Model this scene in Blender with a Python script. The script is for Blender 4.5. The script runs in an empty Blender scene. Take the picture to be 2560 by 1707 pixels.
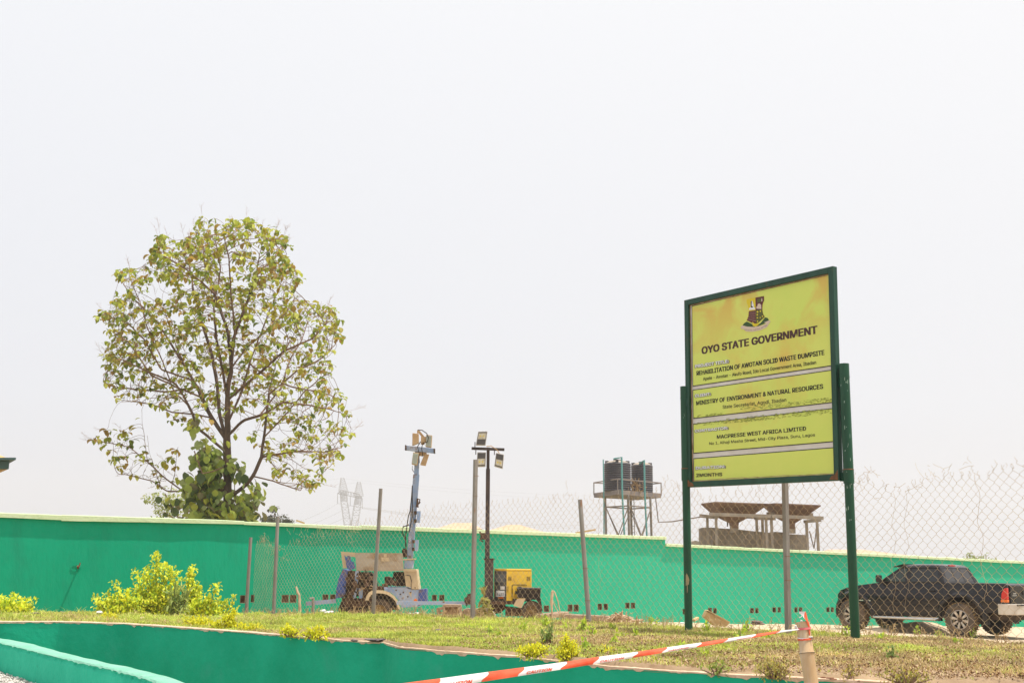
import bpy, math, random
import numpy as np
from mathutils import Vector, Matrix, noise as mnoise
random.seed(7); rng = np.random.default_rng(7)
sc = bpy.context.scene
COL = sc.collection
PI = math.pi

# ------------------------------------------------------------------ camera
FOC = 3000.0; EZ = 1.5
TILT = math.atan((1415 - 853.5) / FOC); ROLL = 0.0095
_F = np.array([0, math.cos(TILT), math.sin(TILT)]); _U0 = np.array([0, -math.sin(TILT), math.cos(TILT)]); _R0 = np.array([1., 0, 0])
_R = _R0 * math.cos(ROLL) + _U0 * math.sin(ROLL); _U = _U0 * math.cos(ROLL) - _R0 * math.sin(ROLL)
EYE = np.array([0, 0, EZ])
cam_d = bpy.data.cameras.new('camera'); cam = bpy.data.objects.new('camera', cam_d); COL.objects.link(cam)
cam_d.sensor_width = 36; cam_d.lens = FOC / 2560 * 36; cam_d.clip_start = 0.1; cam_d.clip_end = 3000
cam.matrix_world = Matrix(((_R[0], _U[0], -_F[0], 0), (_R[1], _U[1], -_F[1], 0), (_R[2], _U[2], -_F[2], EZ), (0, 0, 0, 1)))
sc.camera = cam
sc.render.resolution_x = 1024; sc.render.resolution_y = 682

# ------------------------------------------------------------------ world, sun, exposure
SUN = Vector((0.369, -0.073, 1.0)).normalized()
el = math.asin(SUN.z); az = math.atan2(SUN.x, SUN.y)
world = bpy.data.worlds.new('World'); sc.world = world; world.use_nodes = True
wn = world.node_tree.nodes; wl = world.node_tree.links; wn.clear()
wo = wn.new('ShaderNodeOutputWorld'); bg = wn.new('ShaderNodeBackground'); sky = wn.new('ShaderNodeTexSky')
sky.sky_type = 'NISHITA'; sky.sun_disc = False; sky.sun_elevation = el; sky.sun_rotation = az
sky.air_density = 1.0; sky.dust_density = 6.0; sky.ozone_density = 1.0
tc = wn.new('ShaderNodeTexCoord'); sep = wn.new('ShaderNodeSeparateXYZ'); ramp = wn.new('ShaderNodeValToRGB')
cr = ramp.color_ramp; cr.elements[0].position = 0.0; cr.elements[0].color = (0.84, 0.815, 0.815, 1)
cr.elements[1].position = 0.5; cr.elements[1].color = (1.02, 1.015, 1.015, 1)
e_ = cr.elements.new(0.13); e_.color = (0.945, 0.935, 0.94, 1)
mul = wn.new('ShaderNodeVectorMath'); mul.operation = 'SCALE'; mul.inputs['Scale'].default_value = 10.0
mix = wn.new('ShaderNodeMix'); mix.data_type = 'RGBA'; mix.inputs['Factor'].default_value = 0.96
wl.new(tc.outputs['Generated'], sep.inputs[0]); wl.new(sep.outputs['Z'], ramp.inputs[0])
dsun = wn.new('ShaderNodeVectorMath'); dsun.operation = 'DOT_PRODUCT'; dsun.inputs[1].default_value = tuple(SUN); wl.new(tc.outputs['Generated'], dsun.inputs[0])
mr = wn.new('ShaderNodeMapRange'); mr.inputs['From Min'].default_value = 0.72; mr.inputs['From Max'].default_value = -0.3; wl.new(dsun.outputs['Value'], mr.inputs['Value'])
tint = wn.new('ShaderNodeMix'); tint.data_type = 'RGBA'; tint.blend_type = 'MULTIPLY'; tint.inputs['B'].default_value = (0.84, 0.88, 0.95, 1); wl.new(mr.outputs[0], tint.inputs['Factor']); wl.new(ramp.outputs[0], tint.inputs['A'])
wl.new(tint.outputs['Result'], mul.inputs[0])
wl.new(sky.outputs[0], mix.inputs['A']); wl.new(mul.outputs[0], mix.inputs['B']); wl.new(mix.outputs['Result'], bg.inputs[0])
bg.inputs[1].default_value = 0.1
wl.new(bg.outputs[0], wo.inputs[0])
sd = bpy.data.lights.new('sun', 'SUN'); sd.energy = 5.0; sd.angle = math.radians(0.8); sd.color = (1.0, 0.95, 0.86)
so = bpy.data.objects.new('sun', sd); COL.objects.link(so); so.rotation_euler = SUN.to_track_quat('Z', 'Y').to_euler()
so.location = (10, 0, 30)
vs = sc.view_settings; vs.view_transform = 'Standard'; vs.look = 'None'; vs.exposure = 0.0; vs.gamma = 1.0; vs.use_curve_mapping = False
sc.cycles.max_bounces = 6; sc.cycles.transparent_max_bounces = 16; sc.cycles.volume_bounces = 1

# ------------------------------------------------------------------ helpers: from the measured camera to places
def ray(px, py): return _F + _R * (px - 1280) / FOC - _U * (py - 853.5) / FOC
def at(px, py, Y): d = ray(px, py); return Vector(EYE + d * Y / d[1])
def gz(px, py, z): d = ray(px, py); return Vector(EYE + d * (z - EZ) / d[2])
def onplane(px, py, p0, n):
    d = ray(px, py); p0 = np.array(p0); n = np.array(n)
    return Vector(EYE + d * (np.dot(p0 - EYE, n) / np.dot(d, n)))
def gpt(px, py):   # on the terrain
    lo, hi = 4.0, 45.0
    d = ray(px, py)
    prev = None
    for Y in np.arange(lo, hi, 0.15):
        p = EYE + d * Y / d[1]
        if p[2] <= ground_z(p[0], p[1]): return Vector((p[0], p[1], ground_z(p[0], p[1])))
    return Vector((p[0], p[1], ground_z(p[0], p[1])))
def sstep(a, b, x):
    t = min(1, max(0, (x - a) / (b - a))); return t * t * (3 - 2 * t)
def nz(x, y=0.0, z=0.0): return mnoise.noise(Vector((x, y, z)))

# ------------------------------------------------------------------ helpers: objects
WM = {}
def setp(o, label=None, cat=None, group=None, kind=None):
    if label: o['label'] = label
    if cat: o['category'] = cat
    if group: o['group'] = group
    if kind: o['kind'] = kind
    return o
def thing(name, label, cat, loc=(0, 0, 0), rz=0.0, group=None):
    o = bpy.data.objects.new(name, None); COL.objects.link(o); o.empty_display_size = 0.2
    o.location = loc; o.rotation_euler = (0, 0, rz)
    WM[o.name] = Matrix.Translation(Vector(loc)) @ Matrix.Rotation(rz, 4, 'Z')
    return setp(o, label, cat, group)
class MB:
    def __init__(s): s.v = []; s.f = []; s.m = []; s.cm = 0
    def add(s, vs, fs):
        b = len(s.v); s.v.extend([tuple(v) for v in vs]); s.f.extend([tuple(i + b for i in f) for f in fs]); s.m.extend([s.cm] * len(fs)); return s
    def box(s, c, d, rz=0.0, M=None):
        x, y, z = d[0] / 2, d[1] / 2, d[2] / 2
        R = M or Matrix.Rotation(rz, 3, 'Z'); c = Vector(c)
        vs = [c + R @ Vector((i * x, j * y, k * z)) for k in (-1, 1) for j in (-1, 1) for i in (-1, 1)]
        return s.add(vs, [(0, 2, 3, 1), (4, 5, 7, 6), (0, 1, 5, 4), (2, 6, 7, 3), (0, 4, 6, 2), (1, 3, 7, 5)])
    def bar(s, a, b, w, h, up=(0, 0, 1)):
        a = Vector(a); b = Vector(b); d = b - a; L = d.length; d.normalize(); up = Vector(up)
        if abs(d.dot(up)) > 0.98: up = Vector((0, 1, 0))
        x = d.cross(up).normalized(); z = x.cross(d).normalized()
        M = Matrix((x, d, z)).transposed()
        return s.box((a + b) / 2, (w, L, h), M=M)
    def tube(s, pts, r, n=6, cap=True):
        pts = [Vector(p) for p in pts]
        if not hasattr(r, '__len__'): r = [r] * len(pts)
        rings = []; ref = None
        for i, p in enumerate(pts):
            d = (pts[min(i + 1, len(pts) - 1)] - pts[max(i - 1, 0)]).normalized()
            if ref is None: ref = Vector((0, 0, 1)) if abs(d.z) < 0.9 else Vector((1, 0, 0))
            x = d.cross(ref)
            if x.length < 1e-4: x = d.cross(Vector((0, 1, 0.3)))
            x.normalize(); y = x.cross(d).normalized(); ref = -y if False else ref
            rings.append([p + (x * math.cos(2 * PI * k / n) + y * math.sin(2 * PI * k / n)) * r[i] for k in range(n)])
        vs = [v for g in rings for v in g]; fs = []
        for i in range(len(pts) - 1):
            for k in range(n):
                a = i * n + k; b = i * n + (k + 1) % n; fs.append((a, b, b + n, a + n))
        if cap: fs.append(tuple(range(n - 1, -1, -1))); fs.append(tuple((len(pts) - 1) * n + k for k in range(n)))
        return s.add(vs, fs)
    def prism(s, pts, off):   # polygon (3D, planar) pushed along off
        pts = [Vector(p) for p in pts]; off = Vector(off); n = len(pts)
        fs = [tuple(range(n)), tuple(range(2 * n - 1, n - 1, -1))] + [(i, i + n, (i + 1) % n + n, (i + 1) % n) for i in range(n)]
        return s.add(pts + [p + off for p in pts], fs)
    def lathe(s, prof, c, axis='Z', n=24, M=None):   # prof: (radius, height)
        c = Vector(c); vs = []
        for (r, h) in prof:
            for k in range(n):
                a = 2 * PI * k / n; p = Vector((r * math.cos(a), r * math.sin(a), h))
                if axis == 'Y': p = Vector((p.x, p.z, p.y))
                if M: p = M @ p
                vs.append(c + p)
        fs = []
        for i in range(len(prof) - 1):
            for k in range(n):
                a = i * n + k; b = i * n + (k + 1) % n; fs.append((a, b, b + n, a + n))
        return s.add(vs, fs)
    def mesh(s, name, inv=None):
        me = bpy.data.meshes.new(name)
        vs = s.v if inv is None else [tuple(inv @ Vector(v)) for v in s.v]
        me.from_pydata(vs, [], s.f); return me
    def build(s, name, mats, parent=None, world=True, smooth=False, bevel=0.0, kind=None, label=None, recalc=True):
        inv = None
        if parent is not None and world: inv = WM[parent.name].inverted()
        me = s.mesh(name, inv)
        if recalc:
            import bmesh
            bm = bmesh.new(); bm.from_mesh(me); bmesh.ops.recalc_face_normals(bm, faces=bm.faces); bm.to_mesh(me); bm.free()
        if not isinstance(mats, (list, tuple)): mats = [mats]
        for m in mats: me.materials.append(m)
        if len(mats) > 1: me.polygons.foreach_set('material_index', s.m)
        if smooth:
            me.polygons.foreach_set('use_smooth', [True] * len(me.polygons))
            try: me.set_sharp_from_angle(angle=math.radians(40))
            except Exception: pass
        o = bpy.data.objects.new(name, me); COL.objects.link(o)
        if parent is not None: o.parent = parent; WM[o.name] = WM[parent.name]
        else: WM[o.name] = Matrix.Identity(4)
        if bevel:
            b = o.modifiers.new('bevel', 'BEVEL'); b.width = bevel; b.segments = 2; b.limit_method = 'ANGLE'; b.angle_limit = math.radians(35)
        return setp(o, label, None, None, kind)
def fastmesh(name, V, F4, mats, parent=None, col=None, kind=None, smooth=False, mi=None):
    """V (n,3), F4 (m,k) faces all with k corners, col per-face colour"""
    me = bpy.data.meshes.new(name); k = F4.shape[1]
    if parent is not None:
        inv = np.array(WM[parent.name].inverted()); V = V @ inv[:3, :3].T + inv[:3, 3]
    me.vertices.add(len(V)); me.vertices.foreach_set('co', V.astype(np.float32).ravel())
    me.loops.add(F4.size); me.loops.foreach_set('vertex_index', F4.astype(np.int32).ravel())
    me.polygons.add(len(F4)); me.polygons.foreach_set('loop_start', np.arange(0, F4.size, k, dtype=np.int32))
    me.update(calc_edges=True)
    if not isinstance(mats, (list, tuple)): mats = [mats]
    for m in mats: me.materials.append(m)
    if mi is not None: me.polygons.foreach_set('material_index', mi.astype(np.int32))
    if smooth: me.polygons.foreach_set('use_smooth', np.ones(len(F4), bool))
    if col is not None:
        at_ = me.attributes.new('tint', 'FLOAT_COLOR', 'FACE'); c4 = np.ones((len(F4), 4), np.float32); c4[:, :3] = col
        at_.data.foreach_set('color', c4.ravel())
    o = bpy.data.objects.new(name, me); COL.objects.link(o)
    if parent is not None: o.parent = parent; WM[o.name] = WM[parent.name]
    else: WM[o.name] = Matrix.Identity(4)
    return setp(o, kind=kind)

# ------------------------------------------------------------------ materials
def srgb(r, g, b):
    f = lambda c: (c / 255 / 12.92) if c / 255 <= 0.04045 else ((c / 255 + 0.055) / 1.055) ** 2.4
    return (f(r), f(g), f(b))
def mat(name, c1, c2=None, scale=3.0, rough=0.7, bump=0.0, bscale=40.0, metal=0.0, spec=0.4, stretch=(1, 1, 1),
        c3=None, s3=8.0, t3=(0.6, 0.7), contrast=(0.35, 0.65), detail=5.0, coat=0.0, trans=0.0, attr=False):
    m = bpy.data.materials.new(name); m.use_nodes = True; nt = m.node_tree; N = nt.nodes; L = nt.links
    b = N['Principled BSDF']; b.inputs['Roughness'].default_value = rough; b.inputs['Metallic'].default_value = metal
    b.inputs['Specular IOR Level'].default_value = spec; b.inputs['Coat Weight'].default_value = coat
    b.inputs['Base Color'].default_value = (*c1, 1)
    geo = N.new('ShaderNodeNewGeometry'); mp = N.new('ShaderNodeMapping'); mp.inputs['Scale'].default_value = stretch
    L.new(geo.outputs['Position'], mp.inputs[0]); out = None
    def mixn(a, bcol, fac):
        x = N.new('ShaderNodeMix'); x.data_type = 'RGBA'
        if a is None: x.inputs['A'].default_value = (*c1, 1)
        else: L.new(a, x.inputs['A'])
        x.inputs['B'].default_value = (*bcol, 1); L.new(fac, x.inputs['Factor']); return x.outputs['Result']
    def nfac(sc_, lo, hi, det=detail):
        n = N.new('ShaderNodeTexNoise'); n.inputs['Scale'].default_value = sc_; n.inputs['Detail'].default_value = det; n.inputs['Roughness'].default_value = 0.6
        L.new(mp.outputs[0], n.inputs['Vector']); r = N.new('ShaderNodeMapRange'); r.inputs['From Min'].default_value = lo; r.inputs['From Max'].default_value = hi
        L.new(n.outputs[0], r.inputs['Value']); return r.outputs[0]
    if attr:
        a = N.new('ShaderNodeAttribute'); a.attribute_name = 'tint'; out = a.outputs['Color']
    if c2 is not None: out = mixn(out, c2, nfac(scale, *contrast))
    if c3 is not None: out = mixn(out, c3, nfac(s3, *t3))
    if out is not None: L.new(out, b.inputs['Base Color'])
    if bump:
        n = N.new('ShaderNodeTexNoise'); n.inputs['Scale'].default_value = bscale; n.inputs['Detail'].default_value = 4
        L.new(mp.outputs[0], n.inputs['Vector']); bp = N.new('ShaderNodeBump'); bp.inputs['Strength'].default_value = bump; bp.inputs['Distance'].default_value = 0.02
        L.new(n.outputs[0], bp.inputs['Height']); L.new(bp.outputs[0], b.inputs['Normal'])
    if trans:
        tr = N.new('ShaderNodeBsdfTranslucent'); ms = N.new('ShaderNodeMixShader'); ms.inputs[0].default_value = trans
        if out is not None: L.new(out, tr.inputs[0])
        else: tr.inputs[0].default_value = (*c1, 1)
        L.new(b.outputs[0], ms.inputs[1]); L.new(tr.outputs[0], ms.inputs[2]); L.new(ms.outputs[0], N['Material Output'].inputs[0])
    m.diffuse_color = (*c1, 1)
    return m
M = {}
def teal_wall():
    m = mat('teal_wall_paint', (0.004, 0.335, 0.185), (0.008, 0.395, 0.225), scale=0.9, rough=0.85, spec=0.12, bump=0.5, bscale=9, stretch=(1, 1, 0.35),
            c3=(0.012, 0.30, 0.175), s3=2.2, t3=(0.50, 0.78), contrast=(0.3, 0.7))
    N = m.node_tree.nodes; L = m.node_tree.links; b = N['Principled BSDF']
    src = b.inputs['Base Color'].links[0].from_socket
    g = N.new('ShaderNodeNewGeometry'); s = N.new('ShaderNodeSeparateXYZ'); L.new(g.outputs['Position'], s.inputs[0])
    r = N.new('ShaderNodeMapRange'); r.inputs['From Min'].default_value = -8; r.inputs['From Max'].default_value = 4; L.new(s.outputs['X'], r.inputs['Value'])  # base colour itself turns paler and mintier towards the right
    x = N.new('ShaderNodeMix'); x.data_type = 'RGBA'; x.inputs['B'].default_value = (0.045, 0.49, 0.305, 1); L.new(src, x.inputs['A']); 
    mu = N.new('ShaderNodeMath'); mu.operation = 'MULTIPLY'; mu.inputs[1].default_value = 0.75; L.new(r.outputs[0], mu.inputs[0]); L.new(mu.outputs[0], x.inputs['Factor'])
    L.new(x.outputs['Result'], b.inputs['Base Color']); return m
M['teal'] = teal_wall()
M['teal_kerb'] = mat('teal_kerb_paint', (0.006, 0.34, 0.195), (0.014, 0.42, 0.25), scale=1.3, rough=0.8, spec=0.15, bump=0.35, bscale=12, c3=(0.045, 0.37, 0.25), s3=2.2, t3=(0.55, 0.8))
M['mint'] = mat('mint_painted_cement', (0.16, 0.44, 0.31), (0.23, 0.49, 0.37), scale=5, rough=0.7, bump=0.3, bscale=30)
M['teal_low'] = mat('teal_render', (0.014, 0.42, 0.26), (0.03, 0.50, 0.32), scale=2.0, rough=0.85, spec=0.15, bump=0.5, bscale=20, c3=(0.02, 0.25, 0.16), s3=12, t3=(0.66, 0.74))
M['coping'] = mat('pale_green_coping', (0.60, 0.72, 0.42), (0.66, 0.76, 0.50), scale=2, rough=0.8, bump=0.5, bscale=14, c3=(0.45, 0.58, 0.34), s3=5, t3=(0.6, 0.8))
M['mortar'] = mat('bare_mortar', (0.74, 0.55, 0.40), (0.58, 0.40, 0.27), scale=9, rough=0.95, bump=0.8, bscale=30, c3=(0.30, 0.18, 0.10), s3=14, t3=(0.62, 0.72))
M['block'] = mat('raw_vent_block', (0.42, 0.30, 0.20), (0.24, 0.15, 0.09), scale=12, rough=0.95, bump=0.8, bscale=60)
M['dirt'] = mat('dry_earth', (0.40, 0.28, 0.17), (0.27, 0.18, 0.105), scale=1.3, rough=1.0, bump=0.8, bscale=14, c3=(0.22, 0.13, 0.07), s3=6, t3=(0.56, 0.72))
M['sand'] = mat('sandy_yard', (0.62, 0.50, 0.36), (0.52, 0.40, 0.27), scale=0.8, rough=1.0, bump=0.8, bscale=10, c3=(0.34, 0.24, 0.15), s3=3, t3=(0.58, 0.72))
M['gravel'] = mat('gravel_floor', (0.62, 0.57, 0.52), (0.42, 0.38, 0.34), scale=30, rough=1, bump=0.9, bscale=60)
M['far'] = mat('far_earth', (0.35, 0.27, 0.18), (0.20, 0.19, 0.10), scale=0.05, rough=1)
M['grass'] = mat('grass_blades', (0.2, 0.3, 0.05), rough=0.65, trans=0.35, attr=True)
M['sign_green'] = mat('green_gloss_paint', (0.006, 0.045, 0.026), (0.010, 0.07, 0.042), scale=6, rough=0.42, bump=0.1, bscale=30, stretch=(1, 1, 0.3), c3=(0.06, 0.06, 0.03), s3=9, t3=(0.64, 0.72))
M['sign_post'] = mat('green_post_paint', (0.004, 0.050, 0.020), (0.008, 0.075, 0.034), scale=4, rough=0.35, bump=0.08, bscale=25, stretch=(1, 1, 0.25), c3=(0.20, 0.28, 0.22), s3=22, t3=(0.70, 0.74))
M['scuff'] = mat('scuffed_primer', (0.45, 0.36, 0.2), (0.3, 0.25, 0.15), scale=20, rough=0.9)
M['rust'] = mat('rust', (0.25, 0.10, 0.04), (0.14, 0.07, 0.04), scale=12, rough=0.9, bump=0.5, bscale=40)
M['galv'] = mat('galvanised_post', (0.30, 0.28, 0.26), (0.24, 0.21, 0.18), scale=6, rough=0.65, metal=0.2, stretch=(1, 1, 0.3), c3=(0.26, 0.14, 0.08), s3=7, t3=(0.62, 0.72))
M['wire'] = mat('rusty_fence_wire', (0.46, 0.32, 0.19), (0.58, 0.45, 0.27), scale=3, rough=0.7, metal=0.1)
M['plaster'] = mat('concrete', (0.36, 0.31, 0.26), (0.26, 0.21, 0.16), scale=2, rough=0.95, bump=0.7, bscale=20, stretch=(1, 1, 0.5), c3=(0.17, 0.13, 0.10), s3=1.6, t3=(0.55, 0.72))
def plain(name, c, rough=0.6, metal=0, spec=0.4, **k): return mat(name, c, rough=rough, metal=metal, spec=spec, **k)

# ================================================================== SETTING
# fence line in plan (runs away to the left), back wall line in plan
FA = Vector((5.55, 13.2, 0)); FD = Vector((-0.565, 0.825, 0)).normalized(); FN = Vector((FD.y, -FD.x, 0))   # FN points to the yard (right / far)
W0 = at(0, 1290, 30.0); W1 = at(2500, 1400, 39.0)
W0.z = W1.z = 0; WD = (W1 - W0).normalized(); WNn = Vector((WD.y, -WD.x, 0))   # towards the camera
def on_wall(px, py): return onplane(px, py, W0, WNn)
def wall_u(p): return (Vector((p.x, p.y, 0)) - W0).dot(WD)
def fence_s(px): p = onplane(px, 1400, FA, FN); return (Vector((p.x, p.y, 0)) - FA).dot(FD)
def on_fence(px, py): return onplane(px, py, FA, FN)
def ground_z(X, Y):
    k = sstep(-6.5, -1.0, X); sl = 0.028 * (1 - k) + 0.0175 * k
    bed = EZ - 0.765 - sl * max(0.0, Y - 13.0) + 0.035 * nz(X * 0.7, Y * 0.7) + 0.015 * nz(X * 2.3, Y * 2.3, 5)
    yard = EZ - 1.25 - 0.50 * min(1.25, max(0.0, (X + 13) / 29)) + 0.03 * nz(X * 0.5, Y * 0.5, 9)
    d = (X - FA.x) * FN.x + (Y - FA.y) * FN.y
    w = sstep(0.25, 2.2, d)
    return bed * (1 - w) + min(bed, yard) * w
# retaining kerb wall path, measured at its top edge
RZ = EZ - 0.80
rp = [(-400, 1541), (-150, 1549), (0, 1554), (150, 1554.5), (310, 1559), (500, 1572), (700, 1587), (860, 1601), (960, 1607), (1000, 1618), (1130, 1629), (1300, 1642), (1420, 1655), (1540, 1668), (1780, 1684), (2050, 1698), (2300, 1711), (2560, 1722), (2900, 1738)]
RP = [gz(a, b, RZ) for a, b in rp]
def resample(P, step):
    out = [P[0].copy()]; acc = 0
    for a, b in zip(P[:-1], P[1:]):
        L = (b - a).length; t = step - acc
        while t <= L: out.append(a.lerp(b, t / L)); t += step
        acc = (acc + L) % step if L + acc >= step else acc + L
    return out
RQ = resample(RP, 0.12)
# --- ground beyond everything
g = MB(); g.add([(-1500, -60, EZ - 2.6), (1500, -60, EZ - 2.6), (1500, 2500, EZ - 2.6), (-1500, 2500, EZ - 2.6)], [(0, 1, 2, 3)])
g.build('ground', M['far'], kind='structure')
# --- lower floor in front of the kerb wall
nx, ny = 60, 40
V = np.array([[x, y, EZ - 2.15 + 0.02 * nz(x * 1.5, y * 1.5)] for y in np.linspace(-4, 24, ny) for x in np.linspace(-16, 14, nx)])
Fq = np.array([[j * nx + i, j * nx + i + 1, (j + 1) * nx + i + 1, (j + 1) * nx + i] for j in range(ny - 1) for i in range(nx - 1)])
fastmesh('drain_floor', V, Fq, M['plaster'], kind='structure', smooth=True)
# --- planted bed and yard: one sheet from the kerb wall to behind the boundary wall
rows = 150
def far_pt(i):
    t = i / (len(RQ) - 1); return Vector((-22 + 46 * t, 44, 0))
V = []
for j in range(rows):
    t = (j / (rows - 1)) ** 1.35
    for i, q in enumerate(RQ):
        p = Vector((q.x, q.y, 0)).lerp(far_pt(i), t); V.append((p.x, p.y, min(ground_z(p.x, p.y), RZ - 0.015) if j == 0 else ground_z(p.x, p.y)))
nq = len(RQ)
Fq = np.array([[j * nq + i, j * nq + i + 1, (j + 1) * nq + i + 1, (j + 1) * nq + i] for j in range(rows - 1) for i in range(nq - 1)])
bedo = fastmesh('planted_bed', np.array(V), Fq, [M['dirt'], M['sand']], kind='structure', smooth=True,
    mi=np.array([1 if ((V[f[0]][0] - FA.x) * FN.x + (V[f[0]][1] - FA.y) * FN.y) > 0.9 else 0 for f in Fq]))

# --- kerb retaining wall
t = thing('retaining_wall', 'low dark teal retaining wall holding up the grass bed along the bottom', 'wall', RQ[len(RQ) // 2])
def path_normals(P):
    out = []
    for i in range(len(P)):
        d = (P[min(i + 2, len(P) - 1)] - P[max(i - 2, 0)]); d.z = 0; d.normalize(); out.append(Vector((d.y, -d.x, 0)))   # towards camera side
    return out
RN = path_normals(RQ)
b = MB(); n = len(RQ)
vs = []
for q, nn in zip(RQ, RN):
    w1 = 0.012 * nz(q.x * 1.1, q.y * 1.1, 3)
    vs += [q + nn * w1, q + nn * w1 + Vector((0, 0, -0.012)), Vector((q.x, q.y, EZ - 2.25)) + nn * (0.02 + w1), q - nn * 0.17]
fs = []
for i in range(n - 1):
    a = i * 4; c = a + 4
    fs += [(a + 1, c + 1, c + 2, a + 2), (a, c, c + 1, a + 1), (a + 3, c + 3, c, a)]
b.add(vs, fs); b.build('wall_body', M['teal_kerb'], t, smooth=True)
# ragged unpainted mortar lip on top, with a wandering paint edge
b = MB(); RQf = resample(RP, 0.035); RNf = path_normals(RQf); vs = []
for k, (q, nn) in enumerate(zip(RQf, RNf)):
    s_ = k * 0.035
    big = 1.0 if abs((q.x + 1.0)) > 0.6 else 1.6
    dn = 0.003 + 0.020 * big * max(0, nz(s_ * 1.1, 1)) + 0.016 * max(0, nz(s_ * 2.7, 7)) + 0.016 * (nz(s_ * 6.3, 17) > .28) + 0.010 * random.random() * (nz(s_ * 3, 11) > 0)
    up = 0.012 + 0.010 * nz(s_ * 2.1, 4) + 0.003 * random.random()
    w1 = 0.012 * nz(q.x * 1.1, q.y * 1.1, 3)
    vs += [q + nn * (w1 + 0.005) - Vector((0, 0, dn)), q + nn * (w1 + 0.006) + Vector((0, 0, up * 0.5)), q - nn * 0.03 + Vector((0, 0, up)), q - nn * 0.07 + Vector((0, 0, up * 1.1)), q - nn * (0.12 + 0.04 * nz(s_ * 1.7, 8)) + Vector((0, 0, -0.004))]
fs = []
for i in range(len(RQf) - 1):
    a = i * 5; c = a + 5
    for k in range(4): fs.append((a + k, c + k, c + k + 1, a + k + 1))
b.add(vs, fs); b.build('mortar_lip', M['mortar'], t)

# --- lower wall in the bottom left corner, mint painted top
LZ = EZ - 0.95
back = [(-300, 1562), (-120, 1577), (0, 1594.5), (80, 1609), (155, 1630), (247, 1652.6), (328, 1669), (417, 1690), (465, 1707), (520, 1728)]
front = [(-300, 1570), (-120, 1584), (0, 1605), (89, 1627), (149, 1642), (208, 1655.5), (268, 1669), (328, 1684), (387, 1702), (410, 1712), (440, 1725)]
def evens(P, n):
    L = [0]
    for a, b in zip(P[:-1], P[1:]): L.append(L[-1] + (b - a).length)
    out = []; j = 0
    for i in range(n):
        s = L[-1] * i / (n - 1)
        while j < len(P) - 2 and L[j + 1] < s: j += 1
        out.append(P[j].lerp(P[j + 1], (s - L[j]) / max(1e-6, L[j + 1] - L[j])))
    return out
BB = evens([gz(a, c, LZ) for a, c in back], 260); FF = evens([gz(a, c, LZ) for a, c in front], 260)
t = thing('drain_wall', 'lower teal wall with a pale mint top in the bottom left corner by the gravel', 'wall', FF[130])
b = MB(); vs = []
for i, (p, q) in enumerate(zip(BB, FF)):
    e1 = 0.010 * nz(i * 0.11, 2) + 0.004 * random.random(); e2 = 0.012 * nz(i * 0.09, 6)
    vs += [p + Vector((0, e1, -0.012)), p.lerp(q, 0.1) + Vector((0, 0, 0.008 * nz(i * .1, 1) + .008)), p.lerp(q, 0.5) + Vector((0, 0, 0.012 + 0.008 * nz(i * .13, 9))), p.lerp(q, 0.92) + Vector((e2, 0, 0.006)), q + Vector((e2, 0, -0.006 - 0.012 * abs(nz(i * 0.21, 3)) - 0.01 * (nz(i * .35, 8) > 0.25)))]
fs = [(i * 5 + k, i * 5 + 5 + k, i * 5 + 6 + k, i * 5 + 1 + k) for i in range(259) for k in range(4)]
b.add(vs, fs); b.build('wall_top', M['mint'], t, smooth=True)
b = MB(); vs = []
for i, (p, q) in enumerate(zip(BB, FF)):
    d = (FF[min(i + 3, 259)] - FF[max(i - 3, 0)]).normalized(); nn = Vector((d.y, -d.x, 0))
    dent = 0.012 * max(0, nz(i * 0.17, 4)) + 0.012 * (nz(i * 0.4, 6) > 0.15)
    vs += [q - Vector((0, 0, 0.012)) - nn * 0.006, q - Vector((0, 0, 0.03)) - nn * (0.012 + dent), q - Vector((0, 0, 0.055 + 0.02 * nz(i * .15, 5))), Vector((q.x, q.y, EZ - 2.25)) + nn * 0.02, Vector((p.x, p.y, EZ - 2.25)), p - Vector((0, 0, 0.015))]
fs = [(i * 6 + k, i * 6 + 6 + k, i * 6 + 7 + k, i * 6 + 1 + k) for i in range(259) for k in range(5)]
b.add(vs, fs); b.build('wall_body', M['teal_low'], t)

# --- raised gravel path on the near side of the drain wall
vs = []; GN = []
for i in range(260):
    d = (FF[min(i + 3, 259)] - FF[max(i - 3, 0)]).normalized(); GN.append(Vector((d.y, -d.x, 0)))
V = np.array([tuple(Vector((FF[i].x, FF[i].y, EZ - 1.29)) + GN[i] * o) for i in range(260) for o in (0.0, .3, .8, 2, 6)])
fastmesh('gravel_path', V, np.array([[i * 5 + k, i * 5 + 5 + k, i * 5 + 6 + k, i * 5 + 1 + k] for i in range(259) for k in range(4)]), M['gravel'], kind='structure')
# --- gravel stones heaped by the drain wall
def stone_verts(r):
    phi = (1 + 5 ** .5) / 2
    v = np.array([(-1, phi, 0), (1, phi, 0), (-1, -phi, 0), (1, -phi, 0), (0, -1, phi), (0, 1, phi), (0, -1, -phi), (0, 1, -phi), (phi, 0, -1), (phi, 0, 1), (-phi, 0, -1), (-phi, 0, 1)]) / 1.9
    v = v * (0.75 + 0.5 * rng.random((12, 1))) * np.array([1, 0.8, 0.6]); a = rng.random() * 6.28
    R = np.array([[math.cos(a), -math.sin(a), 0], [math.sin(a), math.cos(a), 0], [0, 0, 1]]); return (v @ R.T) * r
ICO = np.array([(0, 11, 5), (0, 5, 1), (0, 1, 7), (0, 7, 10), (0, 10, 11), (1, 5, 9), (5, 11, 4), (11, 10, 2), (10, 7, 6), (7, 1, 8), (3, 9, 4), (3, 4, 2), (3, 2, 6), (3, 6, 8), (3, 8, 9), (4, 9, 5), (2, 4, 11), (6, 2, 10), (8, 6, 7), (9, 8, 1)])
M['stone'] = mat('gravel_stones', (0.5, 0.45, 0.4), rough=0.95, attr=True)
V = []; Fs = []; cs = []
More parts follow.
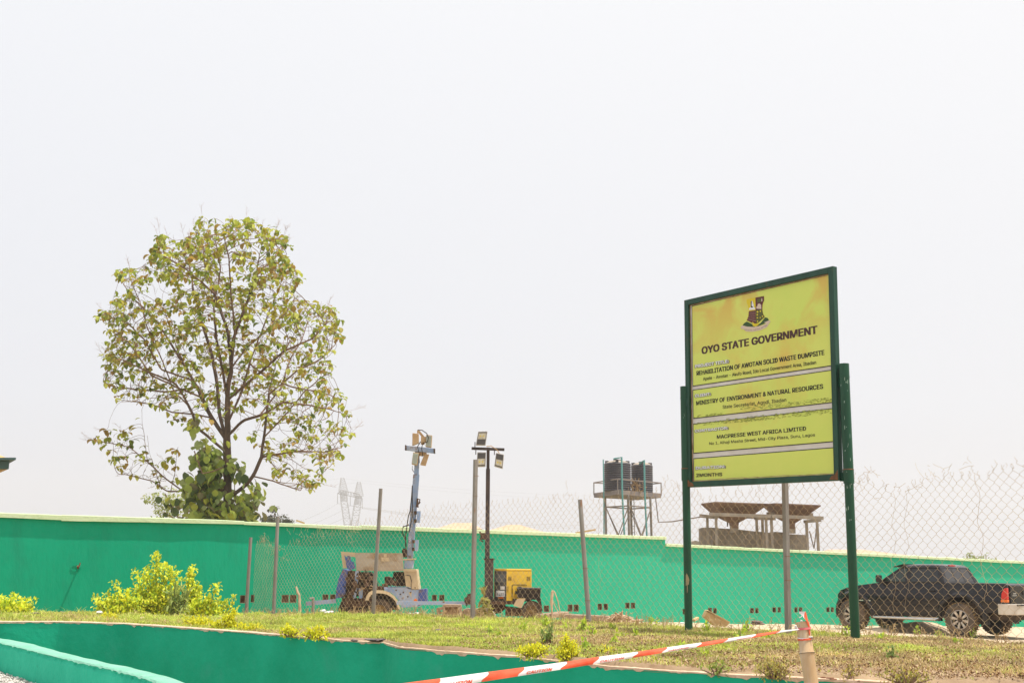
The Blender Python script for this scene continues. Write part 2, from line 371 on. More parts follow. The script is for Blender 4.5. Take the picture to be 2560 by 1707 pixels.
for k in range(7500):
    p = gz(rng.uniform(-60, 330), rng.uniform(1672, 1760), EZ - 1.29)
    # keep on the near side of the drain wall
    i = min(range(0, 260, 6), key=lambda q: (FF[q].x - p.x) ** 2 + (FF[q].y - p.y) ** 2); d = (FF[min(i + 3, 259)] - FF[max(i - 3, 0)]).normalized(); nn = Vector((d.y, -d.x, 0))
    if (Vector((p.x - FF[i].x, p.y - FF[i].y, 0))).dot(nn) < 0.01: continue
    r = rng.uniform(0.006, 0.02); V.append(stone_verts(r) + np.array([p.x, p.y, EZ - 1.285 + rng.uniform(0, 0.02)])); Fs.append(ICO + 12 * (len(V) - 1))
    g_ = rng.uniform(0.35, 0.92); cs.append(np.tile([g_, g_ * 0.93, g_ * 0.86], (20, 1)))
fastmesh('gravel', np.vstack(V), np.vstack(Fs), M['stone'], kind='stuff', col=np.vstack(cs))

# --- boundary wall with coping and vent blocks
wt = thing('boundary_wall', 'long teal boundary wall with pale green coping behind the chain link fence', 'wall', W0 + WD * 15)
secs = [(-500, 155, 1262, 1287.0, 10, 12.5), (155, 610, 1286, 1301.5, 15.5, 8.5), (610, 903, 1303, 1315.5, 8, 9), (903, 1663, 1312.5, 1341, 10, 7.5), (1663, 3000, 1358, 1424, 7, 6)]
holes = [(600, 613, 1487, 1507), (627, 636, 1486, 1505), (704, 722, 1486, 1506), (724.5, 741, 1486, 1506), (806, 821, 1485, 1503), (825, 839, 1485, 1503), (1080, 1092, 1486, 1501), (1098, 1111, 1486, 1501), (1359, 1373, 1512.5, 1529), (1419, 1431.5, 1510, 1528), (1434, 1447, 1510, 1528), (1494, 1505.5, 1508, 1524), (1509, 1520, 1508, 1524),
         (1563, 1574, 1505.5, 1520.5), (1577, 1588, 1505.5, 1520.5), (1706.5, 1714, 1521, 1535), (1770, 1780, 1518, 1532), (1783, 1792, 1519, 1533), (1875, 1885, 1519, 1532), (1888, 1896.5, 1519, 1532), (1931, 1940, 1517, 1530), (1944, 1952, 1517, 1530), (1986, 1994, 1517, 1530), (1997, 2006, 1517, 1530), (2066, 2074, 1517, 1529), (2077, 2085, 1517, 1529), (268, 277, 1490, 1503), (240, 249, 1492, 1503)]
THK = 0.23
HU = []
for (a, c, y0, y1) in holes:
    p = on_wall(a, (y0 + y1) / 2); q = on_wall(c, (y0 + y1) / 2); hi = on_wall((a + c) / 2, y0).z; lo = on_wall((a + c) / 2, y1).z; HU.append((wall_u(p), wall_u(q), lo, hi))
HU.sort()
wb = MB()
for (pa, pb, ya, yb, ta, tb) in secs:
    A = on_wall(pa, ya); B = on_wall(pb, yb); ua, ub = wall_u(A), wall_u(B)
    hA = (A - on_wall(pa, ya + ta)).z; hB = (B - on_wall(pb, yb + tb)).z
    zt = lambda u: A.z - hA + (B.z - hB - A.z + hA) * (u - ua) / (ub - ua)
    br = sorted({ua, ub} | {u for h in HU for u in h[:2] if ua < u < ub} | set(np.arange(ua + 0.7, ub, 1.4)))
    P = lambda u, z, o=0.0: Vector((W0.x + WD.x * u, W0.y + WD.y * u, z)) + WNn * o
    for u0, u1 in zip(br[:-1], br[1:]):
        h = next((h for h in HU if h[0] - 1e-5 <= u0 and u1 <= h[1] + 1e-5), None)
        segs = [(EZ - 2.5, None)] if h is None else [(EZ - 2.5, h[2]), (h[3], None)]
        for lo, hi in segs:
            wb.add([P(u0, lo), P(u1, lo), P(u1, hi if hi else zt(u1)), P(u0, hi if hi else zt(u0))], [(0, 1, 2, 3)])
    wb.add([P(ua, EZ - 2.5, -THK), P(ub, EZ - 2.5, -THK), P(ub, zt(ub), -THK), P(ua, zt(ua), -THK)], [(3, 2, 1, 0)])
    for u in (ua, ub): wb.add([P(u, EZ - 2.5), P(u, EZ - 2.5, -THK), P(u, zt(u), -THK), P(u, zt(u))], [(0, 1, 2, 3)])
    # coping: slightly uneven cast strip
    cb = MB(); N_ = max(8, int((ub - ua) / 0.18)); vs = []
    for i in range(N_ + 1):
        u = ua + (ub - ua) * i / N_; top = A.z + (B.z - A.z) * i / N_ + 0.012 * nz(u * 0.9, 3) + (0.02 * nz(u * 2.4, 8) if pa == 1663 else 0.004 * nz(u * 3, 4)); bot = zt(u) + 0.006 * nz(u * 1.3, 5)
        ov = 0.085 + 0.008 * nz(u * 1.1, 7)
        vs += [P(u, bot, -0.02), P(u, bot, ov), P(u, top - 0.012, ov), P(u, top, ov - 0.015), P(u, top, -THK - 0.06), P(u, bot, -THK - 0.06)]
    fs = [(i * 6 + k, i * 6 + 6 + k, i * 6 + 6 + (k + 1) % 6, i * 6 + (k + 1) % 6) for i in range(N_) for k in range(6)] + [tuple(range(5, -1, -1)), tuple(N_ * 6 + k for k in range(6))]
    cb.add(vs, fs); cb.build('coping', M['coping'], wt)
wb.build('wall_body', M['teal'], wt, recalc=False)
for h in HU:
    u0, u1, lo, hi = h; hb = MB(); D = 0.16; j = 0.004
    q = [P(u0 - .01, lo - .01, -0.002), P(u1 + .01, lo - .01, -0.002), P(u1 + .01, hi + .01, -0.002), P(u0 - .01, hi + .01, -0.002)]
    w = (u1 - u0) * 0.06
    r = [P(u0 + w, lo + w, -0.002), P(u1 - w, lo + w, -0.002), P(u1 - w, hi - w, -0.002), P(u0 + w, hi - w, -0.002)]
    s_ = [P(u0 + w * 1.5, lo + w, -D), P(u1 - w, lo + w, -D), P(u1 - w, hi - w, -D), P(u0 + w * 1.5, hi - w, -D)]
    for k in range(4):
        m_ = (k + 1) % 4; hb.add([q[k], q[m_], r[m_], r[k]], [(0, 1, 2, 3)]); hb.add([r[k], r[m_], s_[m_], s_[k]], [(0, 1, 2, 3)])
    hb.add(s_, [(0, 1, 2, 3)]); hb.build('vent_block', M['block'], wt, recalc=False)
# pipe stub and its plaster ring on the wall
pc = on_wall(195, 1419)
b = MB(); ring = [pc + WNn * 0.012 + (WD * math.cos(a) * 0.10 + Vector((0, 0, math.sin(a) * 0.07))) - WD * 0.06 for a in np.linspace(0, 2 * PI, 17)]
b.tube(ring, 0.008, 4, cap=False)
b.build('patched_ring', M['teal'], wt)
b = MB(); b.tube([pc, pc + WNn * 0.16 + Vector((0, 0, 0.01)), pc + WNn * 0.2 + Vector((0, 0, 0.05))], 0.022, 7); b.tube([pc + WNn * .2 + WD * .03 + Vector((0, 0, 0.02)), pc + WNn * .2 + WD * .05 + Vector((0, 0, 0.13))], 0.014, 6)
b.build('pipe_stub', M['rust'], wt)

# ================================================================== CHAIN LINK FENCE
ft = thing('chain_link_fence', 'rusty chain link fence with ragged torn top on leaning posts', 'fence', FA + FD * 8)
topx = [(635, 1352), (645, 1345), (658, 1334), (668, 1350), (680, 1354), (690, 1352), (700, 1395), (706, 1383), (714, 1362), (722, 1348), (745, 1343), (760, 1332), (790, 1323), (835, 1318), (850, 1325), (870, 1308), (900, 1294), (950, 1287), (1000, 1277), (1050, 1268), (1120, 1257), (1190, 1254), (1240, 1250), (1300, 1243), (1380, 1236), (1420, 1229), (1460, 1237), (1550, 1240), (1600, 1228), (1655, 1204), (1700, 1200), (1720, 1222), (1780, 1228), (1900, 1215), (2000, 1195), (2100, 1180), (2138, 1175), (2165, 1170), (2190, 1186), (2235, 1212), (2280, 1206), (2330, 1182), (2400, 1175), (2440, 1165), (2480, 1166), (2510, 1152), (2560, 1141), (2700, 1128)]
tops = sorted((fence_s(x), on_fence(x, y).z) for x, y in topx)
def ftop(s): return float(np.interp(s, [a for a, _ in tops], [b for _, b in tops]))
S0, S1 = fence_s(2700), fence_s(637)
Sb = fence_s(697)
cu = bpy.data.curves.new('wire_mesh', 'CURVE'); cu.dimensions = '3D'; cu.bevel_depth = 0.0019; cu.bevel_resolution = 0
def spl(pts, cyc=False):
    s = cu.splines.new('POLY'); s.points.add(len(pts) - 1)
    s.points.foreach_set('co', [c for p in pts for c in (*p, 1.0)])
def fpt(s, z, off=0.0, amp=1.0):
    ds = 0.055 * nz(s * 0.55, z * 0.5, 2) * amp + 0.018 * nz(s * 1.6, z * 1.6, 12) + 0.03 * nz(s * 0.9, z * 0.35, 40)
    dz = 0.03 * nz(s * 0.8, z * 0.6, 22) + 0.010 * nz(s * 2.2, z * 2.2, 32)
    dn = 0.05 * nz(s * 0.4, z * 0.5, 52)
    p = FA + FD * (s + ds) + FN * (dn + off); return Vector((p.x, p.y, z + dz))
s = S0; i = 0; wires = []
while s < S1:
    frac = (s - S0) / (S1 - S0); pitch = 0.0635 + 0.020 * sstep(0.1, 0.6, frac)
    if s > Sb - 0.1: pitch = 0.05
    wires.append((s, pitch)); s += pitch
for i, (s, pitch) in enumerate(wires):
    g0 = FA + FD * s; zg = ground_z(g0.x, g0.y) - 0.02
    hh = 0.0635; zt = ftop(s) + random.uniform(-0.05, 0.06)
    droop = 0.0 if s < Sb - 2.5 else 0.0
    n = max(6, int((zt - zg) / hh)); pts = []
    for k in range(n):
        sd_ = 1 if (k + i) % 2 == 0 else -1
        z = zg + k * hh; top = max(0, (k - n + 5)) / 5.0
        jx = random.uniform(-1, 1) * 0.02 * top + 0.03 * top * nz(s * 1.3, 3)
        tgt = sd_ * pitch * 0.5 * (1.0 + random.uniform(-0.03, 0.03))
        # short flats where the wires hook round each other
        p = fpt(s + tgt + jx, z - 0.008, 0.0025 * sd_, 1 + top); q = fpt(s + tgt + jx, z + 0.008, -0.0025 * sd_, 1 + top); pts += [p, q]
    # hooked end
    e = pts[-1]; a = random.uniform(0, 6.28)
    for q in range(1, 7): pts.append(e + FD * (0.018 * math.sin(q * 0.9 + a) + random.uniform(-1, 1) * 0.003) + Vector((0, 0, 0.012 * q * 0.7 + 0.01 * math.cos(q * 1.1))))
    spl(pts)
# loose tangled strands along the torn top
for px, py, nn_, sp in [(2190, 1190, 16, 0.10), (2185, 1175, 10, 0.12), (2240, 1212, 14, 0.20), (2290, 1205, 10, 0.25), (2350, 1180, 16, 0.25), (2420, 1168, 10, 0.2), (2470, 1160, 8, 0.2), (2140, 1195, 10, 0.12), (1560, 1238, 10, 0.2), (1420, 1228, 12, 0.12), (1385, 1240, 6, 0.1), (1655, 1205, 8, 0.1), (1690, 1203, 8, 0.1), (1880, 1222, 8, 0.2),
                      (657, 1345, 26, 0.16), (678, 1362, 20, 0.16), (690, 1372, 24, 0.16), (706, 1390, 14, 0.14), (765, 1335, 14, 0.22), (800, 1325, 12, 0.22), (840, 1322, 14, 0.2), (790, 1345, 10, 0.3), (878, 1330, 16, 0.22), (745, 1338, 10, 0.2), (880, 1350, 8, 0.25)]:
    for q in range(max(2, int(nn_ * (.35 if px > 1000 else .7)))):
        s0 = fence_s(px) + random.gauss(0, sp); z0 = on_fence(px, py).z + random.gauss(-0.02, 0.05); pts = []
        dirx = random.uniform(-1, 1); dz = random.uniform(-0.8, 0.9)
        for k in range(random.randint(3, 6)):
            pts.append(FA + FD * s0 + FN * random.uniform(-.03, .03) + Vector((0, 0, z0))); s0 += dirx * 0.06 + random.uniform(-.03, .03); z0 += dz * 0.05 + random.uniform(-.035, .035)
        spl(pts)
# slack vertical strands and bottom selvedge
for px in (2265, 2455, 2235, 1500, 1905, 670, 661, 684):
    s0 = fence_s(px); zt = ftop(s0) - 0.1; pts = []; z = zt
    while z > zt - 1.4: pts.append(fpt(s0 + 0.03 * math.sin(z * 13) + random.uniform(-.01, .01), z)); z -= 0.06
    spl(pts)
fo = bpy.data.objects.new('wire_mesh', cu); cu.materials.append(M['wire']); COL.objects.link(fo); fo.parent = ft; WM[fo.name] = WM[ft.name]
fo.location = -WM[ft.name].to_translation(); fo['kind'] = 'stuff'
fo2 = fo
posts = [((632.5, 1343), (621.5, 1526), 0.042, 0), ((700.5, 1290), (690, 1528), 0.042, 0), ((958.5, 1221), (939.5, 1530), 0.038, 0), ((1196, 1149), (1189, 1521), 0.032, 1), ((1457.5, 1249), (1479.5, 1546), 0.036, 0), ((1969, 1150), (1978.5, 1566), 0.031, 1), ((2628, 1120), (2642, 1600), 0.036, 0)]
plabels = ['shortest grey post at the far left end', 'plain grey post, second from the left', 'leaning grey pipe beside the blue light tower', 'tall square post in front of the black light mast', 'mottled round post leaning right of the yellow generator', 'square post rising behind the signboard', 'post beyond the pickup']
for (tp, bp_, r, sq), lb in zip(posts, plabels):
    a = on_fence(*tp) - FN * 0.06; c = on_fence(*bp_) - FN * 0.06; c += (c - a).normalized() * 0.25
    b = MB()
    if sq: b.bar(c, a, r * 2, r * 2, up=(FN.x, FN.y, 0.0))
    else: b.tube([c, c.lerp(a, .25), c.lerp(a, .5), c.lerp(a, .75), a], [r * 1.08, r * 1.06, r * 1.03, r, r * 0.97], 12)
    o = b.build('post', M['galv'], ft, smooth=not sq); o['label'] = lb
for px, py in ((1196, 1190), (1194, 1240), (1470, 1420), (1476, 1500), (1978, 1390), (1977, 1450)):
    b = MB(); c = on_fence(px, py) - FN * 0.05; b.tube([c + FN * 0.05 * math.cos(a) + FD * 0.05 * math.sin(a) for a in np.linspace(0, 6.28, 9)], 0.003, 4); b.build('tie_wire', M['rust'], ft)

# ================================================================== SIGNBOARD
R_ = at(2098, 900, 14.0); L_ = at(1718, 900, 16.1)
SR = Vector((at(2107, 1201.7, 14.0).x, 14.0, 0)); SL = Vector((at(1718, 1000, 16.1).x, 16.1, 0))
SU = (SR - SL); SWd = SU.length; SU.normalize(); SNn = Vector((SU.y, -SU.x, 0))   # outward normal, towards the camera
zTL, zTR, zBL, zBR = 5.105, 5.075, 2.552, 2.512
def S(u, w, o=0.0):
    k = u / SWd; z = (zBL + (zBR - zBL) * k) * (1 - w) + (zTL + (zTR - zTL) * k) * w
    return Vector((SL.x + SU.x * u, SL.y + SU.y * u, z)) + SNn * o
def spx(px, py, o=0.0): return onplane(px, py, SL, SNn) + SNn * o
def z1(x, y): return (1650 + x / 2.6135, 640 + y / 2.6135)
st = thing('signboard', 'lime green project signboard on two dark green pipe posts', 'signboard', (SL + SR) / 2 + Vector((0, 0, 0.75)))
# framed corners from measured outer corners
cTL, cTR, cBR, cBL = [spx(*z1(*p)) for p in ((170, 292), (1143, 68), (1183, 1466), (188, 1511))]
uu = (cTR - cTL).normalized()
b = MB(); FW = 0.075
def lerp4(a, bq): # a: across 0..1, bq: up 0..1
    return (cBL.lerp(cBR, a)).lerp(cTL.lerp(cTR, a), bq)
fw = FW / SWd; fh = FW / 2.56
for (p, q) in (((0, 0), (0, 1)), ((1, 0), (1, 1)), ((0, 0), (1, 0)), ((0, 1), (1, 1))):
    b = MB()
    if p[0] == q[0]:
        x = fw / 2 if p[0] == 0 else 1 - fw / 2; b.bar(lerp4(x, 0), lerp4(x, 1), 0.075, 0.075, up=SNn)
    else:
        y = fh / 2 if p[1] == 0 else 1 - fh / 2; b.bar(lerp4(fw, y), lerp4(1 - fw, y), 0.075, 0.075, up=SNn)
    b.build('frame_bar', M['sign_green'], st, bevel=0.004)
M['board'] = mat('white_vinyl', (0.74, 0.70, 0.68), (0.66, 0.60, 0.56), scale=4, rough=0.5)
M['lime'] = mat('lime_vinyl_print', (0.64, 0.74, 0.13), (0.70, 0.75, 0.15), scale=1.2, rough=0.42, spec=0.5, bump=0.25, bscale=3.5, c3=(0.72, 0.55, 0.10), s3=1.1, t3=(0.52, 0.72))
def sign_print():
    m = M['lime']; N = m.node_tree.nodes; L = m.node_tree.links; b = N['Principled BSDF']; src = b.inputs['Base Color'].links[0].from_socket
    g = N.new('ShaderNodeNewGeometry'); s = N.new('ShaderNodeSeparateXYZ'); L.new(g.outputs['Position'], s.inputs[0])
    r = N.new('ShaderNodeMapRange'); r.inputs['From Min'].default_value = 4.15; r.inputs['From Max'].default_value = 4.95; L.new(s.outputs['Z'], r.inputs['Value'])
    n = N.new('ShaderNodeTexNoise'); n.inputs['Scale'].default_value = 1.7; n.inputs['Detail'].default_value = 5; n.inputs['Distortion'].default_value = 1.2; L.new(g.outputs['Position'], n.inputs['Vector'])
    r2 = N.new('ShaderNodeMapRange'); r2.inputs['From Min'].default_value = 0.42; r2.inputs['From Max'].default_value = 0.62; L.new(n.outputs[0], r2.inputs['Value'])
    mu = N.new('ShaderNodeMath'); mu.operation = 'MULTIPLY'; L.new(r.outputs[0], mu.inputs[0]); L.new(r2.outputs[0], mu.inputs[1])
    x = N.new('ShaderNodeMix'); x.data_type = 'RGBA'; x.inputs['B'].default_value = (0.70, 0.49, 0.09, 1); L.new(src, x.inputs['A']); L.new(mu.outputs[0], x.inputs['Factor'])
    L.new(x.outputs['Result'], b.inputs['Base Color'])
sign_print()
M['ink'] = plain('black_print', (0.018, 0.015, 0.014), 0.5)
M['ink_brown'] = plain('faded_black_print', (0.07, 0.025, 0.022), 0.5)
M['white'] = plain('white_print', (0.80, 0.79, 0.80), 0.5)
b = MB(); q = [lerp4(fw * .5, fh * .5), lerp4(1 - fw * .5, fh * .5), lerp4(1 - fw * .5, 1 - fh * .5), lerp4(fw * .5, 1 - fh * .5)]
b.prism([p - SNn * 0.004 for p in q], -SNn * 0.012); b.build('backing_sheet', M['board'], st)
b = MB()   # peeling tan edge of the sheet inside the frame
ed = [lerp4(fw, fh), lerp4(1 - fw, fh), lerp4(1 - fw, 1 - fh), lerp4(fw, 1 - fh)]
for k in range(4):
    a, c = ed[k], ed[(k + 1) % 4]; cen = (ed[0] + ed[2]) / 2; pts = []
    for j in range(25):
        p = a.lerp(c, j / 24); inn = (cen - p).normalized(); pts.append((p - inn * 0.003 + SNn * 0.002, p + inn * (0.014 + 0.012 * random.random()) + SNn * 0.0045))
    for j in range(24): b.add([pts[j][0], pts[j + 1][0], pts[j + 1][1], pts[j][1]], [(0, 1, 2, 3)])
M['tan_edge'] = mat('peeling_tan_edge', (0.62, 0.42, 0.28), (0.35, 0.18, 0.09), scale=8, rough=0.8)
b.build('sheet_edge', M['tan_edge'], st)
secp = [[(208, 325), (1110, 118), (1129, 718), (214, 852)], [(214, 873), (1130, 741), (1135, 957), (217, 1063)], [(217, 1095), (1135, 992), (1142, 1213), (218, 1290)], [(219, 1320), (1143, 1247), (1156, 1428), (221, 1475)]]
for pq in secp:
    P3 = [spx(*z1(*p)) for p in pq]; cen = sum(P3, Vector()) / 4
    b = MB(); b.add([p + SNn * 0.001 for p in P3], [(0, 1, 2, 3)]); bo = b.build('black_border', M['ink'], st)
    ins = []
    for k, p in enumerate(P3):
        a = (P3[(k + 1) % 4] - p).normalized(); c = (P3[(k - 1) % 4] - p).normalized(); ins.append(p + (a + c) * 0.011)
    # gently rippled printed sheet
    b = MB(); nx_, ny_ = 26, 12; vs = []
    for j in range(ny_ + 1):
        for i in range(nx_ + 1):
            a_, c_ = i / nx_, j / ny_; p = (ins[0].lerp(ins[1], a_)).lerp(ins[3].lerp(ins[2], a_), c_); ed_ = min(1, 6 * min(a_, 1 - a_, c_, 1 - c_))
            vs.append(p + SNn * (0.0035 + 0.0012 * ed_ * (1 + nz(p.x * 3 + p.y, p.z * 3, 3))))
    b.add(vs, [(j * (nx_ + 1) + i, j * (nx_ + 1) + i + 1, (j + 1) * (nx_ + 1) + i + 1, (j + 1) * (nx_ + 1) + i) for j in range(ny_) for i in range(nx_)])
    b.build('printed_panel', M['lime'], st, smooth=True)
# algae smears by the lower white bands
M['algae'] = mat('algae_smear', (0.25, 0.27, 0.07), (0.40, 0.45, 0.08), scale=9, rough=0.8)
b = MB()
for (x0, y0, x1, y1, hgt_, nn_) in [(530, 1000, 1130, 935, 26, 190), (225, 1100, 700, 1058, 20, 120), (430, 1080, 1120, 1010, 34, 220), (225, 1048, 420, 1030, 14, 40)]:
    for k in range(nn_):
        t_ = random.random() ** 0.8; px, py = x0 + (x1 - x0) * t_, y0 + (y1 - y0) * t_ + random.uniform(-0.5, 0.5) * hgt_; w_ = random.uniform(2, 13); h_ = random.uniform(1, 3.2); o_ = 0.0062
        pts = [spx(*z1(px + w_ * math.cos(a) * random.uniform(.6, 1.1), py + h_ * math.sin(a) * random.uniform(.6, 1.2) - w_ * math.cos(a) * 0.1), o_ + 0.00002 * (k % 40)) for a in np.linspace(0, 5.5, 7)]
        b.add(pts, [tuple(range(7))])
b.build('algae_stain', M['algae'], st, kind='stuff')
# lettering: Blender's bundled sans serif, else its built-in face
import os
try: FONT = bpy.data.fonts.load(os.path.join(bpy.utils.system_resource('DATAFILES'), 'fonts', 'Inter.woff2'))
except Exception: FONT = None
def glyphs(txt, shear=0.0, space=1.0):
    c = bpy.data.curves.new('t', 'FONT'); c.body = txt; c.size = 1.0; c.font = FONT or c.font; c.space_character = space; c.resolution_u = 4; c.shear = shear
    o = bpy.data.objects.new('t', c); COL.objects.link(o); bpy.context.view_layer.update()
    me = bpy.data.meshes.new_from_object(o.evaluated_get(bpy.context.evaluated_depsgraph_get())); bpy.data.objects.remove(o)
    n = len(me.vertices); co = np.zeros(n * 3); me.vertices.foreach_get('co', co); co = co.reshape(-1, 3)
    return co, [tuple(p.vertices) for p in me.polygons]
def letters(txt, name, m, org, uvec, vvec, nrm, width, height, parent, off=0.0, space=1.0, place=None):
    """flat lettering; heavier weights are the same outline printed a few times, slightly shifted"""
    co, fs = glyphs(txt, space=space); x0, x1 = co[:, 0].min(), co[:, 0].max(); cap = 0.727; inv = WM[parent.name].inverted()
    sh = [(0, 0)] if off < 0.012 else [(a, b_) for a in (-off, 0, off) for b_ in (-off * .35, off * .35)]
    if off > 0.05: sh = [(off * 1.1 * math.cos(q), off * .8 * math.sin(q)) for q in np.linspace(0, 5.5, 8)] + [(0, 0)]
    vs = []; ff = []; asp = (width / (x1 - x0)) / (height / cap)
    for q, (sx_, sy_) in enumerate(sh):
        b0_ = len(vs)
        for x, y, _ in co:
            a_ = (x - x0 + sx_ / max(.5, asp)) / (x1 - x0); b_ = (y + sy_) / cap
            p = place(a_, b_, q) if place else org + uvec * (a_ * width) + vvec * (b_ * height) + nrm * (0.00012 * q)
            vs.append(tuple(inv @ p))
        ff += [tuple(v + b0_ for v in f) for f in fs]
    me = bpy.data.meshes.new(name); me.from_pydata(vs, [], ff); me.materials.append(m)
    r = bpy.data.objects.new(name, me); COL.objects.link(r); r.parent = parent; WM[r.name] = WM[parent.name]; r['kind'] = 'stuff'; return r
def sign_text(txt, bl, br, tl, name, m, off=0.0, o=0.0065, space=1.0):
    A = spx(*z1(*bl)); B = spx(*z1(*br)); T_ = spx(*z1(*tl)); u = (B - A); w = u.length; u.normalize(); v = Vector((0, 0, 1)); h = (T_ - A).z - (T_ - A).dot(u) * u.z
    return letters(txt, name, m, A + SNn * o, u, v, SNn, w, h, st, off, space=space)
sign_text('OYO STATE GOVERNMENT', (277, 640), (1028, 505), (276, 577), 'headline_lettering', M['ink_brown'], 0.049)
sign_text('REHABILITATION OF AWOTAN SOLID WASTE DUMPSITE', (242, 780), (1075, 645), (242, 741), 'project_lettering', M['ink'], 0.034)
sign_text('Apete - Awotan - Akufo Road, Ido Local Government Area, Ibadan', (284, 813), (1022, 705), (284, 784), 'project_lettering', M['ink'], 0.016)
sign_text('MINISTRY OF ENVIRONMENT & NATURAL RESOURCES', (240, 974), (1067, 865), (240, 937), 'client_lettering', M['ink'], 0.034)
sign_text('State Secretariat, Agodi, Ibadan', (412, 997), (827, 949), (412, 967), 'client_lettering', M['ink'], 0.016)
sign_text('MACPRESSE WEST AFRICA LIMITED', (375, 1193), (956, 1138), (375, 1160), 'contractor_lettering', M['ink'], 0.034)
sign_text('No 1, Alhaji Masha Street, Mid-City Plaza, Suru, Lagos', (325, 1233), (1015, 1176), (325, 1208), 'contractor_lettering', M['ink'], 0.016)
sign_text('2MONTHS', (240, 1442), (408, 1435), (240, 1412), 'duration_lettering', M['ink'], 0.045)
for txt, bl, br, tl in (('PROJECT TITLE:', (234, 730), (451, 696), (234, 704)), ('CLIENT:', (232, 922), (333, 909), (232, 898)), ('CONTRACTOR:', (232, 1151), (447, 1130), (232, 1128)), ('DURATION:', (237, 1393), (429, 1382), (237, 1369))):
    sign_text(txt, (bl[0] - 2, bl[1] + 1), (br[0] + 2, br[1] + 1), (tl[0] - 2, tl[1] + 1), 'heading_outline', M['ink'], 0.115)
    sign_text(txt, bl, br, tl, 'heading_lettering', M['white'], 0.055, o=0.0085)
# coat of arms (flat print)
def z2(x, y): return (1820 + x / 12.064, 720 + y / 12.064)
def flat(name, pts, m, o): b = MB(); b.add([spx(*z2(*p), o) for p in pts], [tuple(range(len(pts)))]); return b.build(name, m, ct, recalc=False)
ct = MB(); ct.add([spx(*z2(*p), 0.0063) for p in [(570, 340), (1100, 240), (1100, 370), (1055, 500), (1050, 650), (1075, 780), (1130, 880), (850, 1110), (560, 980), (620, 850), (640, 680), (610, 540), (570, 440)]], [tuple(range(13))])
M['gold'] = plain('gold_print', (0.72, 0.56, 0.02), 0.5); M['maroon'] = plain('maroon_print', (0.11, 0.018, 0.02), 0.5); M['olive'] = plain('olive_print', (0.10, 0.10, 0.02), 0.5); M['leafp'] = plain('dark_green_print', (0.03, 0.08, 0.015), 0.5); M['pink'] = plain('pale_ribbon_print', (0.66, 0.52, 0.42), 0.5)
ct = ct.build('coat_of_arms', M['gold'], st, recalc=False)
flat('hill', [(445, 1130), (500, 1060), (580, 1010), (720, 1080), (860, 1150), (1000, 1050), (1130, 885), (1200, 900), (1245, 960), (1180, 1050), (900, 1160), (620, 1190), (520, 1180)], M['leafp'], 0.0070)
flat('upper_quarter', [(838, 292), (1095, 245), (1098, 368), (1050, 500), (1045, 650), (845, 668)], M['maroon'], 0.0070)
flat('lower_quarter', [(640, 705), (845, 672), (850, 1070), (780, 1080), (580, 975), (630, 850)], M['maroon'], 0.0075)
flat('lower_quarter', [(850, 668), (1045, 652), (1070, 785), (1120, 870), (950, 1030), (850, 1080)], M['olive'], 0.0075)
flat('tower_mark', [(695, 590), (700, 400), (745, 385), (790, 520), (790, 580), (830, 600), (825, 650), (650, 668), (650, 610)], M['white'], 0.0080)
flat('tower_mark', [(700, 580), (700, 400), (730, 390), (722, 540), (770, 570), (740, 600)], M['ink'], 0.0083)
flat('dome_mark', [(870, 560), (905, 540), (905, 495), (955, 465), (1010, 505), (1015, 545), (1020, 635), (870, 625)], M['pink'], 0.0080)
flat('drum_mark', [(880, 400), (900, 330), (1000, 310), (1040, 400), (1000, 420), (900, 450)], M['olive'], 0.0080)
flat('drum_mark', [(1020, 320), (1045, 310), (1050, 400), (1020, 410)], M['pink'], 0.0083)
for (x, y, r) in ((905, 720, 28), (990, 700, 24), (898, 808, 24), (900, 900, 22), (985, 895, 18), (1052, 855, 20), (905, 1005, 22)):
    flat('gold_dot', [(x + r * math.cos(a), y + r * math.sin(a)) for a in np.linspace(0, 5.5, 8)], M['gold'], 0.0083)
b = MB()
for yy, x0_ in ((750, 670), (805, 670), (865, 640), (925, 610), (975, 640), (1015, 760)):
    for xx in range(x0_, 840, 26):
        cx, cy = xx, yy - (xx - 670) * 0.12; b.add([spx(*z2(cx + dx, cy + dy), 0.0083) for dx, dy in ((-6, -5), (6, -5), (6, 5), (-6, 5))], [(0, 1, 2, 3)])
b.build('dot_rows', M['pink'], ct, kind='stuff')
flat('ribbon', [(400, 1160), (450, 1130), (600, 1165), (800, 1175), (1000, 1140), (1180, 1075), (1100, 1040), (1260, 975), (1295, 1010), (1240, 1090), (1190, 1180), (1000, 1270), (750, 1320), (560, 1310), (480, 1240), (400, 1225)], M['pink'], 0.0080)
for txt, a_, c_, t_ in (('OYO STATE', (510, 1280), (745, 1290), (505, 1240)), ('THE PACE', (780, 1285), (990, 1235), (775, 1245)), ('SETTER', (1010, 1228), (1185, 1140), (1000, 1195))):
    A = spx(*z2(*a_)); B = spx(*z2(*c_)); u = B - A; w = u.length; u.normalize(); letters(txt, 'ribbon_lettering', M['ink_brown'], A + SNn * 0.0086, u, Vector((0, 0, 1)), SNn, w, w / len(txt) * 1.1, ct)
flat('branch_mark', [(740, 1020), (800, 1060), (850, 1110), (930, 1060), (960, 1080), (900, 1140), (840, 1165), (760, 1140)], M['gold'], 0.0086)
M['scar'] = plain('pale_green_scar', (0.30, 0.42, 0.33), .6)
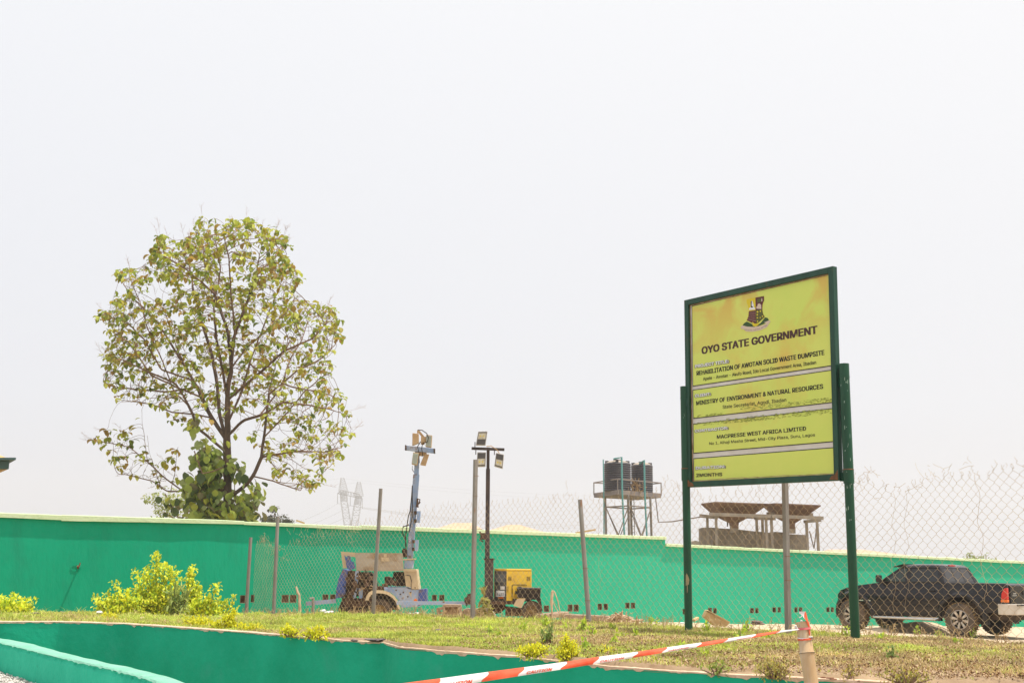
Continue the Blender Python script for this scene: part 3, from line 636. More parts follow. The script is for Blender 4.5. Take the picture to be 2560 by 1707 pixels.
# posts
for (zt_, zb_, pxT, pyT, pxM, pyM, pxB, pyB, Y, side) in ((0, 0, 1708.5, 966, 1717, 1190, 1723, 1558, 16.1, -1), (0, 0, 2107, 909, 2119, 1195, 2136, 1602, 13.95, 1)):
    top = at(pxT, pyT, Y); foot = at(pxB, pyB, Y); mid = at(pxM, pyM, Y)
    foot = Vector((top.x, top.y, foot.z)); px_ = Vector((top.x, top.y, 0)) - SNn * 0.02
    zt_ = top.z; zb_ = foot.z - 0.3; zm = mid.z
    b = MB(); b.lathe([(0.0, zb_), (0.052, zb_), (0.053, zm - 0.03), (0.053, zm)], px_, n=24); o = b.build('post', M['sign_post'], st, smooth=True)
    b = MB(); b.lathe([(0.053, zm - 0.06), (0.062, zm - 0.06), (0.062, zm + 0.10), (0.059, zm + 0.10), (0.058, zt_ - 0.17), (0.061, zt_ - 0.17), (0.061, zt_ - 0.15), (0.059, zt_ - 0.15), (0.059, zt_), (0.0, zt_ + 0.002)], px_, n=24); b.build('post_sleeve', M['sign_post'], o, smooth=True)
    b = MB(); b.lathe([(0.060, zm + 0.093), (0.0635, zm + 0.097), (0.0635, zm + 0.104), (0.058, zm + 0.108)], px_, n=24); b.build('weld_ring', M['rust'], o, smooth=True)
    for zz in (zm + 0.02, zt_ - 0.22):
        b = MB(); e = px_ + Vector((0, 0, zz)); b.bar(e, e - SU * side * 0.11, 0.05, 0.10); b.build('bracket', M['sign_green'], o)
    # paint scars: thin flakes lying on the pipe
    b = MB()
    spots_ = [(zb_ + 0.75 + random.random() * 0.12, -0.3 + random.random() * 0.35, random.uniform(.006, .02), random.uniform(.02, .09)) for _ in range(9)] if side < 0 else [(random.uniform(zm - .5, zt_ - .1), random.uniform(-.9, .6), random.uniform(.002, .006), random.uniform(.004, .03)) for _ in range(22)]
    for (z_, ang, w_, h_) in spots_:
        rr = 0.0535 if z_ < zm - .06 else 0.0595
        if z_ > zm - .06 and z_ < zm + .1: rr = 0.0625
        base = math.atan2(-px_.y, -px_.x) + ang
        vs = []
        for a, h in ((-w_, -h_), (w_ * .6, -h_ * .7), (w_, h_ * .3), (w_ * .2, h_), (-w_ * .7, h_ * .6)):
            an = base + a / rr; vs.append(px_ + Vector((math.cos(an) * rr * 1.012, math.sin(an) * rr * 1.012, z_ + h)))
        b.add(vs, [tuple(range(5))])
    b.build('paint_scar', M['scuff'] if side < 0 else M['scar'], o, kind='stuff')
# rusty lower corners of the frame
for cx in (0.0, 1.0):
    b = MB(); c0 = lerp4(0.03 if cx == 0 else 0.97, 0.015); b.box(c0 + SNn * 0.0385, (0.001, 0.001, 0.001))
    b = MB(); pts = [lerp4(cx + (0.005 if cx == 0 else -0.005) + (0.05 if cx == 0 else -0.05) * a, c_) + SNn * 0.0395 for a, c_ in ((0, 0.003), (1, 0.006), (.75, .022), (.35, .028), (0, .05))]
    b.prism(pts, -SNn * 0.0015); b.build('rust_patch', M['rust'], st)
# concrete pad edge and soil round the left post
sp = thing('concrete_slab', 'flat broken concrete slab lying in the grass at the foot of the left sign post', 'slab', gpt(1722, 1570))
b = MB(); top = [(1643, 1566), (1700, 1563.5), (1722, 1562), (1770, 1563), (1798, 1567), (1802, 1573), (1775, 1576), (1725, 1574.5), (1690, 1577), (1655, 1574)]
zz = gpt(1722, 1568).z + 0.075; pts = [gz(x, y, zz) for x, y in top]; b.prism(pts, (0, 0, -0.11)); M['slabm'] = mat('weathered_slab', (0.62, 0.48, 0.34), (0.45, 0.33, 0.22), scale=5, rough=0.95, bump=0.6, bscale=30)
b.build('slab_body', M['slabm'], sp, bevel=0.008)

# ================================================================== PICKUP
M['car'] = mat('black_car_paint', (0.007, 0.0065, 0.009), rough=0.14, spec=0.38, coat=0.0, c2=(0.03, 0.022, 0.017), scale=1.6, contrast=(0.5, 0.9))
M['blackp'] = plain('black_plastic', (0.015, 0.014, 0.014), 0.6)
M['glass'] = plain('tinted_glass', (0.03, 0.032, 0.034), 0.05, spec=0.8)
def see_glass(c=(0.36, 0.42, 0.40, 1)):
    m = bpy.data.materials.new('side_window_glass'); m.use_nodes = True; N = m.node_tree.nodes; L = m.node_tree.links; N.clear()
    o = N.new('ShaderNodeOutputMaterial'); t = N.new('ShaderNodeBsdfTransparent'); t.inputs[0].default_value = c; gl = N.new('ShaderNodeBsdfGlossy'); gl.inputs['Roughness'].default_value = 0.03
    ms = N.new('ShaderNodeMixShader'); ms.inputs[0].default_value = 0.07; L.new(t.outputs[0], ms.inputs[1]); L.new(gl.outputs[0], ms.inputs[2]); L.new(ms.outputs[0], o.inputs[0]); return m
M['sglass'] = see_glass(); M['sglass2'] = see_glass((0.16, 0.18, 0.18, 1))
M['chrome'] = plain('bright_metal', (0.62, 0.60, 0.58), 0.25, 0.9)
M['tyre'] = mat('muddy_tyre', (0.045, 0.040, 0.038), (0.16, 0.11, 0.07), scale=4, rough=0.9, bump=0.4, bscale=25)
M['mud'] = mat('dried_mud', (0.26, 0.17, 0.06), (0.14, 0.09, 0.06), scale=6, rough=0.95, bump=0.6)
M['rim'] = mat('machined_rim', (0.62, 0.58, 0.54), (0.40, 0.32, 0.25), scale=8, rough=0.35, metal=0.6)
M['red'] = plain('red_lens', (0.55, 0.03, 0.02), 0.2); M['amber'] = plain('orange_lens', (0.75, 0.16, 0.02), 0.3)
M['under'] = mat('dirty_underbody', (0.035, 0.028, 0.022), (0.12, 0.08, 0.05), scale=5, rough=0.95)
M['bumper'] = mat('dusty_chrome_bumper', (0.52, 0.45, 0.38), (0.62, 0.57, 0.50), scale=3, rough=0.4, metal=0.4)
rw = at(2405.6, 1590, 31.6); hz = math.atan2(0.755, -0.656)
tk = thing('pickup_truck', 'black four door pickup with raised suspension parked behind the fence at the right', 'pickup truck', (rw.x + 0.755 * 0.93 * 1.0, rw.y + 0.656 * 0.93, rw.z), hz)
# local frame: x forward, y left (the visible side at +0.93), z up
HW = 0.93
def arc(cx, cz, r, a0, a1, n): return [(cx + r * math.cos(a), cz + r * math.sin(a)) for a in np.linspace(a0, a1, n)]
def tp(name, mb, m, par=tk, **k): return mb.build(name, m, par, world=False, **k)
# lower body: stations along x with (zbottom, ztop, halfwidth)
prof_top = [(-1.24, 1.31), (-1.2, 1.335), (0.42, 1.335), (0.46, 1.31), (2.40, 1.315), (2.52, 1.30), (3.0, 1.235), (3.45, 1.155), (3.66, 1.08), (3.74, 0.97), (3.755, 0.72), (3.70, 0.52)]
side = [(-1.24, 0.66), (-0.62, 0.60)] + arc(0, 0.42, 0.56, PI - 0.15, 0.1, 12)[::1] + [(0.60, 0.47), (2.60, 0.47)] + arc(3.2, 0.42, 0.53, PI - 0.1, 0.15, 12)
poly = side + prof_top[::-1]
def hw(x, z):
    w = HW - 0.11 * sstep(3.0, 3.75, x) ** 1.5 - 0.085 * sstep(0.95, 1.40, z) - 0.06 * sstep(0.80, 0.40, z); return w
b = MB(); ins = 0.0; L1 = [(x, hw(x, z), z) for x, z in poly]; n = len(poly)
vs = L1 + [(x, -y, z) for x, y, z in L1]; fs = [tuple(range(n)), tuple(range(2 * n - 1, n - 1, -1))] + [(i, i + n, (i + 1) % n + n, (i + 1) % n) for i in range(n)]
b.add(vs, fs); body = tp('body', b, M['car'], smooth=True, bevel=0.03)
import bmesh
bm_ = bmesh.new(); bm_.from_mesh(body.data)
for zc in (0.56, 0.68, 0.80, 0.90, 1.0, 1.10, 1.19, 1.27): bmesh.ops.bisect_plane(bm_, geom=bm_.verts[:] + bm_.edges[:] + bm_.faces[:], plane_co=(0, 0, zc), plane_no=(0, 0, 1))
for xc in (3.0, 3.2, 3.4, 3.55, 3.66): bmesh.ops.bisect_plane(bm_, geom=bm_.verts[:] + bm_.edges[:] + bm_.faces[:], plane_co=(xc, 0, 0), plane_no=(1, 0, 0))
for v in bm_.verts:
    if abs(v.co.y) > 0.7: v.co.y = math.copysign(hw(v.co.x, v.co.z), v.co.y)
bm_.to_mesh(body.data); bm_.free()
body.data.polygons.foreach_set('use_smooth', [True] * len(body.data.polygons)); body.data.set_sharp_from_angle(angle=math.radians(35))
# cabin
b = MB(); bx = [(0.40, 0.86, 1.30), (2.44, 0.86, 1.30), (1.62, 0.70, 1.775), (0.66, 0.70, 1.775)]
rings = []
for (x0, x1, hwid, z) in ((0.40, 2.46, 0.87, 1.29), (0.44, 2.36, 0.865, 1.345), (0.62, 1.80, 0.745, 1.72), (0.67, 1.70, 0.725, 1.765), (0.76, 1.60, 0.675, 1.795), (0.95, 1.40, 0.52, 1.82)):
    r_ = [(x0, -hwid * 0.97, z), (x0, 0, z), (x0, hwid * 0.97, z), ((x0 + x1) / 2, hwid, z), (x1, hwid * .92, z), (x1 + 0.07, 0, z), (x1, -hwid * .92, z), ((x0 + x1) / 2, -hwid, z)]; rings.append(r_)
vs = [v for r_ in rings for v in r_]; fs = [(i * 8 + k, i * 8 + (k + 1) % 8, i * 8 + 8 + (k + 1) % 8, i * 8 + 8 + k) for i in range(5) for k in range(8)] + [tuple(40 + k for k in range(8))]
# windows open on the sides: leave the middle band out, pillars built separately
def side_pt(x, z, s=1, o=0.0):   # point on cabin side plane
    k = (z - 1.345) / (1.72 - 1.345); return (x, s * (0.865 + (0.745 - 0.865) * k + o), z)
fs = [f for i in range(5) for f in [(i * 8 + k, i * 8 + (k + 1) % 8, i * 8 + 8 + (k + 1) % 8, i * 8 + 8 + k) for k in range(8)] if i != 1] + [tuple(40 + k for k in range(8))]
b.add(vs, fs); tp('roof', b, M['car'], smooth=True)
b = MB()
for s in (1, -1):
    for (xa0, xa1, xb0, xb1) in ((0.44, 0.60, 0.62, 0.70), (1.47, 1.60, 1.45, 1.56), (2.26, 2.36, 1.72, 1.80)):
        b = MB(); P_ = [side_pt(xa0, 1.345, s), side_pt(xa1, 1.345, s), side_pt(xb1, 1.72, s), side_pt(xb0, 1.72, s)]; b.prism(P_, (0, -s * 0.05, 0)); tp('pillar', b, M['car'])
# rear wall of cabin round the window
b = MB()
for (ya, yb) in ((0.73, 0.84), (-0.84, -0.73)): b.prism([(0.44, ya, 1.345), (0.44, yb, 1.345), (0.62, yb * 0.865, 1.72), (0.62, ya * 0.865, 1.72)], (0.04, 0, 0)) if ya > 0 else None
tp('pillar', b, M['car'])
b = MB(); b.prism([(0.44, -0.73, 1.345), (0.44, -0.84, 1.345), (0.62, -0.84 * 0.865, 1.72), (0.62, -0.73 * 0.865, 1.72)], (0.04, 0, 0)); tp('pillar', b, M['car'])
for s in (1, -1):
    for nm, q in (('rear', (0.60, 1.47, 1.45, 0.70)), ('front', (1.60, 2.26, 1.72, 1.56))):
        b = MB(); b.prism([side_pt(q[0], 1.345, s, -.012), side_pt(q[1], 1.345, s, -.012), side_pt(q[2], 1.72, s, -.012), side_pt(q[3], 1.72, s, -.012)], (0, -s * 0.006, 0)); tp('window', b, M['sglass2'] if nm == 'rear' else M['sglass'])
    b = MB()
    for (a_, c_) in ((side_pt(0.58, 1.350, s, .004), side_pt(2.30, 1.350, s, .004)), (side_pt(0.68, 1.715, s, .004), side_pt(1.76, 1.715, s, .004))): b.bar(a_, c_, 0.012, 0.02)
    tp('window_trim', b, M['blackp'])
def rwp(y, k, o=0.0): return (0.452 + 0.178 * k - o, y * (1 - .13 * k), 1.345 + .375 * k)
b = MB(); b.prism([rwp(0.86, 0), rwp(-0.86, 0), rwp(-0.86, 1), rwp(0.86, 1)], (0.03, 0, 0)); tp('back_panel', b, M['car'])
b = MB(); b.prism([rwp(y, k, .006) for y, k in ((.70, .16), (.66, .06), (-.66, .06), (-.70, .16), (-.70, .84), (-.65, .93), (.65, .93), (.70, .84))], (0.005, 0, 0)); rwn = tp('rear_window', b, plain('dusty_rear_glass', (0.045, 0.042, 0.042), 0.2, spec=.25))
for y in (-0.24, 0.24): b = MB(); b.bar(rwp(y, .06, .010), rwp(y, .93, .010), 0.022, 0.006, up=(1, 0, 0)); tp('mullion', b, M['blackp'], rwn)
b = MB(); b.prism([(2.37, 0.78, 1.35), (2.43, 0, 1.35), (2.37, -0.78, 1.35), (1.80, -0.66, 1.72), (1.86, 0, 1.72), (1.80, 0.66, 1.72)], (-0.01, 0, 0)); tp('windscreen', b, M['sglass'])
b = MB(); b.prism([(1.98, -0.70, 1.73), (2.02, 0.70, 1.73), (1.72, 0.72, 1.80), (1.70, -0.72, 1.80)], (0, 0, 0.018)); tp('sun_visor', b, M['blackp'])
b = MB(); b.box((0.70, 0, 1.785), (0.05, 0.30, 0.035)); tp('brake_light', b, M['red'])
# seats seen through the glass
for y in (0.42, -0.42):
    for x in (1.35, 0.72): b = MB(); b.box((x, y, 1.42), (0.14, 0.42, 0.42)); b.box((x, y, 1.68), (0.09, 0.2, 0.14)); tp('seat', b, M['under'], bevel=0.03)
b = MB(); b.tube([(1.98 + .02 * math.cos(a), 0.42 + 0.17 * math.sin(a), 1.44 + 0.15 * math.cos(a)) for a in np.linspace(0, 2 * PI, 17)], 0.014, 5); tp('steering_wheel', b, M['blackp'])
# bed recess, rails, tailgate
b = MB(); b.box((-0.38, 0, 1.30), (1.52, 1.56, 0.082)); tp('bed_cover', b, M['blackp'], bevel=0.01)
b = MB(); b.box((-1.252, 0, 1.02), (0.03, 1.50, 0.56)); tg = tp('tailgate', b, M['car'], bevel=0.02)
b = MB(); b.box((-1.275, 0, 1.12), (0.03, 0.28, 0.10)); tp('tailgate_handle', b, M['blackp'], tg, bevel=0.01)
b = MB(); b.box((-1.27, 0.55, 1.10), (0.012, 0.16, 0.025)); b.box((-1.27, 0.56, 1.05), (0.012, 0.22, 0.018)); tp('badge', b, M['chrome'], tg)
# fender flares
for (cx, r, nm) in ((0.0, 0.60, 'rear'), (3.2, 0.575, 'front')):
    for s in (1, -1):
        b = MB(); vs = []; N_ = 18
        for i in range(N_ + 1):
            a = math.radians(-8) + (PI + 0.28) * i / N_
            for (rr, o) in ((r - 0.055, -0.02), (r - 0.04, 0.055), (r + 0.02, 0.06), (r + 0.075, 0.008)):
                x, z = cx + rr * math.cos(a) * 1.03, 0.44 + rr * math.sin(a); vs.append((x, s * (hw(x, z) + o), z))
        b.add(vs, [(i * 4 + k, i * 4 + 4 + k, i * 4 + 5 + k, i * 4 + 1 + k) for i in range(N_) for k in range(3)]); tp('fender_flare', b, M['car'], smooth=True)
# door seams, handles, mirror, moulding
b = MB()
for s in (1, -1):
    y = lambda x, z: s * (hw(x, z) + 0.001)
    for xs in (0.53, 1.56, 2.50): b.tube([(xs, y(xs, z), z) for z in np.linspace(0.52, 1.27, 8)], 0.006, 4)
    b.tube([(x, y(x, 0.52), 0.52) for x in np.linspace(0.60, 2.50, 6)], 0.006, 4)
    b.tube([(0.44, y(0.44, z), z) for z in np.linspace(0.5, 1.3, 6)], 0.007, 4)
tp('door_seam', b, M['blackp'])
for s in (1, -1):
    for x in (0.72, 1.76): b = MB(); b.bar((x, s * (HW + 0.012), 1.14), (x + 0.2, s * (HW + 0.012), 1.14), 0.03, 0.035); tp('door_handle', b, M['blackp'], bevel=0.008)
    b = MB(); b.box((2.30, s * 1.0, 1.42), (0.12, 0.17, 0.2)); tp('mirror', b, M['blackp'], bevel=0.03)
    b = MB(); b.bar((2.62, s * (HW + .012), 0.83), (2.98, s * (HW + .006), 0.83), 0.014, 0.03); tp('chrome_badge', b, M['chrome'])
    b = MB(); b.bar((0.66, s * (HW + .006), 0.74), (2.5, s * (HW + .006), 0.74), 0.018, 0.07); tp('side_moulding', b, M['car'], bevel=0.008)
    b = MB(); b.tube([(0.62, s * 0.85, 0.42), (0.68, s * 0.98, 0.40), (2.52, s * 0.98, 0.40), (2.6, s * 0.85, 0.42)], 0.042, 10); tp('running_board', b, M['chrome'], smooth=True)
    b = MB(); b.prism([(x, s * 0.938, z) for x, z in ((-1.268, .955), (-1.10, .955), (-1.12, 1.10), (-1.19, 1.225), (-1.268, 1.24))], (0, -s * 0.10, 0)); tl = tp('tail_light', b, M['red'], bevel=0.015)
    b = MB(); b.prism([(x, s * 0.940, z) for x, z in ((-1.27, .885), (-1.09, .885), (-1.097, .952), (-1.27, .952))], (0, -s * 0.10, 0)); tp('reverse_lens', b, M['amber'], tl, bevel=0.01)
    b = MB(); pts = [(3.66, .84, .98), (3.72, .80, .86), (3.745, .55, .84), (3.755, .52, .98), (3.72, .60, 1.05), (3.60, .83, 1.06)]; b.prism([(x, s * y, z) for x, y, z in pts], (-0.03, 0, 0.0)); tp('headlight', b, M['glass'])
# bumpers
b = MB()
for s in (1, -1):
    b = MB(); b.prism([(x, s * y, 0.58) for x, y in ((-1.02, .975), (-1.30, .97), (-1.46, .87), (-1.50, .38), (-1.40, .38), (-1.38, .80), (-1.25, .90), (-1.02, .915))], (0, 0, 0.27)); bp_ = tp('bumper_end', b, M['bumper'], bevel=0.02)
b = MB(); b.box((-1.46, 0, 0.69), (0.07, 0.80, 0.20)); b.box((-1.40, 0, 0.82), (0.2, 1.70, 0.035)); tp('bumper_step', b, M['blackp'], bp_, bevel=0.01)
b = MB(); b.box((-1.503, 0.0, 0.71), (0.01, 0.32, 0.15)); tp('number_plate', b, plain('pale_plate', (0.45, 0.58, 0.48), 0.5), bp_)
b = MB(); b.prism([(3.66, 0.80, 0.45), (3.86, 0.62, 0.47), (3.90, 0, 0.47), (3.86, -0.62, 0.47), (3.66, -0.80, 0.45)], (0, 0, 0.38)); b.box((3.88, 0.35, 0.74), (0.07, 0.05, 0.22)); b.box((3.88, -0.35, 0.74), (0.07, 0.05, 0.22)); tp('front_bumper', b, M['blackp'], bevel=0.04)
# underbody
b = MB(); b.box((1.3, 0, 0.50), (4.7, 0.75, 0.14)); b.tube([(0, -0.75, 0.42), (0, 0.75, 0.42)], 0.06, 8); b.lathe([(0, -.16), (0.13, -.08), (0.15, 0), (0.13, .08), (0, .16)], (0, 0, 0.42), axis='Y', n=12); b.tube([(3.2, -0.75, 0.42), (3.2, 0.75, 0.42)], 0.045, 8); b.box((-0.9, 0.1, 0.52), (0.5, 0.9, 0.18)); b.tube([(-1.3, -0.45, 0.48), (0.4, -0.45, 0.5)], 0.035, 8); b.box((0, 0, 0.72), (1.0, 1.55, 0.25)); b.box((3.2, 0, 0.75), (0.95, 1.5, 0.3))
tp('chassis', b, M['under'])
for s in (1, -1): b = MB(); b.prism([(-0.60, s * 0.92, 0.30), (-0.60, s * 0.62, 0.30), (-0.56, s * 0.62, 0.72), (-0.56, s * 0.92, 0.72)], (-0.02, 0, 0)); tp('mud_flap', b, M['blackp'])
def wheel(cx, s, z=0.42):
    R = 0.42; Y = s * 0.90
    b = MB(); b.lathe([(0.235, -0.13), (0.27, -0.15), (0.36, -0.155), (0.405, -0.13), (R - 0.006, -0.09), (R - 0.006, 0.09), (0.405, 0.13), (0.36, 0.155), (0.27, 0.15), (0.235, 0.13)], (cx, Y - s * 0.02, z), axis='Y', n=40)
    w = tp('wheel', b, M['tyre'], smooth=True)
    b = MB()
    for k in range(34):
        a = 2 * PI * k / 34; Mx = Matrix.Rotation(-a, 3, 'Y')
        for q in (-1, 1): b.box(Vector((cx, Y - s * 0.02 + q * 0.075, z)) + Mx @ Vector((R, 0, 0)), (0.028, 0.10, 0.042), M=Mx @ Matrix.Rotation(q * 0.25, 3, 'X'))
    tp('tread', b, M['mud'], w, kind='stuff')
    b = MB(); yo = Y + s * 0.08
    b.lathe([(0.238, -0.02), (0.245, 0.045), (0.232, 0.05), (0.222, 0.0)], (cx, yo, z), axis='Y', n=32)
    for k in range(8):
        a = 2 * PI * k / 8 + 0.2; c_, s_ = math.cos(a), math.sin(a); tx, tz = -s_, c_
        P_ = [(cx + c_ * 0.06 + tx * 0.020, yo + s * 0.022, z + s_ * 0.06 + tz * 0.020), (cx + c_ * 0.06 - tx * 0.020, yo + s * 0.022, z + s_ * 0.06 - tz * 0.020), (cx + c_ * 0.222 - tx * 0.034, yo + s * 0.032, z + s_ * 0.222 - tz * 0.034), (cx + c_ * 0.222 + tx * 0.034, yo + s * 0.032, z + s_ * 0.222 + tz * 0.034)]
        b.prism(P_, (0, -s * 0.03, 0))
    tp('rim', b, M['rim'], w)
    b = MB(); b.lathe([(0, 0.01), (0.235, 0.0)], (cx, yo - s * 0.06, z), axis='Y', n=24); tp('rim_back', b, M['blackp'], w)
    b = MB(); b.lathe([(0.0, s * .05), (0.055, s * .045), (0.07, s * .02), (0.07, -s * .02)], (cx, yo, z), axis='Y', n=16); tp('hub_cap', b, M['under'], w)
for s in (1, -1): wheel(0.0, s); wheel(3.2, s)

# ================================================================== LIGHT TOWERS
M['cream'] = mat('sun_faded_cream_paint', (0.62, 0.47, 0.28), (0.50, 0.38, 0.24), scale=3, rough=0.7, c3=(0.28, 0.16, 0.08), s3=9, t3=(0.62, 0.72))
M['dustp'] = mat('dusty_panel', (0.42, 0.36, 0.29), (0.36, 0.27, 0.18), scale=2.5, rough=0.8, c3=(0.30, 0.20, 0.11), s3=1.3, t3=(0.5, 0.62), stretch=(1, 1, 2.2))
M['lblue'] = mat('faded_light_blue_paint', (0.22, 0.33, 0.54), (0.38, 0.42, 0.50), scale=2.5, rough=0.7, bump=0.15, c3=(0.20, 0.11, 0.06), s3=5, t3=(0.57, 0.68))
M['dblue'] = mat('blue_paint', (0.04, 0.09, 0.32), (0.10, 0.12, 0.26), scale=3, rough=0.6, c3=(0.16, 0.11, 0.08), s3=6, t3=(0.54, 0.68))
M['scrap'] = mat('rusted_engine_scrap', (0.13, 0.075, 0.045), (0.05, 0.03, 0.022), scale=7, rough=0.95, bump=0.7, bscale=30, c3=(0.22, 0.13, 0.07), s3=11, t3=(0.58, 0.7))
M['dark'] = mat('greasy_black_metal', (0.018, 0.014, 0.012), (0.05, 0.035, 0.025), scale=8, rough=0.8)
M['lamp_tan'] = mat('tan_lamp_housing', (0.42, 0.26, 0.12), (0.52, 0.36, 0.2), scale=5, rough=0.6)
M['lens'] = mat('ribbed_lamp_glass', (0.46, 0.55, 0.44), (0.55, 0.60, 0.50), scale=8, rough=0.25, spec=0.6)
def z3(x, y): return (800 + x / 7.467, 1350 + y / 7.467)
def prism_at(mb, pts, Y, depth, f=None):
    P_ = [at(*(f(*p) if f else p), Y) for p in pts]; mb.prism(P_, (0, depth, 0)); return mb
YB = 30.2
bt = thing('light_tower_trailer', 'stripped blue and cream mobile light tower trailer with raised hood behind the fence', 'light tower', at(930, 1545, YB + 0.6))
def bpart(name, pts, m, Y=YB, depth=0.05, f=z3, par=None, **k): b = MB(); prism_at(b, pts, Y, depth, f); return b.build(name, m, par or bt, **k)
hd = bpart('raised_hood', [(655, 232), (1540, 240), (1560, 575), (680, 570)], M['dustp'], YB, 0.05)
bpart('hood_edge', [(390, 210), (655, 230), (660, 312), (475, 298), (500, 520), (430, 520)], M['cream'], YB + 0.01, 0.05, par=hd)
bpart('sticker', [(1190, 252), (1245, 252), (1245, 314), (1190, 314)], M['cream'], YB - 0.006, 0.004, par=hd)
bpart('sticker', [(1145, 318), (1290, 318), (1298, 390), (1148, 388)], M['cream'], YB - 0.006, 0.004, par=hd)
bpart('side_door', [(425, 535), (512, 560), (468, 1010), (440, 1060), (288, 1085), (310, 870), (352, 700)], M['dblue'], YB - 0.05, 0.9)
bpart('radiator_frame', [(515, 570), (685, 575), (690, 700), (640, 1060), (470, 1070), (490, 980), (535, 850), (500, 760)], M['scrap'], YB + 0.1, 0.8)
bpart('torn_panel', [(455, 270), (495, 330), (512, 290), (562, 292), (585, 390), (625, 400), (665, 520), (560, 560), (500, 510)], M['dblue'], YB - 0.06, 0.03)
bpart('corner_post', [(660, 575), (716, 575), (700, 860), (660, 1080), (608, 1080)], M['lblue'], YB - 0.04, 0.08)
bpart('engine', [(720, 590), (860, 592), (940, 612), (992, 640), (985, 712), (945, 722), (960, 745), (1000, 800), (1030, 800), (1035, 855), (715, 855)], M['dark'], YB + 0.25, 0.6)
bpart('engine', [(1205, 680), (1250, 672), (1340, 700), (1360, 740), (1380, 830), (1210, 830)], M['scrap'], YB + 0.3, 0.4)
b = MB(); prism_at(b, [(1370, 590), (1470, 585), (1470, 700), (1440, 860), (1400, 860), (1415, 740), (1360, 700)], YB + 0.2, 0.5, z3); prism_at(b, [(1460, 700), (1560, 600), (1575, 700), (1600, 860), (1440, 860)], YB + 0.22, 0.5, z3); prism_at(b, [(1465, 588), (1558, 588), (1560, 700), (1460, 700)], YB + 0.18, 0.5, z3); b.build('generator', M['dark'], bt)
bpart('chassis_rail', [(690, 855), (1190, 868), (1190, 925), (700, 885)], M['scrap'], YB - 0.02, 1.0)
bpart('rusty_side_panel', [(712, 880), (1190, 905), (1190, 935), (1000, 940), (900, 990), (850, 1080), (800, 1100), (725, 1110), (715, 1000)], M['scrap'], YB + 0.03, 0.06)
bpart('faded_blue_strip', [(720, 890), (800, 895), (790, 1080), (730, 1090)], M['lblue'], YB + 0.0, 0.03)
cbx = bpart('control_cabinet', [(1562, 545), (1802, 550), (1848, 915), (1705, 912), (1700, 880), (1604, 862)], M['cream'], YB - 0.04, 0.7, bevel=0.01)
bpart('cabinet_lid', [(1556, 535), (1790, 538), (1806, 585), (1560, 580)], M['cream'], YB - 0.07, 0.76, par=cbx)
b = MB(); P_ = lambda x, y, Y=YB - 0.08: at(*z3(x, y), Y); b.tube([P_(1600, 655), P_(1605, 650), P_(1680, 655), P_(1705, 740), P_(1700, 900)], 0.012, 5); b.build('cabinet_handle', M['dark'], cbx)
lb = bpart('body_side', [(1190, 875), (1600, 880), (1700, 918), (1845, 922), (1838, 1243), (1520, 1255), (1470, 1130), (1400, 1040), (1330, 985), (1200, 935)], M['lblue'], YB - 0.03, 1.1, bevel=0.01)
b = MB(); b.lathe([(0, -.02), (0.04, -.018), (0.045, 0.0)], at(*z3(1785, 1120), YB - 0.03), axis='Y', n=14); b.build('reflector', M['amber'], lb)
b = MB(); vs = []
arc_o = [(845, 1120), (860, 1050), (905, 975), (960, 940), (1040, 925), (1180, 932), (1290, 965), (1390, 1040), (1450, 1120), (1505, 1290)]
arc_i = [(905, 1120), (925, 1065), (960, 1015), (1010, 990), (1080, 985), (1160, 990), (1250, 1010), (1350, 1070), (1410, 1140), (1470, 1290)]
for o_, i_ in zip(arc_o, arc_i): vs += [at(*z3(*o_), YB - 0.16), at(*z3(*i_), YB - 0.17), at(*z3(*o_), YB + 0.12)]
b.add(vs, [(i * 3 + k, i * 3 + 3 + k, i * 3 + 3 + (k + 1) % 3, i * 3 + (k + 1) % 3) for i in range(9) for k in range(3)]); b.build('mudguard', M['cream'], bt, smooth=True)
bpart('wheel_arch', [(905, 1125), (925, 1065), (960, 1015), (1010, 990), (1160, 990), (1250, 1010), (1350, 1070), (1410, 1140), (1480, 1300), (900, 1300)], M['dark'], YB + 0.1, 0.3)
def small_wheel(par, c, R, w=0.16):
    b = MB(); b.lathe([(R * .58, -w / 2), (R * .9, -w / 2), (R, -w / 3), (R, w / 3), (R * .9, w / 2), (R * .58, w / 2)], c, axis='Y', n=30); o = b.build('wheel', M['tyre'], par, smooth=True)
    b = MB(); b.lathe([(0, -w * .3), (R * .2, -w * .3), (R * .28, -w * .12), (R * .5, -w * .15), (R * .6, -w * .42)], c, axis='Y', n=20); b.build('rim', M['mud'], o, smooth=True)
small_wheel(bt, at(*z3(1120, 1345), YB - 0.06), 0.315); 
b = MB(); prism_at(b, [(425, 1090), (580, 1060), (700, 1160), (950, 1160), (1000, 1400), (380, 1400), (330, 1290)], YB + 0.1, 0.9, z3); b.build('axle_gear', M['dark'], bt)
bpart('hitch_gear', [(430, 1100), (600, 1080), (640, 1170), (900, 1180), (900, 1225), (640, 1240), (450, 1240)], M['scrap'], YB - 0.05, 0.1)
b = MB()
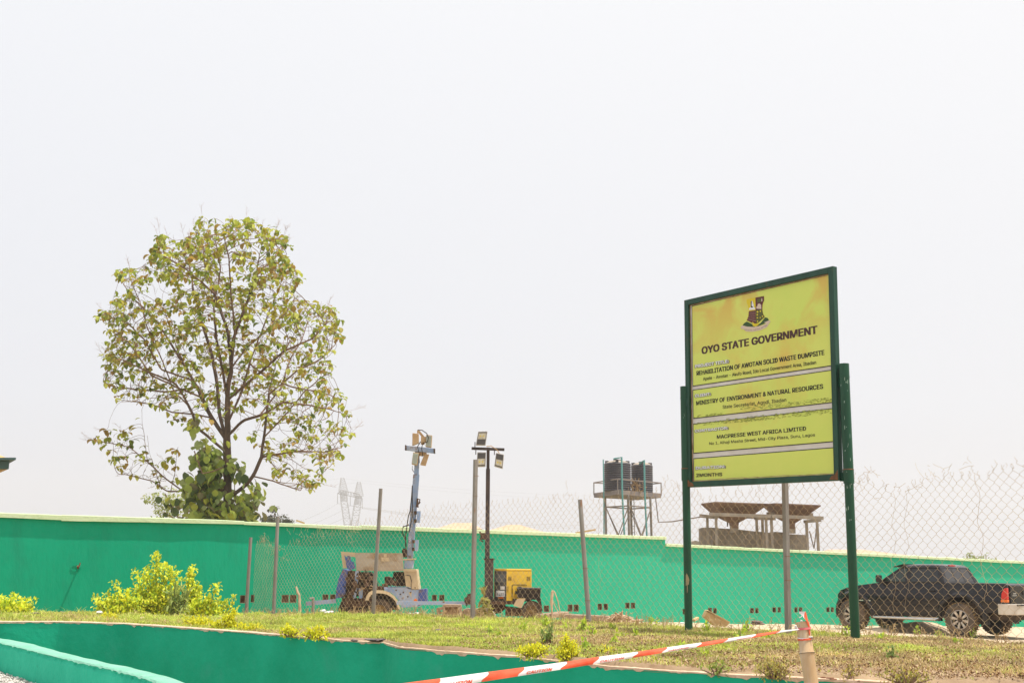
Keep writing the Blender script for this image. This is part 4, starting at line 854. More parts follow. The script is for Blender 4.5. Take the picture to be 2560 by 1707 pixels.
for (x0, x1, y0, y1, n_) in ((520, 690, 600, 1050, 26), (430, 620, 1040, 1200, 22), (720, 980, 620, 850, 14), (620, 900, 1120, 1230, 22), (1200, 1400, 760, 860, 8), (900, 1000, 1060, 1200, 8)):
    for _ in range(n_):
        c_ = at(*z3(random.uniform(x0, x1), random.uniform(y0, y1)), YB - random.uniform(-.05, .08)); Mx = Matrix.Rotation(random.uniform(-.5, .5), 3, 'Y') @ Matrix.Rotation(random.uniform(-.6, .6), 3, 'Z'); b.box(c_, (random.uniform(.03, .16), random.uniform(.03, .12), random.uniform(.02, .14)), M=Mx)
        if random.random() < .3: b.tube([c_, c_ + Vector((random.uniform(-.1, .1), -.03, random.uniform(-.15, .15))), c_ + Vector((random.uniform(-.25, .25), 0, random.uniform(-.2, .2)))], .008, 5)
b.build('loose_scrap', M['scrap'], bt, kind='stuff')
bpart('rear_box', [(1845, 915), (1985, 900), (1996, 1198), (1832, 1218)], M['dblue'], YB - 0.05, 0.5, bevel=0.01)
b = MB(); b.bar(at(*z3(300, 1130), YB + .1), at(*z3(-260, 1180), YB + .1), 0.08, 0.1); b.build('drawbar', M['lblue'], bt)
b = MB(); b.tube([at(783, 1492, YB), at(783, 1545, YB)], 0.035, 8); b.tube([at(783, 1494, YB - .03), at(773, 1495, YB - .1)], 0.02, 6); b.build('jack_stand', M['galv'], bt)
# mast
b = MB(); prism_at(b, [(1545, 345), (1765, 335), (1765, 362), (1550, 372)], YB + 0.05, 0.35, z3); b.build('mast_plate', M['cream'], bt)
bpart('mast_base', [(1572, 370), (1742, 366), (1728, 525), (1566, 530)], M['lblue'], YB + 0.08, 0.28, bevel=0.008)
def mp(x, y, Y=YB + 0.2): return at(980 + x / 7.84, 1060 + y / 7.84, Y)
m0, m1, m2, m3 = at(1024.5, 1398, YB + .2), at(1041, 1186, YB + .2), at(1041, 1190, YB + .2), at(1043.5, 1120, YB + .2)
b = MB(); b.bar(m0, m1, 0.15, 0.14, up=(0, 1, 0)); mo = b.build('mast', M['lblue'], bt, bevel=0.006)
b = MB(); b.bar(m2, m3, 0.115, 0.11, up=(0, 1, 0)); b.build('mast_extension', M['lblue'], bt, bevel=0.005)
u_ = (m1 - m0).normalized(); side_ = Vector((u_.z, 0, -u_.x))
letters('COMC', 'mast_lettering', M['white'], at(1026, 1367, YB + .124), u_, -side_, Vector((0, -1, 0)), 0.27, 0.065, mo, 0.02)
letters('THIJWOON', 'mast_lettering', M['white'], at(1030, 1329, YB + .124), u_, -side_, Vector((0, -1, 0)), 0.60, 0.055, mo, 0.02)
b = MB(); b.bar(mp(255, 462, YB + .1), mp(845, 528, YB + .1), 0.10, 0.12); cbr = b.build('cross_arm', M['lblue'], bt, bevel=0.006)
for x0, x1, y0, y1 in ((258, 283, 412, 512), (820, 845, 482, 574)): b = MB(); b.bar(mp(x0 + 10, y0, YB), mp(x1 - 10, y1, YB), 0.03, 0.12, up=(0, 1, 0)); b.build('end_bracket', M['scrap'], cbr)
def lampbox(par, pts, back, m_face, m_back, Y, d=0.12, name='lamp'):
    b = MB(); P_ = [mp(*p, Y) for p in pts]; off = Vector(back); b.prism([p + off for p in P_], Vector((0, d, 0))); o = b.build(name, m_back, par, bevel=0.01)
    cen = sum(P_, Vector()) / len(P_); b = MB(); P2 = [cen + (p - cen) * 0.86 + off - Vector((0, 0.006, 0)) for p in P_]; b.add(P2, [tuple(range(len(P2)))])
    if m_face: b.build('lamp_glass', m_face, o, recalc=False)
    return o, cen
lampbox(bt, [(400, 172), (520, 185), (523, 372), (395, 420)], (0, 0, 0), None, M['lamp_tan'], YB + .05)
lampbox(bt, [(668, 205), (785, 218), (770, 458), (655, 440)], (0, 0, 0), M['lens'], M['lamp_tan'], YB + .05)
lampbox(bt, [(415, 548), (530, 560), (490, 805), (382, 785)], (0, 0, 0), M['lens'], M['lamp_tan'], YB - .02)
lampbox(bt, [(600, 665), (640, 580), (725, 590), (655, 812), (550, 795)], (0, 0, 0), None, M['lamp_tan'], YB + .08)
b = MB()
for k in range(11):
    for (a_, c_, p_, q_) in (((668, 205), (785, 218), (770, 458), (655, 440)), ((415, 548), (530, 560), (490, 805), (382, 785))):
        t_ = 0.12 + k * 0.075; A = mp(a_[0] + (q_[0] - a_[0]) * t_ + 12, a_[1] + (q_[1] - a_[1]) * t_, YB - .03 if a_[0] < 500 else YB + .04); B = mp(c_[0] + (p_[0] - c_[0]) * t_ - 12, c_[1] + (p_[1] - c_[1]) * t_, YB - .03 if a_[0] < 500 else YB + .04); b.tube([A, B], 0.004, 4)
b.build('lamp_guard', M['galv'], bt, kind='stuff')
b = MB(); b.bar(mp(505, 120), mp(620, 260), 0.05, 0.06); b.bar(mp(620, 250), mp(600, 400), 0.09, 0.08); b.bar(mp(505, 120), mp(505, 180), 0.03, 0.03); b.box(mp(615, 300, YB + .1), (0.12, 0.06, 0.14)); b.box(mp(600, 560, YB + .15), (0.2, 0.1, 0.16)); b.build('pivot_arm', M['lamp_tan'], bt)
b = MB(); b.tube([mp(505, 115, YB + .1), mp(590, 118, YB + .05), mp(680, 180, YB), mp(718, 270, YB), mp(690, 345, YB), mp(620, 372, YB + .05)], 0.012, 5)
b.tube([mp(560, 340, YB), mp(500, 440, YB), mp(525, 540, YB), mp(535, 760, YB)], 0.012, 5); b.tube([mp(600, 380, YB), mp(580, 480, YB), mp(600, 580, YB), mp(590, 640, YB)], 0.01, 5); b.tube([mp(430, 940, YB), mp(395, 880, YB), mp(400, 820, YB)], 0.008, 4)
b.tube([mp(400, 1200, YB), mp(385, 1420, YB), mp(355, 1700, YB), at(1021, 1290, YB), at(1014, 1340, YB), at(1016, 1385, YB)], 0.014, 5); b.tube([mp(395, 1300, YB - .02), mp(400, 1500, YB), at(1031, 1290, YB), at(1023, 1330, YB)], 0.012, 5)
b.tube([at(1023, 1311, YB), at(1008, 1316, YB), at(1005, 1330, YB), at(1013, 1345, YB), at(1016, 1385, YB)], 0.016, 5); b.build('power_cable', M['dark'], bt)
bpart('bracket', [(1042, 1245), (1045, 1245), (1046, 1268), (1040, 1267)], M['scrap'], YB + .1, .1, f=None)
b = MB(); b.tube([at(1043, 1246, YB), at(1050, 1248, YB), at(1047, 1258, YB), at(1051, 1254, YB)], 0.015, 5); b.tube([at(1043, 1262, YB), at(1050, 1256, YB)], 0.015, 5); b.build('winch_hook', M['scrap'], bt)
for (x0, x1, y0, y1) in ((1042, 1051, 1277, 1306), (1037, 1046, 1349, 1377)):
    b = MB(); prism_at(b, [(x0, y0), (x1, y0), (x1 - 2, y1), (x0, y1 - 1)], YB, 0.16); o = b.build('junction_box', M['lblue'], bt)
    b = MB(); prism_at(b, [(x0 - 7, y0), (x0, y0), (x0, y0 + 8), (x0 - 6, y0 + 8)], YB + .03, 0.1); prism_at(b, [(x0 - 7, y1 - 9), (x0 - 1, y1 - 9), (x0 - 1, y1), (x0 - 7, y1)], YB + .03, 0.1); b.build('hinge', M['scrap'], o)
b = MB(); prism_at(b, [(1004, 1376), (1009, 1369), (1017, 1373), (1018, 1392), (1008, 1393)], YB + .1, 0.15); b.build('winch_drum', M['scrap'], bt)

for k in range(9):
    x0 = random.uniform(530, 960); y0 = random.uniform(600, 1050); b = MB(); c_ = at(*z3(x0, y0), YB - .06); pts = [c_]
    for q in range(5): c_ = c_ + Vector((random.uniform(-.12, .14), random.uniform(-.02, .02), random.uniform(-.12, .08))); pts.append(c_)
    b.tube(pts, random.uniform(.008, .018), 6); b.build('hose', M['dark'] if k % 3 else M['lamp_tan'], bt, smooth=True)
for k, (x, y) in enumerate(((1500, 1005), (1555, 970), (1640, 1050), (1700, 1180), (1775, 885), (1560, 1190), (1420, 930), (1690, 970))):
    b = MB(); b.lathe([(0, -.012), (0.018, -.01), (0.02, 0)], at(*z3(x, y), YB - .03), axis='Y', n=8); b.build('bolt', M['scrap'], lb)
b = MB(); prism_at(b, [(1660, 965), (1710, 970), (1706, 1050), (1690, 1050), (1688, 1010), (1662, 1005)], YB - .036, .004, z3); b.build('torn_sticker', M['cream'], lb)
# yellow generator tower
def z4(x, y): return (1130 + x / 8.252, 1370 + y / 8.252)
M['yellow'] = mat('yellow_machine_paint', (0.72, 0.46, 0.03), (0.62, 0.38, 0.04), scale=2.5, rough=0.5, bump=0.1, c3=(0.25, 0.13, 0.04), s3=5, t3=(0.62, 0.75))
M['dgrey'] = mat('dark_grey_panel', (0.07, 0.065, 0.065), (0.11, 0.10, 0.095), scale=3, rough=0.6)
M['bmast'] = mat('black_steel_mast', (0.045, 0.032, 0.033), (0.09, 0.06, 0.05), scale=4, rough=0.6, stretch=(1, 1, 0.3))
YG = 28.9
yt = thing('generator_light_tower', 'yellow generator trailer with tall black light mast and white number plate', 'light tower', at(1280, 1550, YG + 0.5))
def gpart(name, pts, m, Y=YG, depth=0.05, f=z4, par=None, **k): b = MB(); prism_at(b, pts, Y, depth, f); return b.build(name, m, par or yt, **k)
# housing as a real box, dark front end turned towards the left
hA, hB_, hC = at(*z4(862, 1060), YG + 0.55), at(*z4(1122, 1062), YG), at(*z4(1640, 1050), YG + 0.25)
top_ = 0.74
def hbox(a, c, z0, z1, th=0.03):
    d = (c - a); d.z = 0; nn = Vector((d.y, -d.x, 0)).normalized(); b = MB(); b.prism([Vector((a.x, a.y, z0)), Vector((c.x, c.y, z0)), Vector((c.x, c.y, z1)), Vector((a.x, a.y, z1))], -nn * th); return b
zb = hB_.z - 0.02; ztp = at(*z4(1122, 470), YG).z
hs = hbox(hB_, hC, zb, ztp).build('housing', M['yellow'], yt)
hbox(hA, hB_, zb, ztp).build('front_panel', M['dgrey'], yt)
hD = hA + (hC - hB_); b = MB(); up_ = [Vector((p.x, p.y, ztp)) for p in (hA, hB_, hC, hD)]; b.prism(up_, (0, 0, 0.055)); b.build('housing_lid', M['yellow'], yt, bevel=0.015)
hbox(hC, hD, zb, ztp).build('end_panel', M['yellow'], yt); hbox(hD, hA, zb, ztp).build('back_panel', M['yellow'], yt)
def onh(x, y, o=0.004):
    d = (hC - hB_); d.z = 0; d.normalize(); nn = Vector((d.y, -d.x, 0)); return onplane(*z4(x, y), hB_, nn) + nn * o
def onf(x, y, o=0.004):
    d = (hB_ - hA); d.z = 0; d.normalize(); nn = Vector((d.y, -d.x, 0)); return onplane(*z4(x, y), hA, nn) + nn * o
def hquad(name, q, m, fn=onh, par=None, o=0.004, th=None):
    b = MB(); b.add([fn(x, y, o) for x, y in q], [tuple(range(len(q)))]); return b.build(name, m, par or hs, recalc=False)
def rect(x0, x1, y0, y1): return [(x0, y1), (x1, y1), (x1, y0), (x0, y0)]
for (x0, x1) in ((1158, 1230), (1538, 1612)):
    b = MB()
    for k in range(5):
        for j in range(2): 
            a_ = x0 + j * (x1 - x0) * .52; b.add([onh(x, y, 0.006) for x, y in rect(a_, a_ + (x1 - x0) * .44, 583 + k * 17, 592 + k * 17)], [(0, 1, 2, 3)])
    b.build('louvre', M['dark'], hs, recalc=False)
b = MB()
for k in range(8): b.add([onh(x, y, 0.006) for x, y in rect(1142, 1160, 782 + k * 16, 790 + k * 16)], [(0, 1, 2, 3)])
b.build('louvre', M['dark'], hs, recalc=False)
b = MB(); b.tube([onh(1240, 1000), onh(1240, 760), onh(1255, 750), onh(1530, 750), onh(1536, 770)], 0.008, 4); b.tube([onh(1345, 790, .02), onh(1425, 800, .02)], 0.01, 4); b.build('service_door_edge', M['dark'], hs)
hquad('service_door', rect(1248, 1360, 765, 990), M['yellow'], o=0.012)
hquad('battery_recess', rect(1295, 1350, 880, 945), M['dark'], o=0.015)
hquad('number_plate', rect(915, 1097, 872, 995), M['white'], fn=onf, o=0.012)
A = onf(938, 975, .016); B = onf(1085, 975, .016); u = (B - A); w = u.length; u.normalize(); letters('5483', 'number_lettering', M['ink'], A, u, Vector((0, 0, 1)), Vector((0, -1, 0)), w, 0.085, hs, 0.01)
hquad('reflector', rect(960, 1070, 1000, 1050), M['amber'], fn=onf, o=0.012)
hquad('sticker', rect(1005, 1095, 782, 850), M['board'], fn=onf, o=0.01)
hquad('panel_recess', rect(880, 1100, 535, 700), plain('mid_grey_panel', (0.13, 0.13, 0.135), .5), fn=onf, o=0.008)
gpart('toolbox', [(1345, 825), (1832, 825), (1822, 1035), (1350, 1025)], M['dark'], YG - 0.35, 0.4, bevel=0.008)
gpart('toolbox_lid', [(1335, 812), (1842, 815), (1838, 838), (1338, 832)], M['dgrey'], YG - 0.38, 0.46)
gpart('mudguard', [(1345, 1040), (1515, 1030), (1440, 1225), (1400, 1225), (1270, 1180), (1300, 1110)], M['cream'], YG - 0.40, 0.03)
gpart('mudguard', [(1515, 1030), (1832, 1040), (1835, 1060), (1510, 1060)], M['dark'], YG - 0.42, 0.3)
gpart('mudguard', [(1735, 1050), (1832, 1050), (1872, 1290), (1832, 1295), (1790, 1150)], M['scrap'], YG - 0.40, 0.04)
gpart('chassis_rail', [(800, 1092), (1320, 1092), (1300, 1155), (800, 1155)], M['scrap'], YG - 0.03, 1.0)
gpart('base_skirt', [(790, 1040), (1640, 1040), (1640, 1096), (800, 1096)], M['dark'], YG + 0.06, 0.9)
small_wheel(yt, at(*z4(1645, 1290), YG - 0.28), 0.235, 0.15)
b = MB(); prism_at(b, [(750, 1160), (1100, 1150), (1110, 1240), (1000, 1330), (850, 1360), (770, 1290)], YG + .3, 0.5, z4); prism_at(b, [(1100, 1200), (1460, 1240), (1480, 1400), (1100, 1400)], YG + .1, 0.4, z4); b.build('axle_gear', M['scrap'], yt)
b = MB(); b.tube([at(*z4(1190, 455), YG + .4), at(*z4(1195, 425), YG + .4), at(*z4(1215, 415), YG + .4), at(*z4(1240, 455), YG + .4)], 0.012, 5); b.box(at(*z4(1300, 450), YG + .4), (0.26, 0.2, 0.035)); b.build('exhaust_cap', M['galv'], yt)
# mast
YM = YG + 0.5
bM_ = [(at(1218, 1532, YM), at(1218.5, 1330, YM), 0.115), (at(1218.5, 1335, YM), at(1220, 1172, YM), 0.10), (at(1220, 1174, YM), at(1220.5, 1118, YM), 0.075)]
for a_, c_, w_ in bM_: b = MB(); b.bar(a_, c_, w_, w_, up=(0, 1, 0)); b.build('mast_section', M['bmast'], yt, bevel=0.006)
b = MB(); b.bar(at(1217, 1520, YM - .1), at(1217.5, 1397, YM - .1), 0.11, 0.12, up=(0, 1, 0)); b.bar(at(1228.5, 1520, YM - .1), at(1229, 1397, YM - .1), 0.09, 0.12, up=(0, 1, 0)); b.box(at(1223, 1397, YM - .08), (0.26, 0.16, 0.04)); b.build('mast_cradle', M['bmast'], yt)
b = MB(); b.box(at(1207, 1340, YM), (0.12, 0.12, 0.16)); b.tube([at(1199, 1328, YM), at(1204, 1338, YM), at(1200, 1350, YM), at(1208, 1353, YM)], 0.02, 5); b.build('winch', M['scrap'], yt)
b = MB(); b.bar(at(1179, 1120.5, YM - .05), at(1261, 1123.5, YM - .05), 0.07, 0.065); ca = b.build('cross_arm', M['bmast'], yt)
b = MB(); b.tube([mp(1850, 435, YM - .1), mp(1940, 425, YM - .1), mp(2040, 490, YM - .1), mp(2070, 520, YM - .1), mp(2190, 700, YM - .1)], 0.01, 5); b.build('power_cable', M['lamp_tan'], yt)
M['silver'] = plain('silver_lamp_case', (0.48, 0.45, 0.42), 0.5, 0.2); M['reflect'] = mat('lamp_reflector', (0.42, 0.36, 0.26), (0.66, 0.62, 0.52), scale=9, rough=0.3)
for pts, g0, tagx in (([(1690, 140), (1872, 135), (1832, 415), (1642, 412)], 0, 0), ([(1672, 548), (1845, 545), (1832, 830), (1655, 835)], 1, 0), ([(2040, 555), (2196, 592), (2168, 872), (2005, 825)], 1, 0)):
    o, cen = lampbox(yt, pts, (0, 0, 0), None, M['silver'], YM - .15, 0.10, 'floodlight')
    P_ = [mp(*p, YM - .165) for p in pts]; cen = sum(P_, Vector()) / 4; Q = [cen + (p - cen) * 0.88 for p in P_]
    b = MB(); b.prism(Q, (0, 0.012, 0)); b.build('bezel', M['dgrey'], o)
    lo, hi = (0.06, 0.60) if g0 == 0 else (0.42, 0.95)
    A = [Q[0].lerp(Q[3], lo), Q[1].lerp(Q[2], lo), Q[1].lerp(Q[2], hi), Q[0].lerp(Q[3], hi)]; c2 = sum(A, Vector()) / 4; A = [c2 + (p - c2) * 0.9 - Vector((0, 0.006, 0)) for p in A]
    b = MB(); b.prism(A, (0, 0.004, 0)); b.build('lamp_glass', M['reflect'], o)
    b = MB()
    for t_ in (0.3, 0.7): p = A[0].lerp(A[1], t_).lerp(A[3].lerp(A[2], t_), 0.5); b.box(p - Vector((0, 0.004, 0)), (0.03, 0.004, 0.03))
    b.build('led_chip', M['gold'], o)
    b = MB(); s0 = P_[0].lerp(P_[3], 0.15 if g0 else 0.75) + Vector((-.035, .05, 0)); e0 = Vector((s0.x, s0.y, at(1220, 1121, YM).z)); b.bar(s0, e0, 0.02, 0.05); b.build('yoke', M['bmast'], o)
# jockey gear and drawbar in front of the yellow tower
def z5(x, y): return (1080 + x / 13.067, 1480 + y / 13.067)
b = MB(); b.bar(at(*z5(-1150, 345), YG + .6), at(*z5(1350, 350), YG + .6), 0.09, 0.085); b.build('drawbar', M['lblue'], yt)
b = MB(); prism_at(b, [(1050, 300), (1060, 180), (1130, 150), (1160, 60), (1250, 35), (1320, 70), (1340, 200), (1400, 250), (1400, 380), (1100, 380)], YG + .3, 0.2, z5); b.build('jockey_winch', M['scrap'], yt)
b = MB(); b.tube([at(*z5(1345, -60), YG + .4), at(*z5(1345, 560), YG + .4)], 0.035, 8); b.build('jack_stand', M['bmast'], yt)
b = MB(); b.tube([at(*z5(1170, 300), YG + .3), at(*z5(1120, 450), YG + .3)], 0.02, 6); b.build('chain', M['scrap'], yt)

# ================================================================== TANK TOWER
YT = 60.0
def z6(x, y): return (1470 + x / 7.13, 1130 + y / 7.13)
def tt(x, y, Y=YT): return at(*z6(x, y), Y)
M['steel'] = mat('weathered_steel', (0.22, 0.19, 0.18), (0.30, 0.24, 0.2), scale=1.5, rough=0.7); M['bluepipe'] = plain('blue_green_pipe', (0.12, 0.33, 0.32), 0.6); M['tank'] = mat('black_plastic_tank', (0.06, 0.056, 0.066), (0.085, 0.075, 0.08), scale=2, rough=0.5)
M['tank_top'] = mat('dusty_tank_top', (0.45, 0.38, 0.3), (0.3, 0.25, 0.2), scale=3, rough=0.8)
tw = thing('water_tower', 'steel tower frame with ladder and railed platform behind the wall', 'water tower', tt(710, 1750))
gz_ = EZ - 2.4
dk = [tt(105, 745, YT + 1.2), tt(530, 710, YT - 1.7), tt(1305, 760, YT + 0.9), tt(880, 790, YT + 3.2)]
zd = tt(700, 745, YT).z; dk = [Vector((p.x, p.y, zd)) for p in dk]
b = MB(); b.prism(dk, (0, 0, 0.10)); b.prism([p + Vector((0, 0, -0.12)) for p in dk], (0, 0, 0.115)); b.build('platform', M['steel'], tw)
legs = [tt(305, 780, YT + .3), tt(712, 770, YT - 1.1), tt(1110, 780, YT + .3), tt(760, 790, YT + 1.9)]
for p in legs: b = MB(); b.tube([(p.x, p.y, zd - 0.1), (p.x + 0.12, p.y, gz_)], 0.06, 10); b.build('leg', M['galv'], tw)
zb_ = tt(700, 975, YT).z
b = MB()
for i in range(4):
    p, q = legs[i], legs[(i + 1) % 4]; A = Vector((p.x + .03, p.y, zb_)); B = Vector((q.x + .03, q.y, zb_)); b.bar(A, B, 0.06, 0.06)
    b.tube([A, (q.x + .1, q.y, zb_ - 2.9)], 0.025, 5); b.tube([B, (p.x + .1, p.y, zb_ - 2.9)], 0.025, 5)
b.build('bracing', M['steel'], tw)
b = MB()
rz_ = tt(700, 520, YT).z
for p in dk + [dk[1].lerp(dk[2], .5)]: b.bar(p, (p.x, p.y, rz_), 0.05, 0.05)
for p, q in zip(dk, dk[1:] + dk[:1]): b.bar((p.x, p.y, rz_), (q.x, q.y, rz_), 0.05, 0.05)
b.build('railing', M['steel'], tw)
b = MB(); l0, l1 = tt(728, 800, YT - 1.2), tt(818, 800, YT - 1.2)
for p in (l0, l1): b.tube([p, (p.x + .06, p.y, gz_)], 0.02, 5)
for k in range(16): z = l0.z - 0.15 - k * 0.31; b.tube([(l0.x, l0.y, z), (l1.x + .02, l1.y, z)], 0.015, 4)
b.build('ladder', M['steel'], tw)
for (x0, xb, yt_, Y) in ((272, 285, 130, YT - .9), (600, 650, 90, YT - 1.6), (1002, 1050, 145, YT - 1.3)):
    b = MB(); p = tt(x0, yt_, Y); q = tt(xb, 1500, Y); pts = [p, tt(x0 + 10, 720, Y), q, (q.x, q.y, gz_)]
    if x0 > 500: pts = [tt(x0 - (135 if x0 < 900 else 82), yt_ + (40 if x0 < 900 else 70), Y + .7), tt(x0 - (135 if x0 < 900 else 82), yt_ + (28 if x0 < 900 else 58), Y + .7)] + pts
    b.tube(pts, 0.045 if x0 > 300 else 0.03, 7); b.build('riser_pipe', M['bluepipe'], tw)
b = MB(); b.tube([tt(1200, 780, YT), tt(1255, 1245, YT), tt(1500, 1235, YT - 1), at(1760, 1290, YT - 4)], 0.03, 6); b.build('feed_pipe', M['steel'], tw)
b = MB()
for k in range(16):
    p = tt(random.uniform(780, 960), 700, YT - .5); b.tube([p, p + Vector((random.uniform(-.25, .25), 0, random.uniform(.1, .5))), p + Vector((random.uniform(-.5, .5), 0, random.uniform(.2, .75)))], 0.012, 4)
b.build('dry_branches', M['lamp_tan'], tw, kind='stuff')
for nm, xc, yt_, yb_, rp_, Y, lab in (('a', 527, 205, 715, 243, YT - 0.4, 'left black ribbed water tank on the steel tower'), ('b', 965, 240, 725, 197, YT + 1.0, 'right smaller black ribbed water tank on the steel tower')):
    base = tt(xc, yb_, Y); topz = tt(xc, yt_, Y).z; r = rp_ / 7.13 / 3050 * Y; base.z = zd + 0.1; H = topz - base.z
    tn = thing('water_tank', lab, 'water tank', base, group='black tanks on the tower')
    prof = [(0, 0), (r * .97, 0)]
    for k in range(13):
        z0 = H * k / 13; prof += [(r * 0.965, z0 + 0.01), (r, z0 + H / 13 * .35), (r, z0 + H / 13 * .72), (r * .965, z0 + H / 13 * .97)]
    prof += [(r * 0.96, H), (r * 0.9, H + 0.03)]
    b = MB(); b.lathe(prof, base, n=32); b.build('tank_body', M['tank'], tn, smooth=False)
    b = MB(); b.lathe([(r * 0.9, H + .03), (r * .6, H + 0.12), (r * .28, H + 0.16)], base, n=32); b.build('tank_dome', M['tank_top'], tn, smooth=True)
    b = MB(); b.lathe([(r * .3, H + .14), (r * .3, H + .2), (0, H + .22)], base, n=18); b.build('lid', M['tank'], tn)
    for a in (0.4, 2.6, 4.6):
        b = MB(); c_ = base + Vector((math.cos(a) * r * .85, math.sin(a) * r * .85, H + .06)); b.box(c_, (0.16, 0.14, 0.2), rz=a); b.build('lifting_lug', M['tank'], tn)

# ================================================================== HOPPER STRUCTURE
YH = 55.0
def z7(x, y): return (1720 + x / 6.19, 1230 + y / 6.19)
def hh_(x, y, Y=YH): return at(*z7(x, y), Y)
M['hop'] = mat('rusted_hopper_steel', (0.20, 0.115, 0.085), (0.27, 0.17, 0.12), scale=1.2, rough=0.85, c3=(0.12, 0.07, 0.055), s3=2.5, t3=(0.55, 0.7)); M['conc'] = mat('old_concrete_beam', (0.40, 0.33, 0.27), (0.30, 0.25, 0.2), scale=2, rough=0.95)
hp = thing('loading_platform', 'concrete post and beam frame standing over a rough concrete wall beyond the boundary', 'platform', hh_(1100, 1500))
base_z = EZ - 2.5
for xt, yt_, xb, Y in ((298, 395, 318, YH + 2), (432, 385, 458, YH), (1060, 405, 1085, YH + 2), (1150, 410, 1165, YH + 2), (1205, 385, 1240, YH), (1288, 385, 1322, YH), (1832, 450, 1865, YH), (1995, 430, 2035, YH + 1.5)):
    p = hh_(xt, yt_, Y); q = hh_(xb, 860, Y); b = MB(); b.bar((q.x, q.y, base_z), (p.x, p.y, p.z), 0.11, 0.11); b.build('column', M['conc'], hp)
for (x0, y0, x1, y1, Y, h_) in ((330, 340, 1290, 372, YH - .3, 0.13), (1280, 368, 2090, 400, YH - .3, 0.13), (180, 362, 460, 392, YH + 1.8, 0.13), (1030, 405, 1350, 412, YH + 1, 0.1), (1795, 455, 2055, 432, YH + .3, 0.12), (1220, 330, 1930, 345, YH + 1.6, 0.12), (460, 380, 1040, 392, YH + 1.9, 0.08)):
    b = MB(); b.bar(hh_(x0, y0, Y), hh_(x1, y1, Y), 0.2, h_ * 1.15); b.build('beam', M['conc'], hp)
b = MB()
for (a_, c_, y0, y1) in ((330, 370, 600, 820), (400, 370, 600, 820), (1880, 1950, 600, 870), (1990, 1950, 540, 870)): b.tube([hh_(a_, y0, YH + 1), hh_(c_, y1, YH + 1)], 0.03, 5)
b.build('bracing', M['steel'], hp)
for (rim, mid, low, box) in ((((420, 163), (1242, 192), (1130, 190), (200, 190)), ((540, 302), (1030, 320), (1060, 300), (365, 300)), ((650, 470), (770, 462)), (665, 768, 455, 552)),
                             (((1345, 183), (2055, 215), (2040, 213), (1140, 205)), ((1350, 325), (1870, 350), (1930, 330), (1240, 322)), ((1500, 470), (1640, 478)), (1535, 1640, 470, 585))):
    hx = thing('hopper', 'rusty inverted steel hopper at the left of the platform' if rim[0][0] < 1000 else 'rusty inverted steel hopper at the right of the platform', 'hopper', hh_((rim[0][0] + rim[1][0]) / 2, 400, YH + 1.2), group='hoppers on the platform')
    F0, F1 = hh_(*rim[0], YH - .4), hh_(*rim[1], YH - .4); B0 = hh_(*rim[3], YH + 3.2); B1 = B0 + (F1 - F0)
    b = MB(); z0 = hh_(700, 315, YH).z; cx = (F0 + F1 + B0 + B1) / 4
    def inset(p, k, z): q = cx.lerp(p, k); return Vector((q.x, q.y, z))
    ks = 0.60
    R1 = [F0, F1, B1, B0]; R2 = [inset(p, ks, z0 - 0.05) for p in R1]; zl = hh_(700, 468, YH + 1).z; R3 = [inset(p, 0.15, zl) for p in R1]; R4 = [inset(p, 0.12, zl - 0.25) for p in R1]
    R0 = [p + Vector((0, 0, 0.05)) for p in R1]
    rr_ = [R0, R1, R2, R3, R4]; vs = [v for r_ in rr_ for v in r_]; b.add(vs, [(i * 4 + k, i * 4 + (k + 1) % 4, i * 4 + 4 + (k + 1) % 4, i * 4 + 4 + k) for i in range(4) for k in range(4)])
    # thin plate ribs on the faces
    for k in range(1, 12):
        p = F0.lerp(F1, k / 12); q = R2[0].lerp(R2[1], k / 12); b.bar(p - Vector((0, 0.01, 0)), q - Vector((0, 0.01, 0)), 0.012, 0.02)
    b.build('hopper_body', M['hop'], hx, recalc=False)
    b = MB(); c_ = R4[0].lerp(R4[2], .5); b.box(c_ + Vector((0, 0, -0.05)), (0.34, 0.34, 0.32)); b.build('outlet_box', M['conc'], hx)
    b = MB(); p = hh_(610, 460, YH) if rim[0][0] < 1000 else hh_(1475, 460, YH); b.tube([p, p - Vector((0, 0, .2 if rim[0][0] < 1000 else .5))], 0.03, 5); b.build('hanging_chain', M['dark'], hx)
cw = thing('concrete_bay_wall', 'weathered concrete bay wall under the rusty hoppers', 'wall', hh_(1000, 900, YH + 3))
b = MB(); prism_at(b, [(195, 1000), (190, 560), (225, 545), (400, 545), (480, 555), (760, 572), (1050, 605), (1330, 628), (1340, 610), (1530, 622), (1560, 645), (1830, 660), (1840, 1000)], YH + 2.6, 0.5, z7); b.build('wall_body', M['plaster'], cw)
# low rubble left of it
rb = thing('rubble_heap', 'grey rubble heap showing over the wall left of the concrete bay', 'rubble', hh_(120, 860, YH - 3))
b = MB(); prism_at(b, [(40, 850), (60, 770), (110, 745), (170, 760), (190, 850)], YH - 3, 1.0, z7); b.build('rubble_body', M['plaster'], rb)

